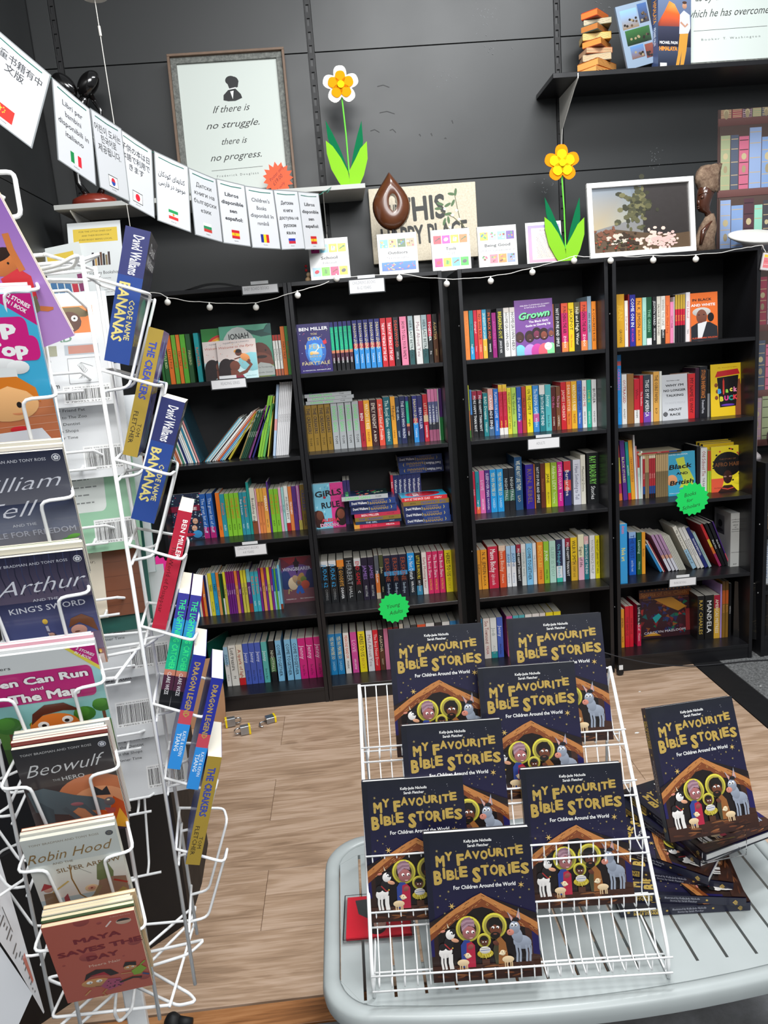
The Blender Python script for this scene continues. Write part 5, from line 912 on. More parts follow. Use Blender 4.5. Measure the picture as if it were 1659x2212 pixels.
fo((1310, 1230, 4.754), 'hardback_book', 3, 4, 0.175, (352, 702), (880, 655), 0.236, 0.02, art_spirits, 'large face-out book with a dark patchwork cover, bottom shelf', sp='3a1820', lean=4, hard=True)
fo((390, 1020, 5.53), 'picture_book', 0, 2, 0.12, (-60, 850), (287, 822), 0.205, 0.016, art_ice, 'glittery multicoloured picture book beside the white spinner at the left', sp='24304a', lean=3, w=0.13)
fo((440, 1340, 5.53), 'hardback_book', 0, 4, 0.13, (150, 800), (230, 800), 0.21, 0.012, art_teal, 'dark green hardback standing aslant at the left of the bottom shelf', sp='125a4c', lean=3, yaw=62, hard=True, w=0.15)
# patterned black book at the right of the bottom shelf of the fourth bookcase
def art_black(A):
    r = random.Random(14); A.rect(0, 0, 1, 1, '141415')
    for i in range(46): u, v = r.uniform(.1, .85), r.uniform(.08, .92); A.line([(u, v), (u + r.uniform(.05, .15), v + r.uniform(-.05, .05))], .008, r.choice(['3c3526', '4a4230', '2a2620']))
fo((1310, 1230, 4.754), 'picture_book', 3, 4, 0.10, (1300, 735), (1440, 745), 0.265, 0.008, art_black, 'black picture book with a faint golden pattern, lower right corner', sp='18181a', lean=3, yaw=-38, w=0.19)

# ------------------------------------------------------------------ lying books on the shelves
def lying(px, py, Y, z, h, t, sp, tx, tc, label, yaw=0, w=0.128, flip=False, art=None, group=None, cover=None, ck=None, name='paperback_book'):
    """spine towards the room, its left end seen at (px, py)"""
    p = at(px, py, Y)
    if flip: M = T(p.x, Y, z + t) @ RZ(radians(yaw)) @ T(h, 0, 0) @ RZ(pi) @ RX(pi) @ T(0, 0, 0)
    # spine up direction along +x or -x; front cover up
    e = Vector((cos(radians(yaw)), sin(radians(yaw)), 0)); d = Vector((-e.y, e.x, 0)); up = Vector((0, 0, 1))
    if not flip:   # title reads left to right with the front cover on top: head of the book at the left
        M = frame(Vector((p.x, Y, z + t)) + e * h, d, -up, -e)
    else:
        M = frame(Vector((p.x, Y, z)), d, up, e)
    return book(name, M, w, h, t, sp, texts=tsplit(tx, tc, t), label=label, group=group, art=art, cover=cover, ck=ck)
BN = ('1f2a5a:40/27407f', 'Walliams|BANANAS', 'f4f4f4|a88a4a')
def art_danger(A):
    A.rect(0, 0, 1, 1, '14302c', '1c2a5a'); r = random.Random(1)
    for i in range(30): A.ell(r.uniform(.1, .9), r.uniform(.1, .7), r.uniform(.03, .1), r.uniform(.02, .08), r.choice(['3ac070', 'e8e0c0', 'e88a6a', '1a1a24', '7ae090', 'c83a4a']), n=8)
    A.text('DANGER GANG', .5, .85, .1, '6af08a', bold=.04, fit=.9)
def art_boy(A): A.rect(0, 0, 1, 1, '2ab0d8'); A.ell(.5, .5, .42, .6, 'c8283a', n=20); A.ell(.5, .3, .2, .12, 'a01828'); A.text('BOY', .5, .6, .2, 'fff', bold=.03)
SB = 'books stacked flat on the third shelf, second bookcase'
x5 = (640, 800, 5.027)
for k, (x, y, z) in enumerate(((105, 375, 0), (116, 297, 1), (82, 218, 2))):
    lying(*P(*x5, x, y), 0.115 - 0.002 * k, ZS[1] + 0.199 + 0.0150 * z, 0.198, 0.0148, 'b4b8ba', 'DANGER GANG|TOM', '5fdc6a|333', ['silver book lying lowest of three on the gold spines', 'silver book lying in the middle of three on the gold spines', 'silver book lying topmost of three on the gold spines'][k], art=art_danger, ck='dg', cover='1a2a40', group='silver books lying on the gold spines')
x6 = (660, 960, 4.88); z = ZS[2] + 0.0003; k = 0
for px, py, yaw, t, sp, tx, tc, lb, fl, ar in ((520, 938, 2, .017, 'e8a040:12/d42848', 'MEET ME|MELISSA', 'f05070|fff', 'red and orange paperback at the bottom of the left flat stack', 0, None), (535, 893, 1, .013, '20385c', 'THE GIRL|GIANT', 'c8d8e8', 'dark navy paperback second from bottom of the left flat stack', 0, None),
      (527, 852, 0, .017, '8a7030', 'THE CREAKERS|TOM', '3a48a0|222', 'gold paperback third from bottom of the left flat stack', 0, None), (518, 785, 1, .016, 'c0304c', 'BEN MILLER|HOUSE', 'f8e8e8|701828', 'red paperback in the middle of the left flat stack', 0, None), (480, 738, 1, .009, '2e2e66', 'DRAGON', 'a8a8d0', 'thin purple paperback under the blue ones in the left stack', 0, None),
      (478, 705, 1, .026, *BN, 'dark blue paperback with yellow moon, lower of two in the left stack', 0, None), (460, 612, 1, .026, *BN, 'dark blue paperback with yellow moon, upper of two in the left stack', 0, None), (376, 530, 0, .019, 'b4b8ba', 'DANGER GANG|TOM', '5fdc6a|333', 'silver and green paperback topping the left flat stack, cover showing', 0, art_danger)):
    lying(*P(*x6, px, py), 0.04 if k < 6 else 0.035, z, 0.198, t, sp, tx, tc, lb, yaw=yaw, art=ar, ck='dg' if ar else None, cover='1a2a40' if ar else None, group=SB); z += t + 0.0003; k += 1
z = ZS[2] + 0.0003; k = 0
for px, py, yaw, t, sp, tx, tc, lb, fl, ar in ((1060, 885, 1, .0265, *BN, 'dark blue paperback at the bottom of the right flat stack', 0, None), (1045, 795, 1, .0265, *BN, 'dark blue paperback second from bottom of the right flat stack', 0, None), (1035, 705, 1, .0265, *BN, 'dark blue paperback third from bottom of the right flat stack', 0, None),
      (1030, 612, 1, .019, '8a7030', 'THE CREAKERS|TOM', '3a48a0|222', 'gold paperback lying under the red one in the right stack', 1, None), (1010, 552, 2, .017, 'd42c34', 'BOY AT THE BACK CLASS|ONJALI', 'f8f0f0|fff', 'red paperback with turquoise cover topping the right flat stack', 0, art_boy)):
    lying(*P(*x6, px, py), 0.035, z, 0.198, t, sp, tx, tc, lb, yaw=yaw, flip=bool(fl), art=ar, ck='boy' if ar else None, cover='2ab0d8' if ar else None, group=SB); z += t + 0.0003; k += 1
q0 = at(*P(*x6, 925, 400), 0.165)
for k in range(6):
    book('paperback_book', T(q0.x + 0.0205 * (k + 1), 0.17, ZS[2] + 0.0003) @ RZ(pi / 2), 0.1, 0.197, 0.0198, '262f66:60/203a7a', texts=(('Walliams', .06, .45, .5, 'f4f4f4'),), label='dark blue upright paperback, %s from left behind the flat stacks' % ORD[k], group='dark blue paperbacks upright behind the flat stacks')
book('paperback_book', T(q0.x - 0.0005, 0.165, ZS[2] + 0.0003) @ RZ(pi / 2), 0.11, 0.2, 0.0105, 'd83048', texts=(('home', .05, .4, .7, 'f4f4f4'),), label='red upright paperback left of the dark blue ones behind the stacks')
for k in range(3):
    M = lying(q0.x and P(*x6, 968 + 6 * k, 160)[0], P(*x6, 0, 160)[1], 0.165, ZS[2] + 0.1985 + 0.0268 * (2 - k), 0.1975, 0.0265, *BN, ['topmost dark blue book lying under the shelf above', 'middle dark blue book of the three lying under the shelf above', 'lowest dark blue book lying on the upright blue ones'][k], flip=k > 0, group='dark blue books lying on the upright ones', w=0.10)
# two pencil books lying on the tan spines, fourth bookcase
x7 = (1310, 920, 4.754)
lying(*P(*x7, 330, 290), 0.115, ZS[2] + 0.1958, 0.195, 0.0055, TN, '', 'fff', 'tan pencil book lying across the tan spines, lower one', name='thin_paperback_book')
lying(*P(*x7, 325, 262), 0.11, ZS[2] + 0.2018, 0.195, 0.006, PC, 'PENCIL', 'f0c8b8', 'red and blue pencil book lying on top of the tan spines', name='thin_paperback_book')
# big volumes at the fourth bookcase
p = at(*P(1310, 1080, 4.754, 140, 868), 0.012); p2 = at(*P(1310, 1080, 4.754, 218, 868), 0.012)
book('folio_book', T(p2.x, 0.012, ZS[3] + 0.0003) @ RZ(pi / 2), 0.2, 0.272, 0.034, '2f8fc8', texts=(('Nok art', .40, .62, .5, 'e8d02c'), ('Artists', .03, .16, .4, 'e05a6a')), label='tall cream and blue volume overhanging the edge at left, fourth bookcase', page='cfc6b4', hard=True)
p = at(*P(1310, 1080, 4.754, 1368, 668), 0.10)
def art_slip(A): A.rect(.38, .58, .9, .9, '3a3a3c', '8a8a8c'); A.ell(.62, .72, .13, .12, '1c1c1e'); A.ell(.62, .62, .2, .05, '2a2a2c')
def art_slipb(A): A.rect(.12, .55, .62, .9, '3a3a3c', '7a7a7c'); A.ell(.36, .74, .13, .12, '1c1c1e'); A.ell(.36, .62, .2, .05, '2a2a2c')
bk = book('slipcase_book', T(p.x, 0.10, ZS[3] + 0.0003) @ RZ(pi / 2 + 0.0), 0.15, 0.252, 0.045, 'b8b8b4', backart=art_slipb, ck='slip', texts=(('_____', .10, .14, .8, '333'),), label='thick pale grey volume at the right end of the fourth shelf, fourth bookcase', cover='a8a8a6', page='c8c8c4')
m = MB(); A = Art((p.x - 0.045, 0.0998, ZS[3]), (1, 0, 0), (0, 0, 1), m, m, 0.045, 0.252)
for s, v, f in (('AFRICA', .83, .7), ('NEGUS', .77, .5), ('OF', .73, .2), ('ETHIOPIA', .69, .7), ('BCP', .04, .35)): A.text(s, .5, v, .1, '26262a', bold=.02, fit=f)
for v in (.88, .66, .27): A.line([(.08, v), (.92, v)], .03, '3a3a3c')
A.k = 5; bb = m.build('spine_lettering', PRN); bb.parent = bk; bb.matrix_parent_inverse = bk.matrix_world.inverted()

# ------------------------------------------------------------------ books in the low bookcase at the far right
zz = (0.575, 0.315, 0.10)
for k, (x0, x1, h, sp, tx, tc, si) in enumerate((( 1.999, 2.022, .215, 'd8d0ac', 'seas and', '444', 0), (2.024, 2.058, .205, '8a6a4c', 'MEMOIR', 'e8e8e0', 0), (2.060, 2.095, .215, 'c8ccd0', 'HISTORY', '333', 0), (2.097, 2.13, .21, '4a2a24', '', 'fff', 0),
      (1.999, 2.028, .20, '2a2a26', 'TENNESSEE', 'b8b4a8', 1), (2.031, 2.060, .212, 'e0e4e8', 'SHARES MADE SIMPLE', '2a5aa0', 1), (2.063, 2.10, .20, '7a2a24', '', 'fff', 1), (2.103, 2.14, .2, '2c3a4a', '', 'fff', 1))):
    book('hardback_book', T(x1, 0.10, zz[si] + 0.0003) @ RZ(pi / 2), 0.14, h, x1 - x0 - 0.001, sp, texts=tsplit(tx, tc, .03), label='%s book, %s from left, %s shelf of the low right-hand bookcase' % (cname(sp), ORD[k % 4], ['upper', 'middle'][si]), hard=True, group='books in the low right-hand bookcase')
z = zz[2] + 0.0003
for k, (t, c) in enumerate(((.022, 'c8c8c6'), (.011, '9a9aa0'), (.012, 'b8503a'), (.015, '2f6fb0'), (.014, '3a3a3e'), (.012, 'a8623c'), (.030, 'e6e2d6'))):
    book('paperback_book', frame(Vector((2.015 + 0.003 * (k % 3), 0.075, z)), Vector((0, 1, 0)), Vector((0, 0, 1)), Vector((1, 0, 0))), 0.14, 0.2, t, c, label='%s book lying %s from the bottom of the low right-hand stack' % (cname(c), ORD[k]), hard=k in (0, 6), group='stack of books on the lowest shelf, far right'); z += t + 0.0004

# ================================================================== wall shelves and what stands on them
def bracket(r, x, y0, y1, z, mat):
    m = MB(); mat = BULB; m.prism([(y1, -0.002), (y0, -0.002), (y0, -0.008), (y0 + 0.05, -0.03), (y1 - 0.03, -0.13), (y1 - 0.012, -0.19), (y1, -0.19)], -0.0015, 0.0015, 'e', M=T(x, 0, z) @ Matrix(((0, 0, 1, 0), (1, 0, 0, 0), (0, 1, 0, 0), (0, 0, 0, 1))))
    m.tube([(x, y0 - 0.001, z + 0.012), (x, y0 - 0.001, z - 0.006)], 0.002, 'e'); return m.build('bracket', mat, r)
ws = empty('wall_shelf', (-0.25, 0.17, 2.138), 'long white wall shelf carrying the framed quotation and a felt flower', 'shelf')
ws_inv = ws.matrix_world.inverted()
def wpart(o, r): o.parent = r; o.matrix_parent_inverse = r.matrix_world.inverted(); return o
m = MB(); m.box(-0.868, 0.344, 0.048, 0.297, 2.138, 2.156, 'fff', bev=0.001); wpart(m.build('board', WSH), ws)
for xb in (-0.81, 0.176):
    b = bracket(None, xb, 0.06, 0.297, 2.138, WSH); wpart(b, ws)
bs = empty('wall_shelf', (1.9, 0.17, 2.49), 'black wall shelf high on the right carrying the mountain book', 'shelf')
m = MB(); m.box(1.108, 2.9, 0.048, 0.297, 2.488, 2.506, 'fff', bev=0.001); wpart(m.build('board', BLK), bs)
for xb in (1.206, 2.232): wpart(bracket(None, xb, 0.046, 0.297, 2.488, WSH), bs)

def framed(name, cx, zb, Y, w, h, lean, bw, bd, fmat, amat, art, label, cat='picture', inner=None, back=True):
    """a frame standing on its lower edge and leaning back"""
    r = empty(name, T(cx, Y, zb) @ RX(-radians(lean)), label, cat)
    for a, b, c, d, nm in ((-w / 2, w / 2, h - bw, h, 'top'), (-w / 2, w / 2, 0, bw, 'b'), (-w / 2, -w / 2 + bw, bw, h - bw, 'l'), (w / 2 - bw, w / 2, bw, h - bw, 'r')):
        m = MB(); m.box(a, b, -bd, 0, c, d, 'f4f4f2', bev=0.0012); m.build('frame_rail', fmat, r)
    if inner:
        iw, imat = inner; W2, H2 = w / 2 - bw, h - bw
        for a, b, c, d in ((-W2, W2, H2 - iw, H2), (-W2, W2, bw, bw + iw), (-W2, -W2 + iw, bw + iw, H2 - iw), (W2 - iw, W2, bw + iw, H2 - iw)):
            m = MB(); m.box(a, b, -bd * 0.55, -0.001, c, d, 'fff', bev=0.001); m.build('inner_rail', imat, r)
    m = MB(); m.box(-w / 2 + bw * 0.5, w / 2 - bw * 0.5, -bd * 0.25, -0.001, bw * 0.5, h - bw * 0.5, 'eef0ee')
    a2 = MB(); k = bw + (inner[0] if inner else 0); A = Art((-w / 2 + k, -bd * 0.25, k), (1, 0, 0), (0, 0, 1), m, a2, w - 2 * k, h - 2 * k); art(A); m.build('print_sheet', amat, r)
    if a2.F: a2.build('lettering', MATTE, r)
    return r
def art_q1(A):
    A.rect(0, 0, 1, 1, 'bfc6c0')
    A.ell(.52, .855, .055, .045, '17181a'); A.ell(.545, .845, .052, .05, '17181a'); A.poly([(.485, .83), (.60, .85), (.585, .80), (.50, .79)], '17181a'); A.poly([(.43, .705), (.435, .745), (.49, .785), (.56, .79), (.61, .745), (.62, .715), (.55, .695), (.48, .695)], '17181a')
    A.poly([(.505, .77), (.54, .775), (.525, .71)], 'e4e8e4'); A.line([(.49, .787), (.565, .797)], .01, 'e4e8e4')
    for s, y, f, q in (('If there is', .615, .38, .062), ('no struggle.', .495, .54, .062), ('there is', .365, .26, .058), ('no progress.', .245, .52, .062)): A.text(s, .5, y, q, '1c1e1e', bold=.004, fit=f, shear=.45, rot=1.5, sy=1.15, res=2)
    A.line([(.24, .165), (.76, .175)], .004, '2a2c2c'); A.text('F r e d e r i c k   D o u g l a s s', .5, .115, .022, '3a3c3c', fit=.42, rot=1)
framed('framed_quotation', -0.163, 2.157, 0.19, 0.468, 0.575, 8, 0.010, 0.028, simple('weathered_brown_frame', '6b5646', 0.6, noise=0.3, nscale=50), MATTE, art_q1, 'tall framed quotation with a black bust silhouette, on the white wall shelf', inner=(0.024, FRAMEG))
def burst(name, c, R, n, col, words, label, tilt=0, yaw=0, lean=0, wc='1a3a20', inner=.86, rot=0):
    r = empty(name, T(*c) @ RZ(radians(yaw)) @ RX(radians(lean)) @ RY(radians(tilt)), label, 'price card' if 'orange' in label else 'sign')
    m = MB(); rr = random.Random(len(label)); pts = [((R * (1 if i % 2 == 0 else inner)) * rr.uniform(.97, 1.03) * cos(pi * i / n), (R * (1 if i % 2 == 0 else inner)) * rr.uniform(.97, 1.03) * sin(pi * i / n)) for i in range(2 * n)]
    m.prism(pts, 0, 0.0008, col, M=RX(pi / 2)); m.build('card', simple(name + '_card', col, 0.55), r)
    m = MB(); A = Art((0, -0.0009, 0), (1, 0, 0), (0, 0, 1), m, m, R * 2, R * 2)
    for s, x, y, f, q in words: A.text(s, x, y, q, wc, fit=f, shear=.3, rot=rot)
    m.build('handwriting', MATTE, r); return r
p = at(600, 384, 0.10)
burst('starburst_card', (p.x, 0.112, p.z), 0.062, 15, 'f0501c', (('Poster only', 0, .12, .62, .10), ('£19.00', .02, -.08, .42, .12), ('1 only', .1, -.26, .34, .09)), 'orange starburst price card stuck over the framed quotation', wc='3a1a14', inner=.74, rot=42)

# ------------------------------------------------------------------ felt flowers
def petal(m, a, r0, r1, wd, z, col, n=10):
    pts = []; 
    for i in range(n + 1):
        t = i / n; rr = r0 + (r1 - r0) * (1 - cos(pi * t)) / 2; w = wd * sin(pi * t) ** 0.8 * (0.75 + 0.4 * t); pts.append((rr, w + 0.0005))
    P = pts + [(x, -y) for x, y in pts[::-1]]
    P = [(x * cos(a) - y * sin(a), x * sin(a) + y * cos(a)) for x, y in P]
    m.prism(P, z, z + 0.003, col, M=RX(pi / 2))
def leaf(m, pts, z, col): m.prism(pts, z, z + 0.0025, col, M=RX(pi / 2))
def flower(x, Y, z, H, c_out, label):
    r = empty('felt_flower', T(x, Y, z) @ RX(-radians(3)), label, 'flower', 'felt flowers'); s = H / 0.44
    for k, (pts, zz, col) in enumerate((([(-.015, .0), (-.055, .10), (-.075, .20), (-.062, .26), (-.078, .33), (-.055, .27), (-.02, .16), (.005, .06)], .0, '0f5a38'), ([(.0, .06), (.03, .18), (.062, .26), (.068, .31), (.065, .2), (.055, .1), (.03, .03)], 0, '0f5a38'))):
        pass
    def L(pts, d, col):
        m = MB(); leaf(m, [(a * s, b * s) for a, b in pts], d, col); m.build('leaf', FELT, r)
    L([(.000, .055), (-.026, .14), (-.052, .205), (-.076, .255), (-.073, .19), (-.055, .12), (-.03, .05)], -0.002, '0f6a42')
    L([(.004, .055), (.024, .13), (.044, .19), (.066, .245), (.066, .17), (.054, .10), (.03, .045)], -0.002, '0f6a42')
    L([(-.005, .058), (-.028, .11), (-.056, .155), (-.082, .178), (-.082, .13), (-.07, .07), (-.045, .02), (-.032, 0), (-.002, 0), (.0, .02)], 0.004, '84c22e')
    L([(-.001, .02), (-.002, 0), (.036, 0), (.058, .04), (.078, .10), (.080, .165), (.052, .14), (.028, .10), (.0, .058)], 0.004, '84c22e')
    m = MB(); m.tube([(0, -.002, .05 * s), (.0, -.004, .2 * s), (-.004, -.004, .34 * s)], 0.003, '6fd84a'); m.build('stem', FELT, r)
    hd = link('flower_head', None, r, T(-.004, -.012, .375 * s)); 
    for i in range(5):
        a = pi / 2 + i * 2 * pi / 5
        m = MB(); petal(m, a, 0.002, .071 * s, .026 * s, .001, c_out); m.build('petal', FELT, hd)
        m = MB(); petal(m, a, 0.002, .051 * s, .020 * s, .0045, 'f2930f' if c_out != 'f58a12' else 'f8c818'); m.build('petal', FELT, hd)
    m = MB(); m.lathe([(0.001, 0), (.0135 * s, 0), (.0135 * s, .005), (0.001, .005)], 'f6d416', 20, M=T(0, -.0075, 0) @ RX(pi / 2)); m.build('flower_centre', FELT, hd)
flower(0.287, 0.10, 2.1565, 0.44, 'f4f2ec', 'white and orange felt flower on the white shelf beside the framed quotation')
flower(1.135, 0.035, 1.8005, 0.44, 'f58a12', 'all-orange felt flower on the bookcases beside the framed print')

# ------------------------------------------------------------------ intertwined black carving on a red wooden base
r = empty('carved_sculpture', (-0.742, 0.17, 2.1565), 'glossy black carving of two leaning heads on a red wooden base', 'sculpture')
m = MB(); m.lathe([(0.001, 0), (.075, 0), (.092, .012), (.085, .035), (.05, .052), (.001, .056)], 'f', 28, sx=1.0, sy=0.8); m.build('base', REDW, r, smooth=True)
m = MB()
for s in (-1, 1):
    m.tube([(s * .02, 0, .045), (s * .052, 0, .10), (s * .050, 0, .20), (s * .012, 0, .30), (s * -.014, 0, .34), (s * .010, 0, .39), (s * .03, 0, .43)], .012, 'f', 12, rs=[.014, .012, .016, .022, .018, .020, .014])
    m.ball((0, 0, 0), (.036, .034, .055), 'f', 18, 12, M=T(s * .046, -.01, .455) @ RY(s * .75))
    m.tube([(s * .04, 0, .43), (s * .075, 0, .36), (s * .068, 0, .28)], .008, 'f', 10, rs=[.012, .009, .006])
m.build('figures', EBONY, r, smooth=True)

# ------------------------------------------------------------------ things on top of the bookcases (z = 1.8)
ZT = 1.8004
def art_board(title, sub, cols, kind):
    def f(A):
        A.rect(0, 0, 1, 1, 'e2e2e0'); A.text('My First Bilingual Book', .5, .915, .018, '777', fit=.46)
        A.text(title, .5, .50, .072, '1c1c1e', bold=.03, fit={'School': .42, 'Outdoors': .5, 'Tools': .27}.get(title, .66)); A.text(sub, .5, .385, .06, '6a6a6e', fit={'Iskuul': .33, '工具': .22, 'Na zewnątrz': .56}.get(sub, .88)); A.text('English', .5, .03, .016, '777', fit=.2)
        r = random.Random(title)
        for row, (v0, v1) in enumerate(((.66, .86), (.10, .31))):
            if kind == 2 and row:
                A.rect(.07, v0, .94, v1, '1f5aa8', '2a7ac8')
                for i in range(40): A.ell(r.uniform(.1, .9), r.uniform(v0 + .02, v1 - .02), r.uniform(.01, .03), .01, r.choice(['e85a6a', 'f0a040', 'd83a4a', '8a5ac0', 'f0e060']), n=7)
                continue
            for k in range(4):
                u = .06 + k * .225; c = cols[row * 4 + k]; A.rect(u, v0, u + .205, v1, c); mx = (u + .1025, (v0 + v1) / 2)
                if kind == 1:
                    sh = (row * 4 + k) % 8; q = ['3a2a2a', 'f4f0e8', 'e8f0e8', '2a6a3a', 'c8303c', '6ab04a', '7a2a2a', '4a4a52'][sh]
                    if sh % 3 == 0: A.line([(mx[0] - .06, mx[1] - .03), (mx[0] + .06, mx[1] + .04)], .025, q); A.ell(mx[0] + .05, mx[1] + .03, .03, .02, q)
                    elif sh % 3 == 1: A.ell(mx[0], mx[1], .06, .045, q, rot=20)
                    else: A.poly([(mx[0] - .05, mx[1] - .05), (mx[0] + .04, mx[1] - .06), (mx[0] + .06, mx[1] + .03), (mx[0] - .03, mx[1] + .06)], q); A.line([(mx[0], mx[1] - .05), (mx[0], mx[1] + .05)], .012, '333')
                else:
                    for i in range(7): A.ell(u + r.uniform(.03, .17), r.uniform(v0 + .03, v1 - .03), r.uniform(.015, .035), r.uniform(.012, .03), r.choice(['e8903a', '3a6ab0', '6a3a2a', 'f0d040', 'c84a6a', '4a9a5a', 'f0e0d0']), n=8)
    return f
def boardbook(px, py, w, h, art, label, Y=0.03, lean=5):
    p = at(px, py, Y); return book('board_book', T(p.x, Y, ZT) @ RX(-radians(lean)), w, h, 0.015, 'f4f4f2', art=art, label=label, page='f0f0ee', group='bilingual board books on top of the bookcases')
C1 = ['b01f78', '8fd0e8', 'f5b82a', 'c8c82c', 'a8c8ec', '7ad04a', 'd83068', 'f0d02a']; C2 = ['e0283c', 'b02fa0', 'f8c81c', 'f07a3a', 'e0187c', 'f4ec1c', '6ad8c8', '3ac03a']
boardbook(673, 609, .158, .160, art_board('School', 'Iskuul', C1, 1), 'white board book reading School Iskuul')
boardbook(821, 598, .158, .160, art_board('Outdoors', 'Na zewnątrz', ['6ab0d8', 'c8a86a', '4a6a3a', 'a89a7a'] * 2, 2), 'white board book reading Outdoors in front of the linen picture')
boardbook(936, 588, .156, .160, art_board('Tools', '工具', C2, 1), 'white board book reading Tools with eight coloured squares')
boardbook(1036, 580, .158, .160, art_board('Being Good', 'Dobre sprawowanie', ['e8c03a', 'a8d8c8', '8ac0e8', '6a4a9a', 'f4e8d8', 'e87a8a', 'f08a3a', '8a9ad8'], 3), 'white board book reading Being Good')
def art_april(A):
    A.rect(0, 0, 1, 1, 'f8f8fa'); A.rect(.06, .03, .96, .93, 'e0a0b4', 'a898dc'); A.rect(.16, .1, .88, .86, 'f0dcc4', 'e8d8dc'); A.text('April is..', .52, .78, .05, '6a5a6a', fit=.26); A.lines(.52, .71, 17, .035, .5, '4a4048', seed=3, th=.006, al='c')
p = at(1140, 571, 0.03)
r = empty('laminated_poem', T(p.x, 0.035, ZT) @ RX(-radians(5)), 'laminated poem on pink and lilac paper beside the orange felt flower', 'card')
m = MB(); m.box(0, .146, 0, .0008, 0, .162, 'f4f4f6'); A = Art((0, 0, 0), (1, 0, 0), (0, 0, 1), m, m, .146, .162); art_april(A); m.build('sheet', GLOSS, r)

def art_place(A):
    for s, x, y, q, f in (('THIS', .48, .55, .17, .46), ('HAPPY PLACE', .5, .24, .15, .82), ('IS MY', .18, .55, .13, .2)):
        if s != 'IS MY': A.text(s, x, y, q * (.9 if s != 'THIS' else 1), '3a3a38', bold=.03, fit=f, sy=1.25, rot=2)
    A.text('IS OUR', .17, .57, .11, '3a3a38', bold=.02, fit=.2, sy=1.3)
    A.line([(.66, .64), (.78, .55), (.88, .40), (.92, .30)], .007, '5a5a3a'); A.line([(.80, .86), (.82, .66), (.84, .5), (.88, .4)], .006, '5a5a3a'); A.line([(.70, .44), (.78, .35), (.88, .36)], .006, '5a5a3a')
    for x, y, a in ((.64, .68, 0), (.66, .74, -20), (.73, .72, 25), (.78, .74, 60), (.77, .86, -10), (.81, .88, 80), (.73, .60, 10), (.69, .50, 70), (.73, .52, 95), (.86, .24, -10)): A.ell(x, y, .035, .013, '54704a', rot=a, n=10)
    for x, y in ((.70, .67), (.77, .58), (.81, .64), (.83, .52), (.74, .42), (.8, .36)): A.ell(x, y, .014, .012, 'fbfaf4', n=8)
r = empty('canvas_picture', T(0.367, 0.272, 1.872), 'linen canvas reading THIS HAPPY PLACE with a white-berried sprig', 'picture')
m = MB(); m.box(0, .458, 0, .022, 0, .305, 'fff', bev=.002); m.build('canvas', LINEN, r)
m = MB(); A = Art((0, -.0002, 0), (1, 0, 0), (0, 0, 1), m, m, .458, .305); art_place(A); m.build('lettering', MATTE, r)
for xx in (.02, .40): 
    m = MB(); m.box(xx, xx + .035, .004, .02, -.07, 0, '17171a', bev=.001); m.build('foot_block', BLKM, r)

# teardrop carving
p = at(845, 440, 0.10)
r = empty('teardrop_carving', T(p.x, 0.10, ZT), 'brown wooden teardrop carving with an oval hole, above the Outdoors book', 'sculpture')
m = MB(); N_ = 40; H_ = .222; z0 = .178
def tear(t):
    a = 2 * pi * t; x = sin(a) * .5 * (1 - .28 * max(0, cos(a)) ** 1.2); z = (cos(a) + 1) / 2
    x *= (1 - z ** 3.2 * .75)
    return x * .162, z * H_
ho = [(cos(pi / 2 - 2 * pi * k / N_) * .017 + .006, sin(pi / 2 - 2 * pi * k / N_) * .033 + H_ * .47) for k in range(N_)]
out = [tear(k / N_) for k in range(N_)]; R = []
for f, y in ((0.0, -.026), (.25, -.030), (.6, -.026), (.88, -.014), (1.0, 0.0), (.88, .014), (.6, .026), (.25, .030), (0, .026)):
    R.append([Vector((h[0] + (o[0] - h[0]) * f, y, h[1] + (o[1] - h[1]) * f + z0)) for h, o in zip(ho, out)])
R.append(R[0]); m.rings(R, 'f', cap=False); m.build('carving', DWOOD, r, smooth=True)
m = MB(); m.lathe([(.001, 0), (.045, 0), (.045, .014), (.008, .02), (.006, z0 + .006), (.001, z0 + .006)], 'f', 20); m.build('stand', BLKM, r, smooth=False)

# framed print: plain landscape stand-in
def art_land(A):
    A.rect(0, 0, 1, 1, '8a8278', '7a8490'); A.poly([(0, .35), (.45, .5), (.4, 1), (0, 1)], None, ['b8a684', '9aa09a', '7c8894', '8a94a0']); A.rect(.52, .1, 1, 1, '2c2624', '3a3534'); r = random.Random(21)
    for i in range(120): A.ell(r.gauss(.46, .07), r.gauss(.66, .14), r.uniform(.015, .04), r.uniform(.012, .03), r.choice(['4a4a34', '5c5a3c', '3a3a2a', '74704c']), n=7)
    A.poly([(0, .0), (0, .30), (.2, .36), (.5, .28), (.8, .22), (1, .24), (1, 0)], '5a4632')
    for c, x, y, sx, sy, n in (('e6c9bc', .64, .16, .09, .07, 60), ('dfb8b0', .72, .14, .07, .06, 40), ('7a4a34', .16, .26, .06, .07, 40), ('cfc4b4', .24, .2, .04, .05, 26), ('3a2a1c', .36, .16, .05, .06, 30)):
        for i in range(n): A.ell(r.gauss(x, sx), max(.02, r.gauss(y, sy)), r.uniform(.012, .03), r.uniform(.008, .02), c, n=7)
    for i in range(40): A.ell(r.uniform(.02, .45), r.uniform(.02, .2), .012, .009, r.choice(['7a2c1c', '5a5a2a', 'a8482a', '2c3018']), n=6)
framed('framed_print', 1.452, ZT, 0.035, 0.44, 0.295, 6, 0.020, 0.016, simple('white_picture_frame', 'f2f2f0', 0.35, coat=0.2), GLOSS, art_land, 'white framed landscape print leaning on top of the bookcases')

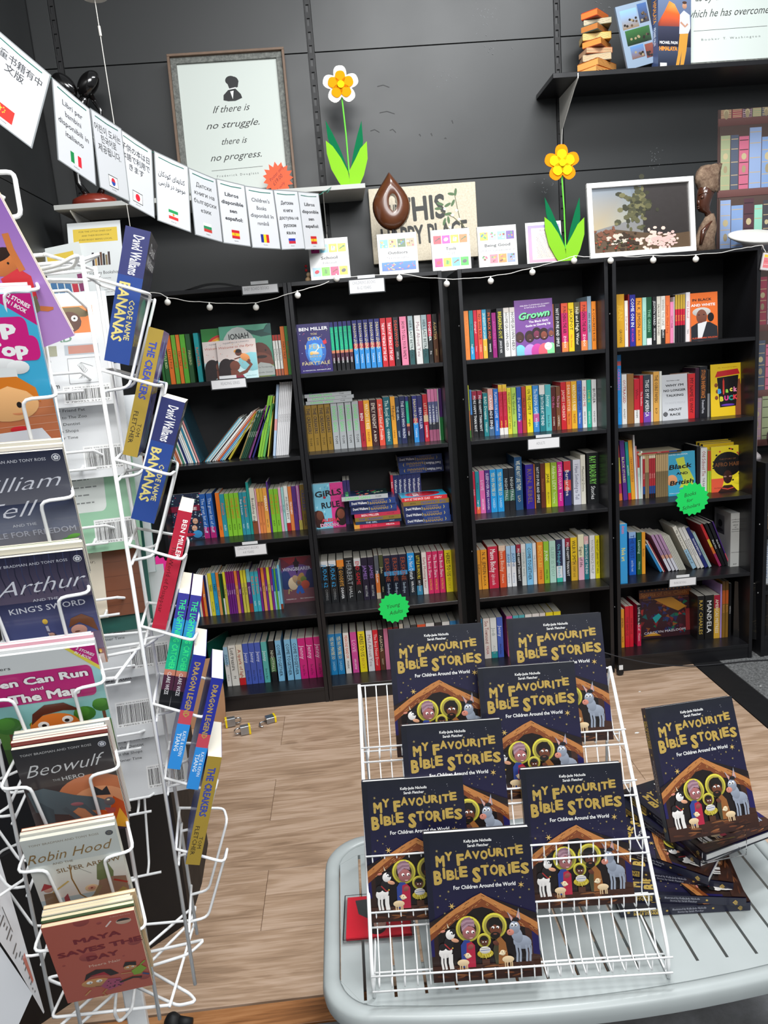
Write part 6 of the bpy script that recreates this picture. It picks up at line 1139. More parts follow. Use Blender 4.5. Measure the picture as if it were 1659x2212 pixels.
# carved head in driftwood
p = at(1527, 540, 0.08)
r = empty('wooden_sculpture', T(p.x, 0.10, ZT), 'tall driftwood carving of a dark polished face at the right', 'sculpture')
m = MB(); rr = random.Random(7); R = []
for z, cx, rx, ry in ((0, .0, .045, .03), (.05, .0, .043, .03), (.10, .012, .036, .028), (.13, .02, .024, .022), (.15, .022, .015, .016)):
    R.append([Vector((cx + rx * cos(2 * pi * k / 16) * (1 + .08 * sin(k * 3.1 + z * 60)), ry * sin(2 * pi * k / 16), z)) for k in range(16)])
m.rings(R, 'f'); m.build('driftwood_base', BARK, r, smooth=True); m = MB()
R = []
for z, cx, rx, ry in ((.235, .022, .028, .03), (.25, .015, .042, .034), (.275, .010, .047, .036), (.30, .008, .050, .036), (.322, .016, .049, .032), (.335, .028, .043, .024), (.34, .033, .026, .014)):
    R.append([Vector((cx + rx * cos(2 * pi * k / 20) * (1 + .09 * sin(k * 2.3 + z * 90)), ry * sin(2 * pi * k / 20) * (1 + .1 * cos(k * 4.1)), z + .006 * sin(k * 2.9))) for k in range(20)])
m.rings(R, 'f'); m.build('driftwood_crown', BARK, r, smooth=True)
m = MB(); R = []
for z, cx, rx, ry in ((.13, .018, .012, .012), (.155, .012, .014, .015), (.165, -.004, .022, .020), (.185, -.008, .027, .026), (.205, -.005, .030, .029), (.23, .0, .034, .031), (.252, .004, .034, .030), (.268, .008, .024, .024)):
    R.append([Vector((cx + rx * cos(2 * pi * k / 20), ry * sin(2 * pi * k / 20), z)) for k in range(20)])
m.rings(R, 'f')
m.ball((-.031, -.008, .197), (.008, .008, .012), 'f', 10, 8); m.ball((-.033, -.006, .181), (.006, .010, .0035), 'f', 10, 6); m.ball((-.032, -.006, .174), (.006, .009, .0032), 'f', 10, 6); m.ball((-.020, -.022, .214), (.010, .006, .006), 'f', 10, 6)
m.tube([(-.032, -.012, .226), (-.018, -.026, .232), (.0, -.03, .228)], .003, 'f', 6); m.tube([(.02, -.018, .12), (-.02, -.026, .08), (-.03, -.026, .03)], .007, 'f', 8, rs=[.006, .012, .006])
m.build('face', simple('polished_dark_face', '4a281a', 0.2, coat=0.8, noise=0.2), r, smooth=True)

# red and cream bits peeping out beside the School book, laminated strip lying flat
p = at(661, 557, 0.10)
r = empty('wooden_toy', T(p.x, 0.10, ZT), 'small wooden toy with red beads half hidden behind the School book', 'toy')
m = MB(); m.ball((0, 0, .012), .012, 'd8b48a'); m.ball((.004, 0, .032), .010, 'e0c09a'); m.build('body', MATTE, r, smooth=True)
for z in (.05, .066): m = MB(); m.ball((-.004, 0, z), .006, 'c8202c'); m.build('bead', MATTE, r, smooth=True)
p = at(470, 622, 0.02)
r = empty('laminated_strip', T(p.x - 0.05, 0.05, ZT) @ RZ(radians(4)), 'clear-edged laminated strip lying curled on the leftmost bookcase', 'card')
m = MB(); R = [[Vector((x, y, .001 + .02 * max(0, 1 - ((x - .03) / .1) ** 2))) for y in (-.04, .06)] for x in [-.08 + .02 * i for i in range(13)]]
V = [tuple(v) for q in R for v in q]; m.add(V, [(2 * i, 2 * i + 2, 2 * i + 3, 2 * i + 1) for i in range(12)], 'd8dada'); m.build('sheet', GLOSS, r)

# clear sign stand behind the spinner, left end of the bookcases
def art_shopsign(A):
    A.rect(0, 0, 1, 1, 'e4e8e8'); A.rect(.10, .74, .93, .93, 'e2c34a')
    for k, s in enumerate(('FOR THE LITTLE ONES OUT', 'AND THEIR BOOKS FOR', 'EVERYBODY BEING LOCAL')): A.text(s, .52, .88 - k * .055, .03, '4a4428', fit=.62 - .1 * (k == 1))
    for k, c in enumerate(('3a3440', 'c8a060', '3a2c28', '6a4a3a', '2a2a30', '8a7a5a', '4a3a3a')): A.rect(.42 + k * .05, .42, .46 + k * .05, .60 - .02 * (k % 3), c)
    A.text('No Ordinary Bookshop', .55, .30, .065, '2a2a2c', fit=.72); A.text('Building Our Community', .55, .235, .026, '5a5a5c', fit=.4); A.lines(.6, .08, 2, .03, .3, '8a8a8a', seed=2)
r = empty('sign_holder', T(-0.845, 0.03, ZT + 0.004) @ RY(radians(0)) @ RX(-radians(14)), 'clear sign holder with a yellow-topped shop notice behind the wire spinner', 'sign')
m = MB(); m.box(0, .208, 0, .001, 0, .30, 'e4e8e8'); A = Art((0, 0, 0), (1, 0, 0), (0, 0, 1), m, m, .208, .295); art_shopsign(A); m.build('notice', GLOSS, r)
m = MB(); m.box(-.004, .212, .0012, .003, 0, .305, 'fff'); m.box(-.004, .212, -.002, .07, -.004, -.0005, 'fff'); m.build('holder', ACRY, r)
def art_leaflet(A):
    A.rect(0, 0, 1, 1, 'dfe4e2'); r = random.Random(3)
    for i in range(5): A.rect(.05 + i * .18, .05, .2 + i * .18, .3 + .1 * r.random(), r.choice(['c83a4a', '5a8a4a', 'e8d05a', '8a3a6a', '4a7aa8']))
    A.text('So Proud of Our Shop', .4, .5, .06, '333', fit=.7); A.rect(.1, .62, .8, .85, 'e2c34a')
r = empty('leaflet', T(-0.915, 0.0, ZT) @ RX(-radians(16)) @ RY(radians(-8)), 'colourful leaflet propped left of the yellow-topped shop notice', 'leaflet')
m = MB(); m.box(0, .148, 0, .001, 0, .21, 'dfe4e2'); A = Art((0, 0, 0), (1, 0, 0), (0, 0, 1), m, m, .148, .21); art_leaflet(A); m.build('sheet', GLOSS, r)

# ------------------------------------------------------------------ black shelf, upper right
def slab(m, cx, cy, z, w, d, h, rot, col, pg): 
    M = T(cx, cy, z) @ RZ(radians(rot)); m.box(-w / 2, w / 2, -d / 2, d / 2, 0, h, col, M=M, bev=.0015); m.box(-w / 2 - .0005, w / 2 - .004, -d / 2 - .0005, d / 2 + .0005, h * .14, h * .86, pg, M=M)
p = at(1300, 148, 0.13)
r = empty('book_stack_ornament', T(p.x - .012, 0.16, 2.5065), 'ornament carved as a tower of old books on the black shelf', 'ornament')
zq = 0
for k, (w, d, h, rt, c, pg) in enumerate(((.135, .095, .020, 38, 'a85a20', 'e8a860'), (.118, .085, .022, 40, '8a4a1c', 'e0a058'), (.094, .07, .020, -8, '7a6a50', 'd8a878'), (.092, .068, .016, 6, 'a86a48', 'e0b088'), (.092, .070, .020, 50, '8a3a1c', 'd88a40'), (.094, .062, .020, -6, 'b8862a', 'e8c060'), (.092, .062, .020, 48, '4a5650', 'b8743a'), (.09, .06, .016, -10, '8a8468', 'b8ac88'), (.088, .062, .020, 46, 'b03c20', 'e07a3a'))):
    w, d, h = w * 1.22, d * 1.2, h * 1.36; m = MB(); slab(m, 0.004 * sin(k * 2), 0, zq, w * .98, d * .9, h, rt, c, pg)
    if pg:
        for q in range(4): m.box(-w * .49 - .001, w * .49 - .006, -d * .45 - .001, -d * .45, h * (.25 + .16 * q), h * (.29 + .16 * q), '6a3a1c', M=T(0.004 * sin(k * 2), 0, zq) @ RZ(radians(rt)))
    m.build('carved_book', PRN, r); zq += h + .0003
def art_him(A):
    A.rect(0, 0, 1, 1, '161a2c', '6a7a9a'); A.poly([(0, .62), (.2, .78), (.34, .92), (.5, .88), (.66, .74), (.8, .66), (.8, .5), (0, .5)], None, ['6a3a34', 'e8602a', 'f8903a', 'f8a050', 'e8602a', '8a4a3a', '2a2c3c', '1c2030'])
    A.rect(0, .3, 1, .58, '161a2c', '3a3c50')
    A.poly([(.52, .0), (.60, .2), (.66, .5), (.92, .5), (.86, .25), (.76, 0), (.66, 0), (.72, .25), (.62, 0)], 'c8903a'); A.poly([(.64, .48), (.66, .74), (.78, .8), (.96, .74), (.98, .56), (.92, .49)], 'c8ccdc'); A.ell(.80, .86, .07, .07, 'b88a70'); A.ell(.80, .905, .07, .035, '4a342a'); A.line([(.68, .64), (.82, .58), (.9, .62)], .05, 'b88a70'); A.poly([(.48, 0), (.6, .03), (.6, 0)], 'b8a890')
    A.text('MICHAEL PALIN', .32, .34, .07, 'f4f4f4', bold=.02, fit=.54); A.text('HIMALAYA', .31, .25, .10, 'f0902c', bold=.04, fit=.54); A.rect(.06, .03, .26, .08, 'f4f4f4')
def art_himb(A):
    A.rect(0, 0, 1, 1, '8a9cb0'); r = random.Random(2)
    for x0, y0, x1, y1, c, c2 in ((.1, .62, .62, .92, '8a7458', '8ab4e0'), (.66, .66, .96, .96, '3a3430', '4a6aa0'), (.14, .36, .92, .6, '1c2a1c', '3a6a3a'), (.2, .14, .62, .34, '7a5a4a', '5a8ac0'), (.66, .1, .92, .32, '6a3a34', '8a4a3a')):
        A.rect(x0, y0, x1, y1, c, c2)
        for i in range(8): A.ell(r.uniform(x0 + .04, x1 - .04), r.uniform(y0 + .02, (y0 + y1) / 2), .04, .03, r.choice(['2a2420', '5a4a3a', '9a8a6a']), n=7)
p = at(1412, 146, 0.10)
book('hardback_book', T(1.538, 0.075, 2.5065) @ RZ(radians(12)), 0.150, 0.262, 0.042, '3a4a70', cover='5a6a80', art=art_him, hard=True, texts=(('MICHAEL PALIN', .42, .66, .34, 'd8dce8'), ('HIMALAYA', .06, .36, .5, 'f0a030')), label='thick hardback with an orange mountain and a standing man, on the black shelf')
book('photo_book', T(1.415, 0.07, 2.5065) @ RZ(radians(18)) @ RY(radians(-15)), 0.155, 0.225, 0.008, '6a7a8a', cover='8a9cb0', art=art_himb, label='pale blue cover with small landscape photos, left of the mountain hardback')
def art_q2(A):
    A.rect(0, 0, 1, 1, 'c4ccc7')
    for s, y, f in (('Success is to be measured', .82, .7), ('not so much by the position', .70, .74), ('that one has reached in life', .58, .72), ('as by the obstacles', .46, .62), ('which he has overcome.', .34, .78)): A.text(s, .44 if y < .6 else .5, y, .055, '1c1e1e', bold=.004, fit=f, shear=.45, sy=1.3)
    A.line([(.1, .24), (.8, .245)], .004, '2a2c2c'); A.text('B o o k e r   T.   W a s h i n g t o n', .45, .165, .02, '3a3c3c', fit=.56)
framed('framed_quotation', 1.895, 2.5065, 0.15, 0.50, 0.575, 6, 0.010, 0.028, simple('weathered_brown_frame', '6b5646', 0.6, noise=0.3, nscale=50), MATTE, art_q2, 'framed quotation at the top right corner, partly out of the picture', inner=(0.022, FRAMEG))

# ------------------------------------------------------------------ printed bookshelf wallpaper on the wall, far right
r = tag(empty('wallpaper_panel', (2.35, 0.298, 1.2)), 'wallpaper panel printed with old books on shelves at the far right', 'wallpaper')
m = MB(); X0, X1 = 1.895, 2.95; m.box(X0, X1, 0.2955, 0.2995, 0.925, 2.398, '5a4440'); A = Art((0, 0.2955, 0), (1, 0, 0), (0, 0, 1), m, m)
rr = random.Random(19); pal = ['8aa6d4', 'b898a4', '9ad8c0', '5a6274', 'b85a6a', '9ab0d8', 'a84a5a', '5a3c44', 'a8b08a', '4a4a50', 'd0708a', 'a87a68']
for zb, zt in ((2.362, 2.6), (2.072, 2.33), (1.778, 2.04), (1.484, 1.75), (1.19, 1.455), (.96, 1.16)):
    zc = min(2.396, zt); A.rect(X0, zb - .03, X1, zb, '6a4440', '7a5450'); A.rect(X0 + .005, zb, X1, zc, '4a3834', '5a4842'); x = X0 + .012; k = 0
    while x < X1 - .05:
        w = rr.uniform(.034, .058); h = min(zc - zb, rr.uniform(.19, .255)); c = pal[(k * 7 + int(zb * 10)) % 12]; k += 1
        A.rect(x, zb, x + w - .003, zb + h, c)
        for q in (.08, .26, .5, .74, .92):
            A.rect(x + .002, zb + h * q, x + w - .005, zb + h * q + .003, 'c8b088' if k % 3 else '2a2428')
        if k % 2: A.ell(x + w / 2 - .001, zb + h * .62, w * .25, w * .3, 'c8b890', n=10); A.ell(x + w / 2 - .001, zb + h * .38, w * .2, w * .35, 'a89878', n=8)
        x += w
o = m.build('printed_sheet', GLOSS); wpart(o, r)

# white round-topped stand at the right end of the bookcases, black bag below
p = at(1625, 518, 0.08)
r = empty('pedestal_dish', T(1.985, 0.15, 0), 'white pedestal dish beside the right end of the bookcases', 'stand')
m = MB(); m.lathe([(.001, -.02), (.08, -.015), (.112, 0), (.115, .008), (.105, .012), (.001, .016)], 'f', 36, M=T(.01, 0, 1.85) @ RX(radians(19))); m.build('dish', BULB, r, smooth=True)
m = MB(); m.lathe([(.001, .9), (.05, .9), (.045, .915), (.03, .93), (.026, 1.79), (.05, 1.83), (.001, 1.832)], 'f', 28); m.build('column', simple('pale_pedestal', 'd8cfcf', 0.5), r, smooth=True)
r = empty('shoulder_bag', T(2.17, 0.1, 0.9), 'glossy black bag lying on the low bookcase at the far right', 'bag')
m = MB(); R = []; rr = random.Random(3)
for i in range(9):
    a = pi * i / 8; q = sin(a) ** .5; R.append([Vector((-.11 * cos(a), q * .10 * cos(2 * pi * k / 18), .085 + q * .08 * sin(2 * pi * k / 18) * (1 if sin(2 * pi * k / 18) > 0 else 1.0) + .006 * rr.uniform(-1, 1))) for k in range(18)])
m.rings(R, 'f'); m.build('body', simple('glossy_black_vinyl', '0c0c0d', 0.22, coat=0.5), r, smooth=True)
m = MB(); m.tube([(-.09, -.06, .1), (-.06, -.12, .17), (.03, -.12, .18), (.08, -.06, .12)], .008, 'f', 8, fil=.05); m.build('strap', simple('glossy_black_vinyl', '0c0c0d', 0.22), r, smooth=True)

# hanging battery box
p = at(1643, 577, -0.01)
r = empty('battery_box', T(1.945, -0.012, 1.735) @ RY(radians(10)), 'small clear battery box with a red label hanging from the string lights', 'battery box')
m = MB(); m.box(-.016, .016, -.006, .006, -.034, .034, 'd8d0d0', bev=.002); m.build('case', GLOSS, r)
m = MB(); A = Art((-.015, -.0062, -.03), (1, 0, 0), (0, 0, 1), m, m, .03, .06); A.rect(.1, .1, .9, .75, 'e07a80'); A.rect(.1, .78, .9, .95, 'e8c03a'); A.text('LIGHTS', .5, .5, .12, 'b01c2c', fit=.6); A.text('BATTERY', .5, .3, .1, 'fff', fit=.6); m.build('label_print', MATTE, r)

# ------------------------------------------------------------------ string lights
Yl = -0.012
G = [(362, 653), (453, 664), (553, 664), (643, 638), (727, 602), (863, 601), (965, 613), (1060, 607), (1150, 588), (1240, 563), (1319, 563), (1411, 562), (1503, 560)]
r = empty('string_lights', T(0.6, Yl, 1.78), 'white string lights with round globes along the top of the bookcases', 'string lights')
pts = [at(300, 628, Yl), at(345, 634, Yl)]
for i, (x, y) in enumerate(G):
    q = at(x + 2, y - 10, Yl - .004 * (i % 2)); 
    if i in (4,): q.z = 1.806; q.y = 0.012
    pts.append(q)
    if i < 12:
        a, b = G[i], G[i + 1]; n_ = at((a[0] + b[0]) / 2, (a[1] + b[1]) / 2 - 8, Yl); 
        if i in (3,): n_ = at(690, 617, Yl)
        if i == 4: n_ = Vector((at(795, 600, Yl).x, .02, 1.803))
        pts.append(n_)
pts += [at(1560, 545, Yl), at(1615, 534, Yl), Vector((1.93, Yl, 1.80)), Vector((1.944, Yl, 1.773))]
pp = []
for i in range(len(pts) - 1):
    for k in range(4): pp.append(pts[i].lerp(pts[i + 1], k / 4) + Vector((0, .0012 * sin(i * 4 + k * 2.2), .0012 * cos(i * 5 + k * 1.7))))
pp.append(pts[-1]); m = MB(); m.tube(pp, .0013, 'f4f2ec', 6); wpart(m.build('cord', MATTE), r)
for i, (x, y) in enumerate(G):
    q = at(x, y, Yl - .014); m = MB(); m.ball((0, 0, 0), .0122, 'f', 18, 12); m.lathe([(.003, .011), (.003, .018), (.001, .019)], 'f', 8)
    o = m.build('globe_bulb', BULB, None, M=Matrix.Translation(q), smooth=True); wpart(o, r)

# ------------------------------------------------------------------ shelf cards and green starbursts
CARDM = GLOSS
def shelfcard(px, py, w, h, words, label, Y=-0.008, tilt=0, lean=4, z=None):
    p = at(px, py, Y); r = empty('shelf_card', T(p.x, Y, p.z) @ RY(radians(tilt)) @ RX(radians(lean)), label, 'sign', 'white laminated shelf cards')
    m = MB(); m.box(-.004, w + .004, 0, .0008, -h - .004, .004, '3a3c3e'); A = Art((0, 0, -h), (1, 0, 0), (0, 0, 1), m, m, w, h); A.rect(0, 0, 1, 1, 'eeeef0'); 
    for s, x, y, f in words: A.text(s, x, y, .09, 'a4a4a8', fit=f)
    m.build('card', CARDM, r)
    m = MB(); m.box(w * .25, w * .75, .0009, .0022, -.004, .016, 'e8eaec'); m.build('tape', GLOSS, r); return r
shelfcard(523, 619, .138, .030, (('BABY BOARD BOOKS', .40, .42, .7),), 'white shelf card reading BABY BOARD BOOKS', tilt=0)
shelfcard(456, 823, .137, .034, (('READING SERIES', .55, .40, .55),), 'white shelf card reading READING SERIES')
shelfcard(507, 1181, .130, .044, (("CHILDREN'S BOOKS", .42, .62, .68), ('4-8 YEARS', .42, .22, .36)), "white shelf card reading CHILDREN'S BOOKS 4-8 YEARS")
shelfcard(754, 606, .138, .050, (("CHILDREN'S BOOKS", .42, .66, .66), ('8-12 YEARS', .42, .26, .4)), "white shelf card reading CHILDREN'S BOOKS 8-12 YEARS", Y=-.006)
shelfcard(1141, 950, .132, .042, (('ADULTS', .4, .42, .28),), 'white shelf card reading ADULTS')
shelfcard(1447, 1252, .118, .035, (('RARE BOOKS', .4, .32, .46),), 'white shelf card reading RARE BOOKS')
p = at(851, 1313, -0.02)
burst('starburst_sign', (p.x, -0.02, p.z), .0690, 18, '10d860', (('Young', 0, .02, .42, .13), ('Adults', .06, -.2, .44, .13)), 'bright green starburst sign reading Young Adults', rot=8, inner=.87)
p = at(1495, 1078, -0.02)
burst('starburst_sign', (p.x, -0.02, p.z), .0740, 18, '10d860', (('Books', -.05, .1, .36, .12), ('for', -.06, -.07, .2, .1), ('Scholars', -.02, -.26, .54, .11)), 'bright green starburst sign reading Books for Scholars', rot=10, inner=.87)
p = at(338, 1238, -0.03)
burst('starburst_sign', (p.x, -0.03, p.z), .075, 18, 'f0309a', (('KIDS', 0, 0, .4, .14),), 'hot pink starburst sign peeping out behind the wire spinner', inner=.87, wc='fff')

# ------------------------------------------------------------------ laminated language cards on a green ribbon
BT = [(0.161, 0.02, 2.121), (0.081, -0.10, 2.110), (-0.005, -0.215, 2.098), (-0.092, -0.33, 2.094), (-0.173, -0.45, 2.096), (-0.235, -0.585, 2.104), (-0.312, -0.705, 2.127), (-0.370, -0.838, 2.157), (-0.404, -0.98, 2.167), (-0.442, -1.12, 2.196), (-0.530, -1.215, 2.277)]
def flag(A, kind):
    u0, v0, u1, v1 = .34, .10, .62, .235; dv = (v1 - v0) / 3; du = (u1 - u0) / 3
    H = {'es': ('c8202c', 'f0c020', 'c8202c'), 'ru': ('f0f0f0', '2a3aa8', 'c8283a'), 'bg': ('f4f4f4', '2a8a5a', 'c83a34'), 'ir': ('2a9a5a', 'f4f4f4', 'd83a3a')}; V = {'ro': ('1a2a8a', 'f0d020', 'c8202c'), 'it': ('1a8a4a', 'f4f4f4', 'd82a3a')}
    if kind in H:
        for k in range(3): A.rect(u0, v1 - (k + 1) * dv, u1, v1 - k * dv, H[kind][k])
        if kind in ('es', 'ir'): A.ell(.45 if kind == 'es' else .48, .168, .03, .03, 'c8902a', n=8)
    elif kind in V:
        for k in range(3): A.rect(u0 + k * du, v0, u0 + (k + 1) * du, v1, V[kind][k])
    else:
        A.rect(u0 - .01, v0 - .01, u1 + .01, v1 + .01, '222' if kind != 'cn' else 'd0342c'); A.rect(u0, v0, u1, v1, 'f6f6f6' if kind != 'cn' else 'd0342c')
        if kind == 'jp': A.ell(.48, .168, .07, .07, 'd8283a')
        if kind == 'kr': A.ell(.48, .168, .065, .065, '2a4aa8'); A.ell(.48, .168, .065, .065, 'd8283a', a0=0, a1=180)
        if kind == 'cn':
            A.star(.40, .19, .05, 'f0d040')
            for x, y in ((.46, .215), (.485, .195), (.48, .17), (.46, .155)): A.star(x, y, .015, 'f0d040')
FA = ('ﮐﺘﺎﺑﻬﺎﯼ ﮐﻮﺩﮐﺎﻥ', 'ﻣﻮﺟﻮﺩ ﺩﺭ ﻓﺎﺭﺳﯽ')
FA = tuple(s[::-1] for s in FA)
CD = [('es', ('Libros', 'disponible', 'sen', 'español:'), 'Spanish card nearest the shelf bracket, rightmost on the ribbon', 'Spanish'), ('ru', ('Детские', 'книги', 'доступны на', 'русском', 'языке'), 'Russian card with a white, blue and red flag, second from right', 'Russian'),
      ('ro', ("Children's", 'Books', 'disponibil în', 'română'), 'Romanian card with a blue, yellow and red flag', 'Romanian'), ('es', ('Libros', 'disponible', 'sen', 'español:'), 'Spanish card between the Romanian and Bulgarian cards', 'Spanish'),
      ('bg', ('Детски', 'книги на', 'български', 'език'), 'Bulgarian card with a white, green and red flag', 'Bulgarian'), ('ir', FA, 'Farsi card with a green, white and red flag', 'Farsi'), ('jp', ('子供の本は日', '本語で利用で', 'きます'), 'Japanese card with a red disc flag', 'Japanese'),
      ('kr', ('어린이 도서는', '한국어로', '제공됩니다.'), 'Korean card with a red and blue disc flag', 'Korean'), ('it', ('Libri per', 'bambini', 'disponibili in', 'italiano'), 'Italian card catching a bright reflection, second from left', 'Italian'), ('cn', ('儿童书籍有中', '文版'), 'Chinese card at the left edge with a red flag', 'Chinese')]
for i, (fl, wd, lb, ln) in enumerate(CD):
    b, a = Vector(BT[i]), Vector(BT[i + 1]); e = (b - a).normalized(); L_ = (b - a).length
    nrm = Vector((e.y, -e.x, 0)).normalized(); dn = e.cross(nrm) * -1
    if dn.z > 0: dn = -dn
    k = 0.75; dn = (dn * k + Vector((0, 0, -1)) * (1 - k)).normalized(); up = -dn; hh = .205 - .0022 * i; w = L_ * (1.06 if i in (2, 4, 7, 8) else .97)
    off = nrm * (.004 * (i % 2)); O = a + dn * hh + off; e1 = e; 
    r = empty('language_card', Matrix.Translation(O), 'laminated ' + lb, 'sign', 'laminated language cards on the green ribbon')
    m = MB(); t = MB(); c = [Vector((0, 0, 0)), e1 * w, e1 * w + up * (hh + .004), up * (hh + .004)]
    n3 = e1.cross(up).normalized(); fr = c; bk = [q - n3 * .0008 for q in c]
    V = [tuple(q) for q in fr + bk]; m.add(V, [(0, 1, 2, 3), (7, 6, 5, 4), (0, 4, 5, 1), (1, 5, 6, 2), (2, 6, 7, 3), (3, 7, 4, 0)], '8a8e90')
    A = Art((0, 0, 0), e1, up, m, t, w, hh + .004); A.rect(.025, .015, .975, .985, 'd6d8dc')
    bold = .03 if fl in ('es', 'ru') else .014
    n = len(wd); sz = .085 if n > 2 and fl not in ('jp', 'kr') else .105
    for j, s in enumerate(wd):
        ln_ = max(len(q) for q in wd); A.text(s, .48, .76 - j * .125 - (.08 if fl == 'ir' else 0), sz, '2c2e32', bold=bold, fit=min(.86, (.80 if fl in ('jp', 'kr', 'cn') else .74) * len(s) / ln_ + .04))
    flag(A, fl); A.text(ln, .48, .055, .022, '444', fit=.14)
    A.line([(.12, .935), (.5, .925), (.86, .935)], .018, '1f6a5c'); m.build('sheet', GLOSS, r); t.build('lettering', MATTE, r)
rb = empty('ribbon', Matrix.Translation(Vector(BT[5])), 'thin green ribbon that carries the language cards', 'ribbon')
m = MB(); P_ = [Vector(q) + Vector((.0, .006, .0)) for q in BT[::-1]] + [Vector((0.176, 0.045, 2.133)), Vector((0.21, 0.04, 2.148)), Vector((0.19, 0.04, 2.128))]
Q = []
for i in range(len(P_) - 1): Q += [P_[i].lerp(P_[i + 1], .0), P_[i].lerp(P_[i + 1], .5) - Vector((0, 0, .002))]
m.tube(Q + [P_[-1]], .0014, '2a7a68', 6); wpart(m.build('ribbon_strand', MATTE), rb)

# thin white cord hanging from the ceiling
r = empty('hanging_cord', T(-.6, -.35, 3.2), 'thin white cord hanging from the ceiling fitting at the upper left', 'cord')
a = at(204, -6, -.45); b = at(281, 489, -.45)
m = MB(); m.tube([a, b], .0013, 'e8e4dc', 6); k = a.lerp(b, .12); m.tube([k, k + Vector((0.001, 0, -.028))], .004, 'e8e4dc', 8); wpart(m.build('cord_strand', MATTE), r)
m = MB(); m.lathe([(.001, 0), (.04, 0), (.045, .01), (.03, .03), (.001, .032)], 'e8e8e4', 24, M=Matrix.Translation(a)); wpart(m.build('ceiling_rose', MATTE), r)

# ================================================================== white wire spinner
PH = radians(8.6); R1 = Vector((cos(PH), sin(PH), 0)); N1 = Vector((sin(PH), -cos(PH), 0)); C0 = Vector((-.31, -1.917, 0)); ZV = Vector((0, 0, 1))
FACES = [(R1, N1), (-N1, R1), (-R1, -N1), (N1, -R1)]     # near, right, far, left: (across, outward)
TI = [.545 + .1345 * k for k in range(8)]; LEAN = radians(18.5)
spin = empty('wire_spinner', C0, 'tall white wire book spinner in the left foreground', 'book rack')
SI = spin.matrix_world.inverted()
def sadd(m, name, mat, smooth=True, par=spin):
    o = m.build(name, mat, None, smooth=smooth); o.parent = par; o.matrix_parent_inverse = SI if par is spin else par.matrix_world.inverted(); return o
m = MB(); m.box(-.017, .017, -.009, .009, 0.012, 1.69, 'f', M=Matrix.Translation(C0) @ RZ(PH), bev=.002); m.lathe([(.001, 1.69), (.016, 1.69), (.014, 1.735), (.006, 1.745), (.001, 1.745)], 'f', 16, M=Matrix.Translation(C0)); sadd(m, 'pole', WIRE, False)
m = MB()
for k in range(4): a = PH + pi / 4 + k * pi / 2; m.tube([C0 + Vector((0, 0, .03)), C0 + Vector((.28 * cos(a), .28 * sin(a), .02)), C0 + Vector((.30 * cos(a), .30 * sin(a), .008))], .008, 'f', 8, fil=.02)
sadd(m, 'foot_frame', WIRE)
pk = MB()
for s in (-1, 1): pk.tube([(s * .062, -.122, .158), (s * .082, -.200, .128), (s * .040, -.206, .128), (s * .036, -.155, -.006), (s * .036, -.122, -.008)], .0025, 'f', 8, fil=.012, seg=3)
pk.tube([(-.062, -.122, -.008), (.062, -.122, -.008)], .0025, 'f', 8); pk.tube([(-.062, -.122, .158), (.062, -.122, .158)], .0025, 'f', 8)
pkm = pk.mesh('wire_pocket', WIRE, True)
ld = MB(); ld.tube([(0, -.119, .43), (0, -.119, 1.672)], .0032, 'f', 8); ldm = ld.mesh('frame_rod', WIRE, True)
for (ax_, nm) in FACES:
    F = frame(C0, ax_, -nm, ZV)
    for q in ((-.062, .062) if nm is not FACES[2][1] else ()):
        o = link('frame_rod', ldm, spin); o.matrix_local = SI @ F @ T(q, 0, 0)
    for z in TI:
        o = link('wire_pocket', pkm, spin); o.matrix_local = SI @ F @ T(0, 0, z)
for z, k in ((1.672, 0), (1.655, 1), (1.05, 0), (.45, 0), (.435, 1)):
    for i in range(4):
        m = MB()
        a = PH + pi / 4 * (1 if k else 0) + i * pi / 2; d = Vector((cos(a), sin(a), 0)); q = Vector((-d.y, d.x, 0)); L_ = .118 if not k else .150
        m.tube([C0 + ZV * z + q * .018, C0 + ZV * z + q * .018 + d * (L_ - .01), C0 + ZV * (z + .012) + q * .004 + d * (L_ + .022), C0 + ZV * z - q * .010 + d * (L_ - .01), C0 + ZV * (z - .004) - q * .018], .0028, 'f', 8, fil=.012); sadd(m, 'spider_arm', WIRE)
    c = [C0 + ZV * (z - .003) + (FACES[j][0] * .08 + FACES[j][1] * .117) for j in range(4)]
    if not k: m = MB(); m.tube(c + [c[0].lerp(c[1], .02)], .0026, 'f', 8, fil=.01); sadd(m, 'hoop_wire', WIRE)
m = MB(); cc = C0 + Vector((0.0, 0, 1.74))
m.tube([cc + R1 * -.03, cc + R1 * -.03 + ZV * .0, cc + R1 * -.055 + ZV * .03, cc + R1 * -.05 + ZV * .062, cc + R1 * .035 + ZV * .062, cc + R1 * .035, cc + R1 * .0], .0036, 'f', 8, fil=.01)
m.tube([cc + R1 * -.012, cc + R1 * -.012 + ZV * .045, cc + R1 * .016 + ZV * .026], .0034, 'f', 8, fil=.008); sadd(m, 'top_loop', WIRE)

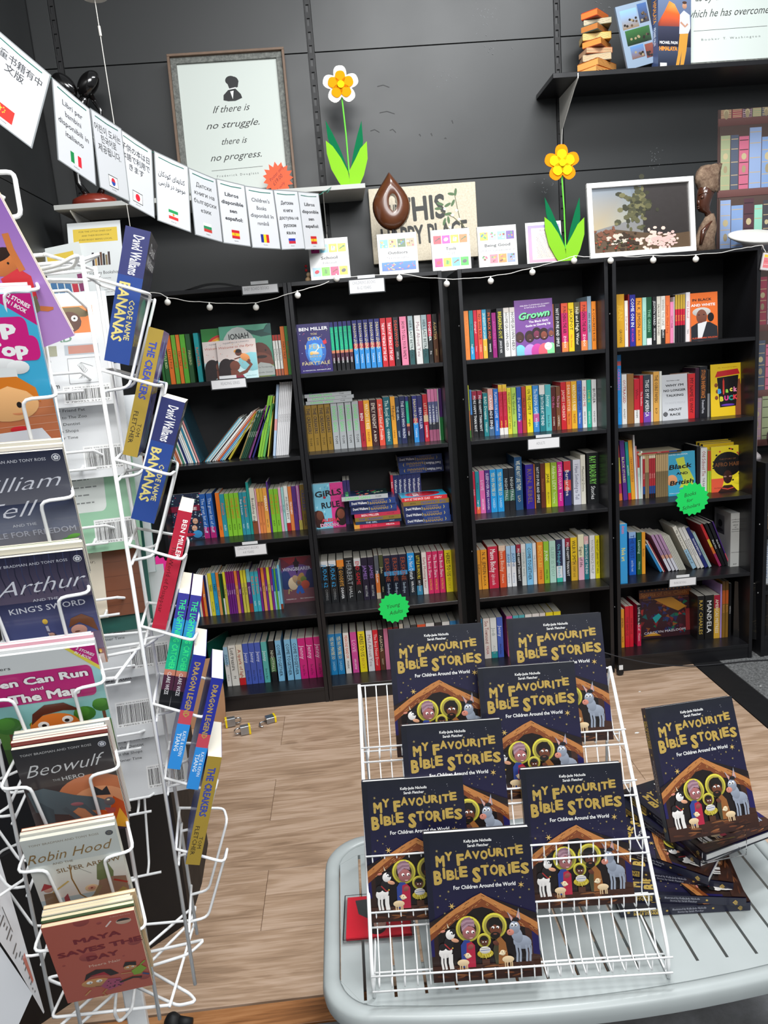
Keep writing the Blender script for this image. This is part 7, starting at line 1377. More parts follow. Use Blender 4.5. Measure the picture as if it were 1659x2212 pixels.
def rackbook(name, face, o, lean, roll, w, h, t, sp, art, label, behind=0, cover=None, texts=(), ck=None, page='ece6d4', back=None, backart=None, cols=('e8e2d4',), dyaw=0, tb=.0055):
    ax_, nm = FACES[face]; F = frame(Vector(o), ax_, -nm, ZV) @ RZ(radians(dyaw)) @ RX(radians(lean)) @ RY(radians(roll))
    b = book(name, F, w, h, t, sp, cover=cover or sp.split(':')[0], art=art, texts=texts, ck=ck, label=label, page=page, back=back, backart=backart, group='books in the pockets of the white wire spinner')
    for k in range(behind):
        dz = random.Random(k * 7 + len(label)).uniform(-.002, .004)
        book('paperback_book', F @ T(.001 * (k % 2), t + .0006 + k * (tb + .0006), .001 + .004 * (k + 1) * 0 + dz + .005), w - .003 * (k % 3), h, tb, cols[k % len(cols)], cover=cols[k % len(cols)], page=page, label='%s book behind the %s' % (ORD[k], label.split(' in the')[0].split(' with')[0].split(' of ')[0].split(', ')[0]), group='books in the pockets of the white wire spinner')
    return b
def sky(A, a, b): A.rect(0, 0, 1, 1, a, b)
def logo(A, x, y, c='dfe0e4'):
    A.ell(x, y, .043, .043, c, n=16); A.ell(x, y, .036, .036, '3a4058', n=16)
    for k in range(5): a = k * 2 * pi / 5 + .3; A.ell(x + .017 * cos(a), y + .017 * sin(a) * .65, .012, .012, c, n=8)
def art_tell(A):
    sky(A, '9c9ca4', '20263e'); A.rect(0, .40, 1, .62, '767c90', '2c3450'); A.text('TONY BRADMAN AND TONY ROSS', .44, .93, .034, 'd8dae2', fit=.76); logo(A, .92, .945)
    A.text('William', .44, .72, .17, 'dcdee8', bold=-.01, fit=.98, shear=.5, rot=3, res=2); A.text('Tell', .38, .52, .19, 'dcdee8', bold=-.01, fit=.56, shear=.5, rot=3, res=2); A.text('AND THE', .46, .445, .035, 'c8cad4', fit=.24, rot=2); A.text('APPLE FOR FREEDOM', .48, .365, .07, 'b8bac6', bold=.01, fit=.96, rot=1.5)
    A.line([(.0, .24), (.35, .26), (.62, .25)], .03, '9c4a34'); A.line([(.0, .245), (.62, .255)], .01, '5c2c20'); A.poly([(.58, .28), (.68, .26), (.58, .22)], 'c85a40')
    for x, y, a, c in ((.82, .30, 20, '4a9a3a'), (.92, .33, 10, '6ab04a'), (.68, .22, -10, 'd8c83a'), (.1, .17, 20, '7aa84a'), (.88, .24, 60, '5a9a3a'), (.70, .215, 15, 'e87a3a')): A.ell(x, y, .07, .026, c, rot=a)
    A.poly([(.12, .0), (.2, .08), (.45, .16), (.7, .12), (.92, .05), (.95, 0)], '5a3a22'); A.ell(.7, .03, .14, .05, '8a5a5a')
    for i in range(20): A.line([(.2 + i * .035, .02), (.26 + i * .036, .14 - abs(i - 10) * .006)], .006, '4a2c18' if i % 2 else '8a5c36')
def art_arthur(A):
    sky(A, '8a7a94', '1c1e3a'); A.rect(0, .3, 1, .62, '5a6294', '262a4e')
    for i in range(14): A.line([(.1 + i * .07, 1), (.08 + i * .07, .85), (.12 + i * .068, .68)], .01, '1a1c34' if i % 2 else '343a5c')
    A.text('TONY BRADMAN AND TONY ROSS', .44, .92, .034, 'd0d2de', fit=.78, rot=1); logo(A, .93, .935); A.text('Arthur', .52, .70, .19, 'dcdee8', bold=-.008, fit=.92, shear=.5, rot=3, res=2); A.text('AND THE', .52, .62, .036, 'd0d2de', fit=.26); A.text("KING'S SWORD", .52, .54, .075, 'd8dae4', bold=.01, fit=.78, rot=2)
    A.rect(0, 0, 1, .14, 'c8926a', '8a6070'); A.line([(.46, .40), (.49, .16)], .028, 'c8c8d4'); A.line([(.44, .35), (.53, .33)], .02, '5a5478'); A.ell(.455, .44, .028, .036, 'e0b83a')
    A.poly([(.60, 0), (.66, .2), (.78, .26), (.9, .2), (.98, .0)], '2c2020'); A.line([(.74, .22), (.60, .26), (.49, .32)], .045, '4a342c'); A.ell(.49, .32, .03, .025, 'd8a890'); A.ell(.78, .33, .085, .075, 'd8a08c'); A.poly([(.68, .36), (.72, .44), (.84, .47), (.95, .42), (.98, .3), (.88, .36), (.8, .40)], '7a4a2c'); A.ell(.76, .32, .03, .008, '5a2c24'); A.line([(.38, .22), (.8, .25)], .014, 'a07840')
    for x in (.14, .32, .95): A.rect(x - .03, 0, x + .03, .09, 'e8d8d0'); A.ell(x, .115, .018, .03, 'f0a030'); A.ell(x, .108, .009, .016, 'f8e080')
def art_ben(A):
    A.rect(0, 0, 1, 1, '6fb8a8', 'a8dce4'); A.rect(0, .82, 1, 1, 'd8dcdc'); A.poly([(0, 0), (0, .34), (.25, .30), (.6, .34), (1, .32), (1, 0)], '4c7a2c'); A.poly([(0, 0), (0, .16), (.5, .10), (1, .16), (1, 0)], '3a5a22')
    for x, y, q in ((.1, .38, .12), (.34, .34, .06), (.95, .46, .09), (.78, .4, .1)): A.line([(x, y - .16), (x, y)], .03, '6a3a20'); A.ell(x, y, q, q * .9, '3c7a26'); A.ell(x - .02, y + .02, q * .7, q * .6, '4c8e2e')
    A.poly([(.78, 1), (1, 1), (1, .82)], 'c8187c'); A.poly([(.74, 1), (.78, 1), (1, .82), (1, .78)], 'e8d84a'); A.text('2 STORIES', .90, .945, .03, 'fff', fit=.17, rot=-38, bold=.02); A.text('IN 1 BOOK', .875, .915, .03, 'fff', fit=.16, rot=-38, bold=.02); A.text('Readers', .14, .88, .035, '333', fit=.24)
    A.mb.poly([A.P(u * A.w, v * A.h) for u, v in rrect(-.0, .56, .93, .84, .05)], 'c21a78'); A.k += 1
    for dx, c, bo in ((0, '8a1054', .09), (0, 'fbfafa', .04)):
        A.text('Ben Can Run', .47, .735, .085, c, bold=bo, fit=.84 if bo < .05 else .86, rot=2); A.text('and', .43, .675, .04, c, bold=bo / 2, fit=.11); A.text('The Map', .48, .585, .10, c, bold=bo, fit=.62 if bo < .05 else .64, rot=2)
    A.ell(.5, .33, .22, .15, 'e07b2c', n=24); A.poly([(.3, .36), (.33, .46), (.45, .53), (.62, .53), (.76, .44), (.6, .46), (.42, .44)], '5a2414'); A.ell(.40, .345, .05, .045, 'f8f8f4'); A.ell(.62, .37, .05, .045, 'f8f8f4'); A.ell(.405, .34, .022, .02, '1a1210'); A.ell(.612, .362, .022, .02, '1a1210'); A.ell(.47, .27, .11, .06, 'f8f4f0', a0=180, a1=360)
    A.poly([(.32, 0), (.34, .17), (.68, .19), (.72, 0)], '6a66b8'); A.line([(.34, .15), (.18, .2), (.1, .24)], .035, 'e07b2c'); A.line([(.68, .17), (.8, .27), (.84, .33)], .035, 'e07b2c')
def art_beo(A):
    A.rect(0, 0, 1, 1, '5a4a48', '26282c'); A.ell(.72, .40, .42, .38, 'c87850', n=28); A.ell(.75, .33, .32, .28, 'd8946a', n=24); A.poly([(.6, 0), (.7, .3), (.82, .2), (.9, .38), (1, .3), (1, 0)], 'c8501c'); A.poly([(.68, 0), (.76, .2), (.86, .1), (.94, .24), (1, .1), (1, 0)], 'f0b030'); A.poly([(0, 0), (0, .12), (.4, .05), (.8, .06), (1, 0)], '3a2e44')
    A.text('TONY BRADMAN AND TONY ROSS', .44, .925, .034, 'c8c8c8', fit=.74, rot=1); logo(A, .92, .93); A.text('Beowulf', .50, .72, .19, 'dcdcdc', bold=-.008, fit=.86, shear=.5, rot=3, res=2); A.text('THE', .36, .635, .035, 'b8b8b8', fit=.08); A.text('HERO', .54, .63, .065, 'd0d0d0', bold=.01, fit=.24, rot=2)
    G_ = '5c6a70'; A.poly([(.02, .56), (.2, .58), (.5, .46), (.72, .40), (.86, .33), (.84, .24), (.66, .26), (.5, .32), (.38, .26), (.2, .30), (.05, .34)], G_); A.poly([(.05, .5), (.12, .1), (.2, .08), (.24, .34)], '4c585e'); A.line([(.35, .34), (.47, .2), (.5, .08)], .06, '566268'); A.line([(.56, .34), (.66, .2), (.7, .1)], .045, '566268'); A.poly([(.7, .42), (.72, .52), (.8, .46), (.86, .5), (.88, .4)], '2c3438'); A.ell(.85, .33, .06, .07, '6a6468'); A.ell(.84, .35, .018, .014, 'f0e8c0'); A.poly([(.78, .27), (.9, .25), (.88, .2), (.8, .2)], 'b0504a'); A.ell(.5, .36, .07, .03, 'a86a70', rot=-10)
    A.poly([(.3, .06), (.5, .14), (.7, .1), (.8, .02), (.3, .0)], '8a2c34'); A.poly([(.6, .1), (.75, .14), (.72, .04)], '34507a')
def art_robin(A):
    A.rect(0, 0, 1, 1, '8fa2ac', 'd4d8d2'); A.rect(0, .30, 1, .7, 'd8cfc8', 'd4d8d2'); A.rect(0, 0, 1, .22, '7c90a0', 'aab4b8'); A.text('TONY BRADMAN AND TONY ROSS', .44, .925, .034, '8a7e6a', fit=.74, rot=1); logo(A, .92, .93, '6a6a60')
    A.text('Robin Hood', .47, .75, .16, '8a6a34', bold=-.002, fit=.94, shear=.5, rot=3, res=2); A.text('AND THE', .36, .69, .035, '7a6a50', fit=.22); A.text('SILVER ARROW', .62, .60, .075, '7a5c34', bold=.01, fit=.70, rot=3)
    A.line([(.42, .66), (.40, .5), (.44, .3), (.58, .16), (.72, .12)], .016, '8a6430'); A.line([(.42, .66), (.62, .52)], .004, '4a4a4a'); A.ell(.58, .35, .075, .065, 'd8b890'); A.ell(.58, .35, .045, .04, 'c8907a'); A.ell(.58, .35, .015, .013, '7a3a2a')
    A.poly([(.66, .44), (.70, .60), (.80, .66), (.86, .50), (.84, .42), (.74, .38)], '66724a'); A.poly([(.62, .26), (.68, .42), (.84, .44), (.98, .42), (.98, .2), (.7, .2)], '8a6a58'); A.poly([(.82, .04), (.8, .22), (.98, .24), (1, .04)], '44582e'); A.line([(.68, .36), (.60, .26), (.50, .2)], .05, '8a7458'); A.ell(.49, .19, .03, .025, 'd8a890'); A.poly([(.62, .10), (.92, .30), (.96, .26), (.68, .06)], '9a8448'); A.line([(.84, .4), (.98, .34)], .03, 'a03028')
    A.poly([(.06, .0), (.06, .22), (.12, .32), (.2, .3), (.24, .02)], 'b49a58'); A.poly([(.04, .20), (.06, .38), (.2, .38), (.2, .26), (.1, .18)], '7a5a3c'); A.ell(.12, .42, .05, .045, 'c8907c'); A.poly([(.04, .42), (.10, .50), (.2, .45)], 'a82c30'); A.line([(.16, .38), (.36, .48)], .022, 'c8a860'); A.poly([(.24, .08), (.26, .3), (.31, .34), (.32, .1)], '98404a')
    for x in (.1, .18): A.line([(x, .05), (x, -.0)], .02, 'a83040')
    for x in (.36, .42, .46): A.ell(x, .06, .012, .03, '3a4450')
def art_maya(A):
    A.rect(0, 0, 1, 1, 'ba5c4a')
    for x, y, q in ((.42, .98, .09), (.60, .93, .03), (.92, .62, .08), (.38, .55, .10), (.93, .14, .07), (.1, .5, .02), (.76, .47, .015), (.9, .3, .02)): A.ell(x, y, q, q * .8, 'a0443e', rot=10)
    A.ell(.86, .90, .085, .055, 'd8b8a0'); A.ell(.86, .905, .075, .045, '2a1c1a', a0=0, a1=180); A.line([(.66, .87), (.73, .93)], .02, 'f0d8d0'); A.text('Follow the hole', .84, .97, .018, 'e8c8b8', fit=.22)
    for s, y, f in (('MAYA', .74, .52), ('SAVES THE', .615, .94), ('DAY', .50, .36)): A.text(s, .54, y, .088, '7c1824', bold=.045, fit=f, rot=2)
    A.text('Meera Nair', .54, .415, .05, 'e4b8a4', bold=.015, fit=.36, rot=1)
    A.ell(.38, .20, .165, .085, 'c8905a', rot=-5, n=24); A.poly([(.26, .25), (.30, .33), (.42, .37), (.58, .34), (.66, .26), (.56, .25), (.48, .29), (.34, .29)], '221210'); A.poly([(.33, .30), (.5, .32), (.56, .25), (.5, .28)], 'a81c2c')
    for x in (.31, .42): A.ell(x, .215, .036, .028, 'f8f6f0'); A.ell(x + .008, .212, .01, .01, '1a1210', n=8)
    A.line([(.36, .15), (.42, .14), (.46, .16)], .008, '6a2c20'); A.poly([(.42, .14), (.52, .22), (.66, .20), (.68, .11), (.5, .06)], 'a84a6a')
    r = random.Random(4)
    for i in range(16): A.ell(r.uniform(.48, .66), r.uniform(.09, .19), .010, .008, '2a1420', n=6)
    A.line([(.64, .14), (.80, .17), (.90, .15)], .035, '2a1c18'); A.line([(.48, .09), (.42, .04), (.46, -.0), (.40, .0)], .026, 'b87a4a'); A.line([(.3, .12), (.22, .06)], .02, 'c8905a')
    A.ell(.80, .31, .075, .05, 'c8905a'); A.poly([(.72, .33), (.76, .39), (.88, .37), (.87, .32), (.8, .34)], '1c1210')
    for x in (.77, .83): A.ell(x, .315, .016, .013, 'f8f6f0', n=8); A.ell(x - .003, .313, .006, .006, '111', n=6)
    A.poly([(.80, .26), (.92, .32), (.98, .26), (.9, .2), (.82, .2)], '84a830'); A.line([(.92, .32), (.98, .36)], .022, '84a830'); A.line([(.92, .2), (.99, .17)], .03, '2c4a7a'); A.line([(.80, .24), (.68, .25)], .016, 'c8905a')
def art_hop(A):
    A.rect(0, 0, 1, 1, '2aa0d0', '4ab8dc'); A.rect(0, 0, 1, .34, 'b4603a', 'c87c50'); A.poly([(.66, 1), (1, 1), (1, .8)], 'c8187c'); A.text('2 STORIES', .89, .945, .034, 'fff', bold=.03, fit=.18, rot=-36); A.text('IN 1 BOOK', .86, .915, .034, 'fff', bold=.03, fit=.17, rot=-36)
    for i in range(5): A.line([(0, .06 + i * .06), (1, .1 + i * .055)], .004, 'd8a890')
    A.ell(.52, .93, .12, .07, 'e8d0a8'); A.ell(.40, .95, .06, .05, '8a4a2c', rot=30); A.ell(.54, .94, .02, .02, '1a1210'); A.ell(.62, .915, .05, .03, '8a4a2c')
    A.mb.poly([A.P(u * A.w, v * A.h) for u, v in rrect(-.0, .68, .92, .86, .05)], 'd01880'); A.k += 1; A.mb.poly([A.P(u * A.w, v * A.h) for u, v in rrect(-.0, .58, .98, .74, .05)], 'd01880'); A.k += 1
    A.text('Hop', .62, .755, .12, 'f8f8f8', bold=.06, fit=.42, rot=1); A.text('to the Top', .46, .615, .11, 'f8f8f8', bold=.06, fit=.86, rot=1)
    A.ell(.60, .555, .21, .07, 'e8eaea'); A.ell(.43, .54, .09, .06, 'e8eaea'); A.ell(.78, .54, .09, .06, 'e8eaea'); A.rect(.46, .41, .76, .54, 'e4e8e8'); A.ell(.62, .30, .26, .16, 'ecb478', n=24); A.poly([(.34, .32), (.37, .43), (.5, .48), (.75, .48), (.88, .40), (.9, .3), (.8, .38), (.66, .42), (.52, .38)], 'dc7c1c')
    for x in (.53, .72): A.ell(x, .29, .022, .028, '1a1210')
    A.ell(.70, .235, .05, .02, 'd88a5a', a0=180, a1=360); A.ell(.68, .12, .08, .03, 'c8202c'); A.poly([(.45, 0), (.5, .1), (.86, .12), (.95, 0)], 'd8dce4'); A.ell(.15, .13, .1, .05, '5a6ab8'); A.ell(.05, .2, .06, .05, 'ecb478')
def art_purple(A):
    A.rect(0, 0, 1, 1, 'b48ac8', '8a5ab0'); A.ell(.62, .80, .14, .10, 'c05ab0'); A.ell(.60, .38, .10, .10, 'c078c8'); A.text('PICNIC AFTERNOON', .42, .86, .09, 'd02a4a', bold=.05, fit=.9, rot=4)
    A.O = A.O + A.e2 * (.17 * A.h) + A.e1 * (.02 * A.w)
    A.ell(.46, .20, .10, .08, 'd8844a'); A.ell(.46, .25, .11, .05, '2a1810'); A.ell(.75, .30, .11, .085, 'c8743c', n=20); A.ell(.74, .355, .12, .05, '2a1810', n=20); A.poly([(.66, .12), (.68, .24), (.84, .26), (.9, .2), (.86, .08)], 'd0343c'); A.line([(.86, .24), (.86, .36), (.88, .44)], .05, 'c8743c'); A.poly([(.66, .08), (.86, .1), (.84, .02), (.68, .0)], '7a7a5c'); A.line([(.84, .03), (.93, -.0)], .04, 'c8743c'); A.poly([(.38, .0), (.4, .12), (.54, .12), (.58, 0)], 'd89a90'); A.ell(.2, .06, .1, .05, 'e8c8d8'); A.ell(.76, .17, .035, .025, 'e8d8c0')
    for x in (.71, .79): A.ell(x, .30, .009, .010, '1a1210', n=8)
def tierO(z, dx=0, dn=0): return Vector((-.345, -2.070, z)) + R1 * dx + N1 * dn
NW = 'book in the near face of the wire spinner'
rackbook('paperback_book', 0, (-.342, -2.094, .546), 18.5, 1.2, .129, .198, .0065, 'a4503f', art_maya, 'brick red paperback with two running children in the lowest near pocket', 4, cols=('1f5a34', 'e8e0d0', 'c8d0d8', 'd8b890'), page='ecdcb8')
rackbook('paperback_book', 0, (-.351, -2.085, .682), 18.5, 1.0, .129, .198, .006, 'd4d8d2', art_robin, 'pale grey paperback with a hooded archer, second near pocket from bottom', 2, cols=('d8d8d0', 'b0603a'))
rackbook('paperback_book', 0, (-.344, -2.073, .816), 18.5, 1.0, .129, .198, .006, '2a2a2e', art_beo, 'dark grey paperback with a crouching monster, third near pocket from bottom', 4, cols=('8a2a24', 'd8d0c8', '6a8a9a', 'e8e0d8'))
rackbook('paperback_book', 0, (-.372, -2.066, .945), 18.5, 1.5, .155, .205, .005, 'd8dcdc', art_ben, 'reader with a pink title band and a smiling boy, fourth near pocket', 3, cols=('e8eaea', 'f0b0c0', 'e4e4e8'), page='f0eeea')
rackbook('paperback_book', 0, (-.338, -2.066, 1.088), 18.5, 1.0, .129, .198, .006, '1c1e3a', art_arthur, 'dark blue paperback with a boy raising a sword, near face of spinner', 3, cols=('e8e2d0', '4a6a3a', 'd8d0c0'))
rackbook('paperback_book', 0, (-.342, -2.066, 1.226), 18.5, 1.0, .129, .198, .006, '20263e', art_tell, 'slate blue paperback with falling leaves and a brown tree, near face of spinner', 2, cols=('e8e2d8', 'd8d4c8'))
rackbook('paperback_book', 0, (-.374, -2.075, 1.418), 17, 1.2, .155, .205, .005, '2aa0d0', art_hop, 'blue and pink reader with a chef in a white hat, second from top', 3, cols=('f0f0f0', 'e87a9a', 'f0f0f0'), page='f4f2ee')
pp = at(164, 722, -2.045)
rackbook('picture_book', 0, pp - R1 * .155 - ZV * .048, 14, -17, .162, .235, .007, 'b48ac8', art_purple, 'purple picture book of waving children, topmost near pocket', 1, cols=('e8dcc0',), page='f0e4c4')

# right-hand face: spines towards the room
BNS = (('David Walliams', .05, .34, .42, 'fafafa', .02, .42), ('CODE NAME', .52, .82, .22, 'd8c878', .02, .28), ('BANANAS', .40, .84, .42, 'd8c878', .03, .66))
def art_ban(A):
    A.rect(0, 0, 1, 1, '17233f', '141418'); A.text('David', .5, .86, .13, 'fff', fit=.6, shear=.3); A.text('Walliams', .5, .76, .13, 'fff', fit=.8, shear=.3); A.ell(.5, .4, .3, .2, '1f7a5a'); A.text('BANANAS', .5, .15, .14, 'e8c84a', bold=.03, fit=.86)
def art_cre(A):
    A.rect(0, 0, 1, 1, '2a4ab0', '5a2a90'); r = random.Random(5)
    for i in range(18): A.ell(r.uniform(0, 1), r.uniform(0, .9), r.uniform(.06, .2), r.uniform(.04, .12), r.choice(['6a8ae0', '8a5ad0', '2a2a70', '4ab0e0', 'c8c8f0']), rot=r.uniform(0, 180), n=12)
    A.text('CREAKERS', .5, .5, .13, 'd8b84a', bold=.03, fit=.86)
CRT = (('THE CREAKERS', .10, .55, .50, '3c4aa0', .04, .5), ('TOM', .72, .86, .26, '26201a', .0, .3), ('FLETCHER', .63, .92, .3, '26201a', .0, .68))
BMT = (('BEN MILLER', .04, .42, .34, 'f6f4f2', .02, .34), ('The World of Disappear', .28, .88, .3, '5c0c14', .0, .68))
LIT = (('THE LIGHTNING CATCHER', .05, .66, .52, '3af08a', .02, .45), ('CLARE WEZE', .68, .88, .34, 'f0f0f0', .0, .5))
DRT = (('DRAGON LEGEND', .06, .54, .44, 'b89a50', .03, .5), ('KATIE & KEVIN', .66, .88, .26, 'e8f4fc', .01, .3), ('TSANG', .68, .84, .34, 'e8f4fc', .02, .68))
def rs(name, o, rl, t, sp, txt, label, art=None, ck=None, cover=None, dy=0, page='efe8d6'):
    # fitted spine corner o is the inner foot of the spine; the book leans outwards (towards +R1)
    ax_, nm = FACES[1]
    u = ZV * cos(radians(rl)) + R1 * sin(radians(rl)); q = R1 * cos(radians(rl)) - ZV * sin(radians(rl))   # u up the spine, q outward
    M = frame(Vector(o) + q * t, -N1, -q, u)
    return book('paperback_book', M, .129, .198, t, sp, cover=cover, texts=txt, art=art, ck=ck, label=label, page=page, group='books in the pockets of the white wire spinner')
rs('b', (-.178, -1.946, 1.524), 17.2, .036, '30346c:35/22428a', BNS, 'thick dark blue paperback with moons, topmost in the right face', art_ban, 'ban', '141a30')
rs('b', (-.172, -1.946, 1.381), 19.3, .022, 'a48a34', CRT, 'gold-spined paperback second from top in the right face', art_cre, 'cre', '2a3a90')
rs('b', (-.176, -1.941, 1.279), 21.5, .036, '2a3066:35/22428a', BNS, 'thick dark blue paperback third from top in the right face', art_ban, 'ban', '141a30')
rs('b', (-.167, -1.950, 1.099), 19.6, .022, 'b8203a', BMT, 'red paperback with white lettering in the middle of the right face', None, None, 'b0a8a4')
LCS = '3c3c9c:22/2a90c8:16/1ab88a:28/c88068:5/4a2038:13/0e1014'
rs('b', (-.175, -1.955, .963), 17.1, .0175, LCS, LIT, 'left of the two green-lettered paperbacks in the right face', None)
rs('b', (-.158, -1.952, .957), 17.4, .0175, LCS, LIT, 'right of the two green-lettered paperbacks in the right face', None)
rs('b', (-.165, -1.989, .871), 19.2, .0205, '26309a:48/c84a5a:12/2f90e0', DRT, 'left blue paperback with a red dragon in the right face', None)
rs('b', (-.1435, -1.975, .823), 19.0, .0195, '26309a:50/c84a5a:12/2f90e0', DRT, 'right blue paperback with a red dragon in the right face', None)
rs('b', (-.161, -1.984, .689), 17.7, .0235, 'a48a34', CRT, 'gold-spined paperback lowest in the right face, fanning open', art_cre, 'cre', '2a3a90')

# far face: backs of white readers with bar codes
def barcode(A, x, y, w, h, seed=1, dark='1c1c1e'):
    A.rect(x - .02, y - .03, x + w + .02, y + h + .035, 'f6f6f6'); r = random.Random(seed); u = x
    while u < x + w: q = r.choice([.004, .006, .009]); A.mb.poly([A.P(a * A.w, b * A.h) for a, b in ((u, y), (u + q, y), (u + q, y + h), (u, y + h))], dark); u += q + r.choice([.004, .005, .009])
    A.k += 1; A.text('9 780955 517587', x + w / 2, y - .024, .018, dark, fit=w); A.text('ISBN 978-0-9555175-8-7', x + w / 2, y + h + .01, .012, dark, fit=w)
BKW = {'a': None}
def ba(kind, seed):
    def f(A):
        base = {'green': '9ccbaa', 'cream': 'e4d6c0', 'teal': '145a50'}.get(kind, 'e6e8ea'); A.rect(0, 0, 1, 1, base)
        if kind == 'art':
            A.rect(0, .93, 1, 1, 'c8d8e8'); A.rect(.34, .64, .84, .88, 'e8823a'); A.poly([(.36, .80), (.5, .87), (.7, .87), (.82, .80), (.76, .78), (.42, .78)], '6a5a34'); A.ell(.58, .74, .13, .12, '5a3426'); A.ell(.52, .77, .035, .035, 'f8f8f4'); A.ell(.64, .77, .035, .035, 'f8f8f4'); A.ell(.52, .77, .012, .012, '111'); A.ell(.64, .77, .012, .012, '111'); A.ell(.58, .68, .03, .025, '8a5a4a')
            A.text('READ', .42, .57, .07, '7aa08a', bold=.03, fit=.34); A.rect(.5, .45, .86, .54, 'b8c0c8'); A.rect(.54, .46, .84, .53, 'c88a7a'); A.rect(.3, .45, .42, .54, 'a8a890')
            A.line([(.52, .20), (.86, .20), (.86, .42), (.52, .42), (.52, .20)], .005, '555'); 
            for k in range(6): A.line([(.62 + .02 * k, .24), (.72 - .02 * k, .31 + .01 * k), (.66, .38), (.78, .34)], .004, '666')
            A.text('Plus Art & Activities', .2, .40, .03, '444', fit=.3); A.text('headaware.com', .2, .17, .055, '2a2a2c', bold=.02, fit=.42)
        elif kind == 'list':
            A.text('Also in this series', .3, .92, .03, '333', fit=.4)
            for k, s in enumerate(('The Big Red Bus', 'Tidy Up Time', 'Where is Beauty', 'Twins', 'Meet Our Friend Pat', 'Are Going to The Zoo', 'At the Dentist', 'At the Shops', 'Dinner Time')): A.text(s, .32, .84 - k * .06, .034, '2a2c30' if s != 'Twins' else '7ab0d8', fit=.026 * len(s))
        elif kind == 'green':
            A.mb.poly([A.P(u * A.w, v * A.h) for u, v in rrect(.0, .36, .66, .95, .06)], 'e4e8e4'); A.k += 1; A.lines(.1, .86, 7, .07, .5, '8a8e8c', seed=seed, th=.012)
        elif kind == 'cream':
            A.rect(.55, .0, 1, .9, '7a4428'); A.poly([(.6, 1), (1, 1), (1, .66), (.84, .66), (.84, .78), (.72, .78), (.72, .9), (.6, .9)], '1fa09a'); A.rect(0, 0, .56, 1, 'e8dcc8'); A.text('many years', .28, .84, .04, '333', fit=.36, shear=.2); A.text('a few?!', .22, .74, .04, '333', fit=.24, shear=.2); A.text('member things', .26, .6, .04, '9a8a74', fit=.5, shear=.2); A.text('her forever.', .28, .5, .04, '6a5a4a', fit=.4, shear=.2)
            for i in range(5): A.line([(.56, .1 + i * .13), (1, .1 + i * .13)], .004, '5a2c18')
        elif kind == 'teal':
            r = random.Random(2)
            for i in range(16): A.ell(r.uniform(.1, .9), r.uniform(.1, .9), .014, .012, 'd08ab0', n=6)
        elif kind == 'murray':
            A.lines(.05, .84, 2, .06, .8, '4a4c50', seed=4, th=.014); A.text('adaware.com', .3, .56, .045, '2a2a2c', bold=.02, fit=.4)
        if kind == 'murray': barcode(A, .3, .16, .46, .17, 5)
        elif kind == 'art': barcode(A, .46, -.0 + .06, .46, .09, 7)
        elif kind == 'teal': barcode(A, .25, .3, .6, .24, 9)
        elif kind != 'cream': barcode(A, .52, .10, .42, .15, seed)
    return f
FAR = [('art', 1.452, 0), ('list', 1.325, .006), ('green', 1.19, .004), ('cream', 1.065, -.004), ('teal', 1.035, .004), ('list', .942, .030), ('murray', .815, .022), ('list', .692, .026)]
FD = {'art': 'white back cover with a wide-eyed face picture in the far face', 'list': None, 'green': 'pale green back cover in the far face of the spinner', 'cream': 'cream and brown back cover in the far face of the spinner', 'teal': 'dark green back cover with a bar code in the far face', 'murray': 'white back cover with two lines of text low in the far face'}
FL = ['white back cover with a title list, upper of three in the far face', 'white back cover with a title list, middle of three in the far face', 'white back cover with a title list, lowest in the far face']; nl = 0
for i, (kd, z, dx) in enumerate(FAR):
    xr = C0 - N1 * .142 + R1 * (.112 + dx); w = .158; h = .205; t = .004
    ax_, nm = FACES[2]; F = frame(Vector((xr.x, xr.y, z)), ax_, -nm, ZV) @ RX(LEAN * .9) @ T(0, -t, 0)
    lb = FD[kd]
    if lb is None: lb = FL[nl]; nl += 1
    book('paperback_book', F, w, h, t, 'e6e8ea' if kd not in ('green', 'teal') else '9ccbaa', back='e6e8ea', backart=ba(kd, i), label=lb, page='f0f0ee', ck=None, group='books in the pockets of the white wire spinner')
# two more, pale with coloured edges, showing beyond the far face
for k, (px, py, c) in enumerate(((318, 1075, 'e8a090'), (338, 1235, '1a8a80'))):
    q = at(px, py, -1.70); book('paperback_book', frame(q, -R1, N1, ZV) @ RX(LEAN), .13, .2, .005, c, back='e4e8ec', label=['pale back cover with a pink edge at the rear of the spinner', 'pale back cover with a green edge at the rear of the spinner'][k], group='books in the pockets of the white wire spinner')

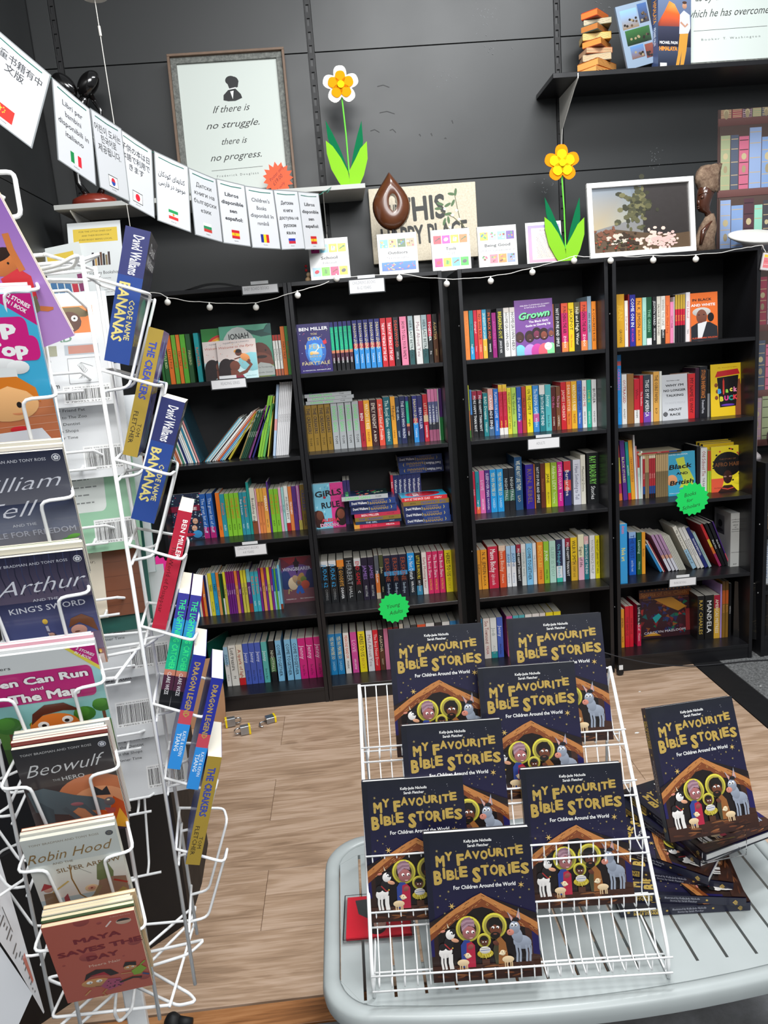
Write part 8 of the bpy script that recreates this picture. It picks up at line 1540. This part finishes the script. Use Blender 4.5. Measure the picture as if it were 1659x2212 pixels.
# brochure in the left face, open leaves hanging down
r = empty('brochure', at(60, 2100, -2.02), 'large white brochure with diagonal text at the lower left corner', 'brochure')
def leafm(rows, txt):
    m = MB(); V = [tuple(q) for row in rows for q in row]; n = len(rows[0])
    F = [(a * n + b, a * n + b + 1, (a + 1) * n + b + 1, (a + 1) * n + b) for a in range(len(rows) - 1) for b in range(n - 1)]
    m.add(V, F, 'e6e8ec'); txt(m, rows); return m
def t1(m, rows):
    rr = random.Random(6)
    def bl(u, v):
        u *= len(rows) - 1; v *= len(rows[0]) - 1; i = min(int(u), len(rows) - 2); j = min(int(v), len(rows[0]) - 2); a, b = u - i, v - j
        q = rows[i][j] * (1 - a) * (1 - b) + rows[i + 1][j] * a * (1 - b) + rows[i][j + 1] * (1 - a) * b + rows[i + 1][j + 1] * a * b
        return q + (CAMP - q).normalized() * 0 + NB * .0006
    for i in range(46):
        u = .05 + .019 * i; v0 = .12 + .3 * rr.random(); L_ = rr.uniform(.1, .35)
        if i % 7 == 6: continue
        m.poly([bl(u, v0), bl(u + .006, v0), bl(u + .006, v0 + L_), bl(u, v0 + L_)], '4a4c50')
    for u in (.42, .58): m.poly([bl(u, .55), bl(u + .1, .55), bl(u + .1, .57), bl(u, .57)], '2c2c30')
    m.poly([bl(.78, .5), bl(.88, .5), bl(.88, .75), bl(.78, .75)], 'c86a5a')
NB = (R1 * .8 + N1 * .6).normalized()
RT = [at(-90, 1560, -1.90), at(-38, 1720, -1.92), at(4, 1870, -1.94), at(50, 2025, -1.965), at(96, 2186, -1.99)]
LT = [at(-210, 1700, -2.04), at(-120, 1850, -2.045), at(-40, 1975, -2.03), at(34, 2085, -2.01), at(94, 2190, -1.992)]
wpart(leafm([[a.lerp(b, k / 3) for k in range(4)] for a, b in zip(LT, RT)], t1).build('leaf_sheet', GLOSS, smooth=True), r)
def t2(m, rows):
    rr = random.Random(2)
    for i in range(16):
        q = rows[-2][2].lerp(rows[-1][2], i / 18.0); e = (rows[-1][3] - rows[-1][2]).normalized(); 
LT2 = [at(-220, 1880, -2.055), at(-220, 2080, -2.07), at(-220, 2330, -2.08)]
RT2 = [at(-42, 1982, -2.033), at(70, 2147, -2.0), at(6, 2290, -2.02)]
wpart(leafm([[a.lerp(b, k / 3) for k in range(4)] for a, b in zip(LT2, RT2)], t2).build('leaf_sheet', GLOSS, smooth=True), r)

# low black display bench behind the spinner and a kraft board beyond it
r = empty('display_bench', (-.7, -1.1, 0), 'low black display bench on the floor behind the wire spinner', 'bench')
m = MB(); m.prism([(-.377, -1.273), (-.372, -1.12), (-.385, -.93), (-.50, -.80), (-.90, -.80), (-.90, -1.62), (-.72, -1.60)], .0005, .46, 'f'); wpart(m.build('body', BLKM), r)
m = MB(); m.prism([(-.385, -1.273), (-.380, -1.12), (-.393, -.94), (-.505, -.808), (-.895, -.808), (-.895, -1.60), (-.725, -1.585)], .461, .480, 'f'); wpart(m.build('top', BLK), r)
r = empty('kraft_board', (-.50, -.11, 0), 'curved sheet of brown kraft board standing between spinner and bookcase', 'board')
m = MB(); R = []
for i in range(9):
    z = .001 + .30 * i / 8; bx = -.447 + .010 * sin(pi * i / 8) - .0 * i; R.append([Vector((bx, -.10, z)), Vector((bx - .30, -.16, z)), Vector((bx - .30, -.154, z)), Vector((bx, -.094, z))])
m.rings(R, 'f'); wpart(m.build('sheet', KRAFT), r)

# ================================================================== slatted table
ZTB = .378
r = empty('garden_table', (.53, -1.78, 0), 'light grey slatted garden table with rounded corners', 'table'); TI_ = r
def outline(off, n=10):
    """rounded outline with a bowed front edge, shrunk by off"""
    x0, x1, yb = .040 + off, 1.022 - off, -1.515 - off; pts = []
    rc = .10 - off * .6
    yf = lambda x: -2.008 + off - .052 * (1 - ((x - .53) / .50) ** 2)
    for k in range(n + 1): a = radians(180 + 90 * k / n); pts.append((x0 + rc + rc * cos(a), yf(x0 + rc) + rc + rc * sin(a)))
    for k in range(1, 14): x = x0 + rc + (x1 - x0 - 2 * rc) * k / 14; pts.append((x, yf(x)))
    for k in range(n + 1): a = radians(270 + 90 * k / n); pts.append((x1 - rc + rc * cos(a), yf(x1 - rc) + rc + rc * sin(a)))
    for k in range(n + 1): a = radians(0 + 90 * k / n); pts.append((x1 - rc + rc * cos(a), yb - rc + rc * sin(a)))
    for k in range(1, 14): x = x1 - rc - (x1 - x0 - 2 * rc) * k / 14; pts.append((x, yb))
    for k in range(n + 1): a = radians(90 + 90 * k / n); pts.append((x0 + rc + rc * cos(a), yb - rc + rc * sin(a)))
    return pts
O0, O1, O2, O3 = outline(0), outline(.012), outline(.026), outline(.030)
inn = outline(.030)
m = MB(); prof = [(O0, -.030), (outline(-.002), -.016), (O0, -.004), (outline(.004), .0015), (O1, .004), (outline(.020), .004), (O2, .001), (O3, -.002), (O3, -.026), (O1, -.034), (O0, -.030)]
m.rings([[Vector((x, y, ZTB + dz)) for x, y in o] for o, dz in prof], 'f', cap=False); wpart(m.build('rim', GREYT, smooth=True), r)
def ylim(x):
    """front and back limits of the inner field at x"""
    P_ = inn; ys = []
    for i in range(len(P_)):
        a, b = P_[i], P_[(i + 1) % len(P_)]
        if (a[0] - x) * (b[0] - x) <= 0 and abs(a[0] - b[0]) > 1e-9: ys.append(a[1] + (b[1] - a[1]) * (x - a[0]) / (b[0] - a[0]))
    return min(ys), max(ys)
sl = [.0705 - .0005] + [.1165 + .0552 * k for k in range(16)] + [.992]
sl = [.0702] + [.1165 + .0552 * k for k in range(16)] + [.9918]
for a, b in zip(sl, sl[1:]):
    x0, x1 = a + .0028, b - .0028; F_, B_ = [], []
    for k in range(7):
        x = x0 + (x1 - x0) * k / 6; lo, hi = ylim(x); F_.append((x, lo + .0004)); B_.append((x, hi - .0004))
    m = MB(); m.prism(F_ + B_[::-1], ZTB - .012, ZTB - .0012, 'f'); wpart(m.build('slat', GREYT), r)
# solid front and back margins that close the slot ends
def band(y_of, name):
    top = []; bot = []
    for k in range(25):
        x = .0715 + (.9905 - .0715) * k / 24; lo, hi = ylim(x); a, b = y_of(lo, hi); top.append((x, b)); bot.append((x, a))
    m = MB(); m.prism(bot + top[::-1], ZTB - .0118, ZTB - .0008, 'f'); wpart(m.build(name, GREYT), r)
band(lambda lo, hi: (lo + .0002, max(lo + .0003, min(-1.985, hi))), 'front_margin')
band(lambda lo, hi: (min(hi - .0003, -1.585), hi - .0002), 'back_margin')
for x, y, dx, dy in ((.14, -1.93, -.05, -.03), (.92, -1.93, .05, -.03), (.14, -1.60, -.05, .03), (.92, -1.60, .05, .03)):
    m = MB(); m.tube([(x, y, ZTB - .013), (x + dx, y + dy, .001)], .014, 'f', 14, rs=[.016, .012]); wpart(m.build('leg', GREYT, smooth=True), r)
m = MB(); m.tube([(.16, -1.90, ZTB - .024), (.90, -1.90, ZTB - .024)], .008, 'f'); m.tube([(.16, -1.62, ZTB - .024), (.90, -1.62, ZTB - .024)], .008, 'f'); wpart(m.build('under_rail', GREYT), r)

# ================================================================== tiered wire stand with the story books
YW = radians(-3.71); e = Vector((cos(YW), sin(YW), 0)); g = Vector((-sin(YW), cos(YW), 0))   # across, away
S0 = Vector((.395, -1.985, 0)); SM = frame(S0, e, g, ZV)
st = empty('wire_stand', SM, 'white tiered wire stand on the slatted table holding story books', 'display stand')
# tiers as (distance back, height) of the book feet in the stand's own frame
def loc(x, y): d = Vector((x, y, 0)) - S0; return d.dot(e), d.dot(g)
BP = {'A': (.218, -1.753, .711), 'B': (.461, -1.759, .711), 'C': (.384, -1.824, .640), 'D': (.222, -1.883, .566), 'E': (.138, -1.916, .478), 'F': (.438, -1.922, .472), 'G': (.240, -2.0, .414)}
TR = []
for ks in ('G', 'EF', 'D', 'C', 'AB'):
    yy = sum(loc(*BP[k][:2])[1] for k in ks) / len(ks); zz_ = min(BP[k][2] for k in ks); TR.append((yy, zz_ - .0025))
hw = .262
m = MB()
seg = []
for i, (y, z) in enumerate(TR):
    y0 = y - .007
    m.tube([(0, y0, z + .030), (0, y0, z), (0, y0 + .040, z), (0, (TR[i + 1][0] - .007) if i < 4 else y0 + .10, TR[i + 1][1] if i < 4 else z + .115)], .0013, 'f', 6, fil=.008, seg=2)
um = m.mesh('upright_wire', WIRE, True)
for k in range(23):
    o = link('upright_wire', um, st, T(-hw + .012 + (2 * hw - .024) * k / 22, 0, 0))
for i, (y, z) in enumerate(TR):
    y0 = y - .007
    for dy, dz in ((-.0022, .030), (-.0022, -.0015), (.040, -.0022)):
        m = MB(); m.tube([(-hw, y0 + dy, z + dz), (hw, y0 + dy, z + dz)], .0018, 'f', 8); m.build('cross_wire', WIRE, st, smooth=True)
m = MB(); m.tube([(-hw, TR[4][0] + .093, TR[4][1] + .115), (hw, TR[4][0] + .093, TR[4][1] + .115)], .0018, 'f', 8); m.build('cross_wire', WIRE, st, smooth=True)
yt, zt = TR[4][0] + .093, TR[4][1] + .118
for s in (-1, 1):
    M_ = T(s * hw, 0, 0)
    m = MB(); m.tube([(0, -.014, ZTB + .003), (0, TR[0][0] + .012, TR[0][1] + .02), (0, yt, zt)], .0036, 'f', 8, fil=.03); m.build('side_rail', WIRE, st, M_, smooth=True)
    m = MB(); m.tube([(0, yt + .001, zt - .004), (0, yt + .02, zt - .05), (0, .375, ZTB + .003)], .0032, 'f', 8); m.build('rear_leg', WIRE, st, M_, smooth=True)
    m = MB(); m.tube([(0, -.012, ZTB + .0028), (0, .375, ZTB + .0028)], .002, 'f', 8); m.build('base_wire', WIRE, st, M_, smooth=True)
LB = {'A': 'dark blue story book at the top left of the wire stand', 'B': 'dark blue story book at the top right of the wire stand', 'C': 'dark blue story book on the second tier from top, right of middle', 'D': 'dark blue story book on the middle tier, left',
      'E': 'dark blue story book at the far left of the fourth tier', 'F': 'dark blue story book at the right of the fourth tier, fully visible donkey', 'G': 'dark blue story book at the very front on the lowest tier'}
for k, (x, y, z) in BP.items():
    q = Vector((x, y, z)); bible(frame(q, e, g, ZV) @ RX(radians(-17.06)), LB[k], group='story books on the tiered wire stand')

# stack of story books at the right, spines to the front, fanned
ST = [((1621, 1966), -4.5), ((1612, 1957), -12.5), ((1584, 1925), -22), ((1530, 1912), -42), ((1512, 1876), -69), ((1524, 1862), -73)]
STL = ['lowest', 'second from bottom', 'third from bottom', 'third from top', 'second from top', 'topmost']
for i, (px_, a) in enumerate(ST):
    z = ZTB + .0006 + .0178 * i; a = radians(a); ee = Vector((cos(a), sin(a), 0)); d = Vector((-sin(a), cos(a), 0)); ln = .2521
    q = atz(*px_, z); M = frame(q + ZV * .017, d, -ZV, -ee); bible(M, 'dark blue story book lying in the fanned stack, ' + STL[i], group='story books in the fanned stack')
HB = (.7254, -1.8636, .534); hy = radians(6.82); he = Vector((cos(hy), sin(hy), 0)); hg = Vector((-sin(hy), cos(hy), 0)); HM = frame(Vector(HB), he, hg, ZV)
bible(HM @ RX(radians(-22.99)) @ RY(radians(1.0)), 'dark blue story book displayed upright on the fanned stack', group='story book on the clear stand')
r = empty('acrylic_stand', HM, 'small clear acrylic book stand on top of the fanned stack', 'display stand')
zb = ZTB + .0006 + .0178 * 6 - HB[2] + .0008
m = MB(); m.box(.058, .152, -.016, .085, zb, zb + .002, 'f'); m.box(.058, .152, -.018, -.016, zb, .030, 'f'); m.box(.058, .152, -.016, .02, -.0045, -.0025, 'f'); m.box(.058, .152, .083, .085, zb, .06, 'f', M=None); m.build('moulded_plate', ACRY, r)

# CD case on the table
p = atz(741, 2025, ZTB); q = atz(738, 1932, ZTB)
a = radians(-2.5); M = T(.078, -1.850, ZTB + .0022) @ RZ(a)
r = empty('cd_case', M, 'clear CD case with a red sleeve and upside-down portrait on the table', 'cd case')
m = MB(); m.box(.006, .136, .006, .118, .001, .007, 'd0142c'); A = Art((.010, .006, .007), (1, 0, 0), (0, 1, 0), m, m, .126, .112)
A.rect(0, 0, 1, 1, 'd0142c'); A.poly([(.1, .9), (.16, .55), (.34, .40), (.6, .45), (.66, .95)], '3c4244'); A.ell(.42, .66, .13, .2, '6a7274'); A.ell(.46, .22, .15, .17, '2a1a18', n=20); A.ell(.5, .29, .10, .14, 'c89888', n=20); A.ell(.46, .31, .016, .012, '2a1a18', n=8); A.ell(.55, .31, .016, .012, '2a1a18', n=8); A.ell(.51, .36, .03, .010, 'a83c3c', n=8); A.poly([(.44, .45), (.56, .45), (.5, .58)], 'e8e4e0'); A.ell(.5, .70, .08, .05, 'd8b0a0'); A.rect(.98, 0, 1, 1, '8a0a1a')
m.build('sleeve', MATTE, r)
m = MB(); m.box(0, .142, 0, .124, 0, .0009, 'f'); m.box(0, .142, 0, .124, .0078, .0092, 'f'); m.box(0, .142, 0, .0015, .001, .0078, 'f'); m.box(0, .142, .1225, .124, .001, .0078, 'f'); m.box(0, .0015, .0015, .1225, .001, .0078, 'f'); m.box(.1405, .142, .0015, .1225, .001, .0078, 'f'); m.build('jewel_case', ACRY, r)

# ================================================================== things on the floor
def padlock(x, y, yaw, up, openr, label):
    """body lying on a long side; yellow bumper at the foot of the body, steel shackle"""
    r = empty('padlock', T(x, y, .0) @ RZ(radians(yaw)), label, 'padlock', 'padlocks lying on the wooden floor')
    M = T(0, 0, .0150) @ RX(pi / 2) if openr else T(0, 0, .0218)
    m = MB()
    for k in range(7): m.prism(rrect(-.019, -.0125, .019, .0125, .004, 3), .004 + k * .0048, .0085 + k * .0048, 'f', M=M @ RY(pi / 2) @ T(0, 0, 0) @ RZ(0))
    m.build('laminated_body', LAMST, r)
    m = MB(); m.prism(rrect(-.0215, -.0145, .0215, .0145, .006, 4), -.004, .0038, 'f', M=M @ RY(pi / 2)); m.build('yellow_bumper', YEL, r)
    m = MB(); m.prism(rrect(-.016, -.010, .016, .010, .004, 4), -.0052, -.0042, 'f', M=M @ RY(pi / 2)); m.lathe([(.001, -.0066), (.004, -.0066), (.004, -.005), (.001, -.005)], 'f', 12, M=M @ RY(pi / 2))
    m.build('base_plate', LAMST, r)
    m = MB(); q = [(-.011, .034), (-.011, .052)] if not openr else [(-.011, .046)]
    L_ = .052; s = [Vector((-.011, 0, .030 if not openr else .050))] + [Vector((-.011 * cos(t), 0, L_ + .010 * sin(t))) for t in [pi * k / 8 for k in range(9)]] + [Vector((.011, 0, .030))]
    Rt = Matrix.Identity(4) if not openr else T(.011, 0, 0) @ RZ(radians(150)) @ T(-.011, 0, .008)
    m.tube(s, .0034, 'f', 10, M=M @ RY(pi / 2) @ Rt); m.build('shackle', STEEL, r, smooth=True)
p = atz(492, 1571, 0); padlock(p.x - .004, p.y, 12, False, False, 'yellow-banded padlock nearest the kraft board')
p = atz(538, 1580, 0); padlock(p.x + .006, p.y - .018, 195, False, False, 'yellow-banded padlock in front of the other two, shackle closed')
p = atz(590, 1560, 0); padlock(p.x + .006, p.y + .01, 200, False, True, 'yellow-banded padlock with its shackle swung open')

# cable in front of the fourth bookcase, castor foot and fitting at the right
r = empty('cable', (1.4, -.05, .0), 'thin black cable running along the floor in front of the fourth bookcase', 'cable')
pts = [at(1300, 1408, -.02), at(1340, 1420, -.03), at(1400, 1433, -.04), at(1450, 1438, -.04)] + [atz(1500, 1439, .006), atz(1560, 1434, .008), atz(1620, 1427, .009), atz(1690, 1424, .009)]
m = MB(); m.tube(pts, .0028, '26262a', 8, fil=.1, seg=4); wpart(m.build('cable_sheath', MATTE, smooth=True), r)
r = empty('castor_foot', T(1.308, -.03, 0), 'black castor foot with a pale clip at the joint of the third and fourth bookcases', 'castor')
m = MB(); m.lathe([(.001, -.009), (.014, -.009), (.016, 0), (.014, .009), (.001, .009)], 'f', 20, M=T(0, 0, .0165) @ RX(pi / 2)); m.box(-.012, .012, -.010, .010, .030, .044, 'f', bev=.002); m.build('wheel', BLKM, r)
m = MB(); m.box(-.008, .010, -.0135, -.0105, .030, .052, 'e4e6e6', bev=.001); m.build('clip', MATTE, r)

# rounded black knob at the bottom edge of the picture
q = atz(372, 2198, .03)
r = empty('rubber_ferrule', T(q.x, q.y, 0), 'rounded black rubber foot at the bottom edge beside the spinner', 'rubber foot')
m = MB(); m.lathe([(.001, .0005), (.022, .0005), (.023, .006), (.020, .022), (.013, .034), (.001, .038)], 'f', 24); m.build('cap', BLKM, r, smooth=True)
m = MB(); m.tube([(.01, 0, .016), (.045, -.004, .014)], .010, 'f', 12, rs=[.014, .010]); m.build('spigot', BLKM, r, smooth=True)

# scraps of paper on the floor
for k, (px, py, s) in enumerate(((1376, 1583, .010), (1382, 1494, .006), (1643, 1482, .005))):
    q = atz(px, py, .0008 if k < 2 else .005); m = MB(); m.prism([(-s, -s * .3), (s * .2, -s * .5), (s, .1 * s), (s * .3, s * .5), (-.6 * s, .4 * s)], 0, .0006, 'f2f2ee')
    o = m.build('paper_scrap', MATTE); o.location = q; tag(o, ['small white paper scrap on the wood floor beside the displayed book', 'tiny white paper scrap on the wood floor near the cable', 'tiny white fleck on the dark carpet at the right edge'][k], 'paper scrap')
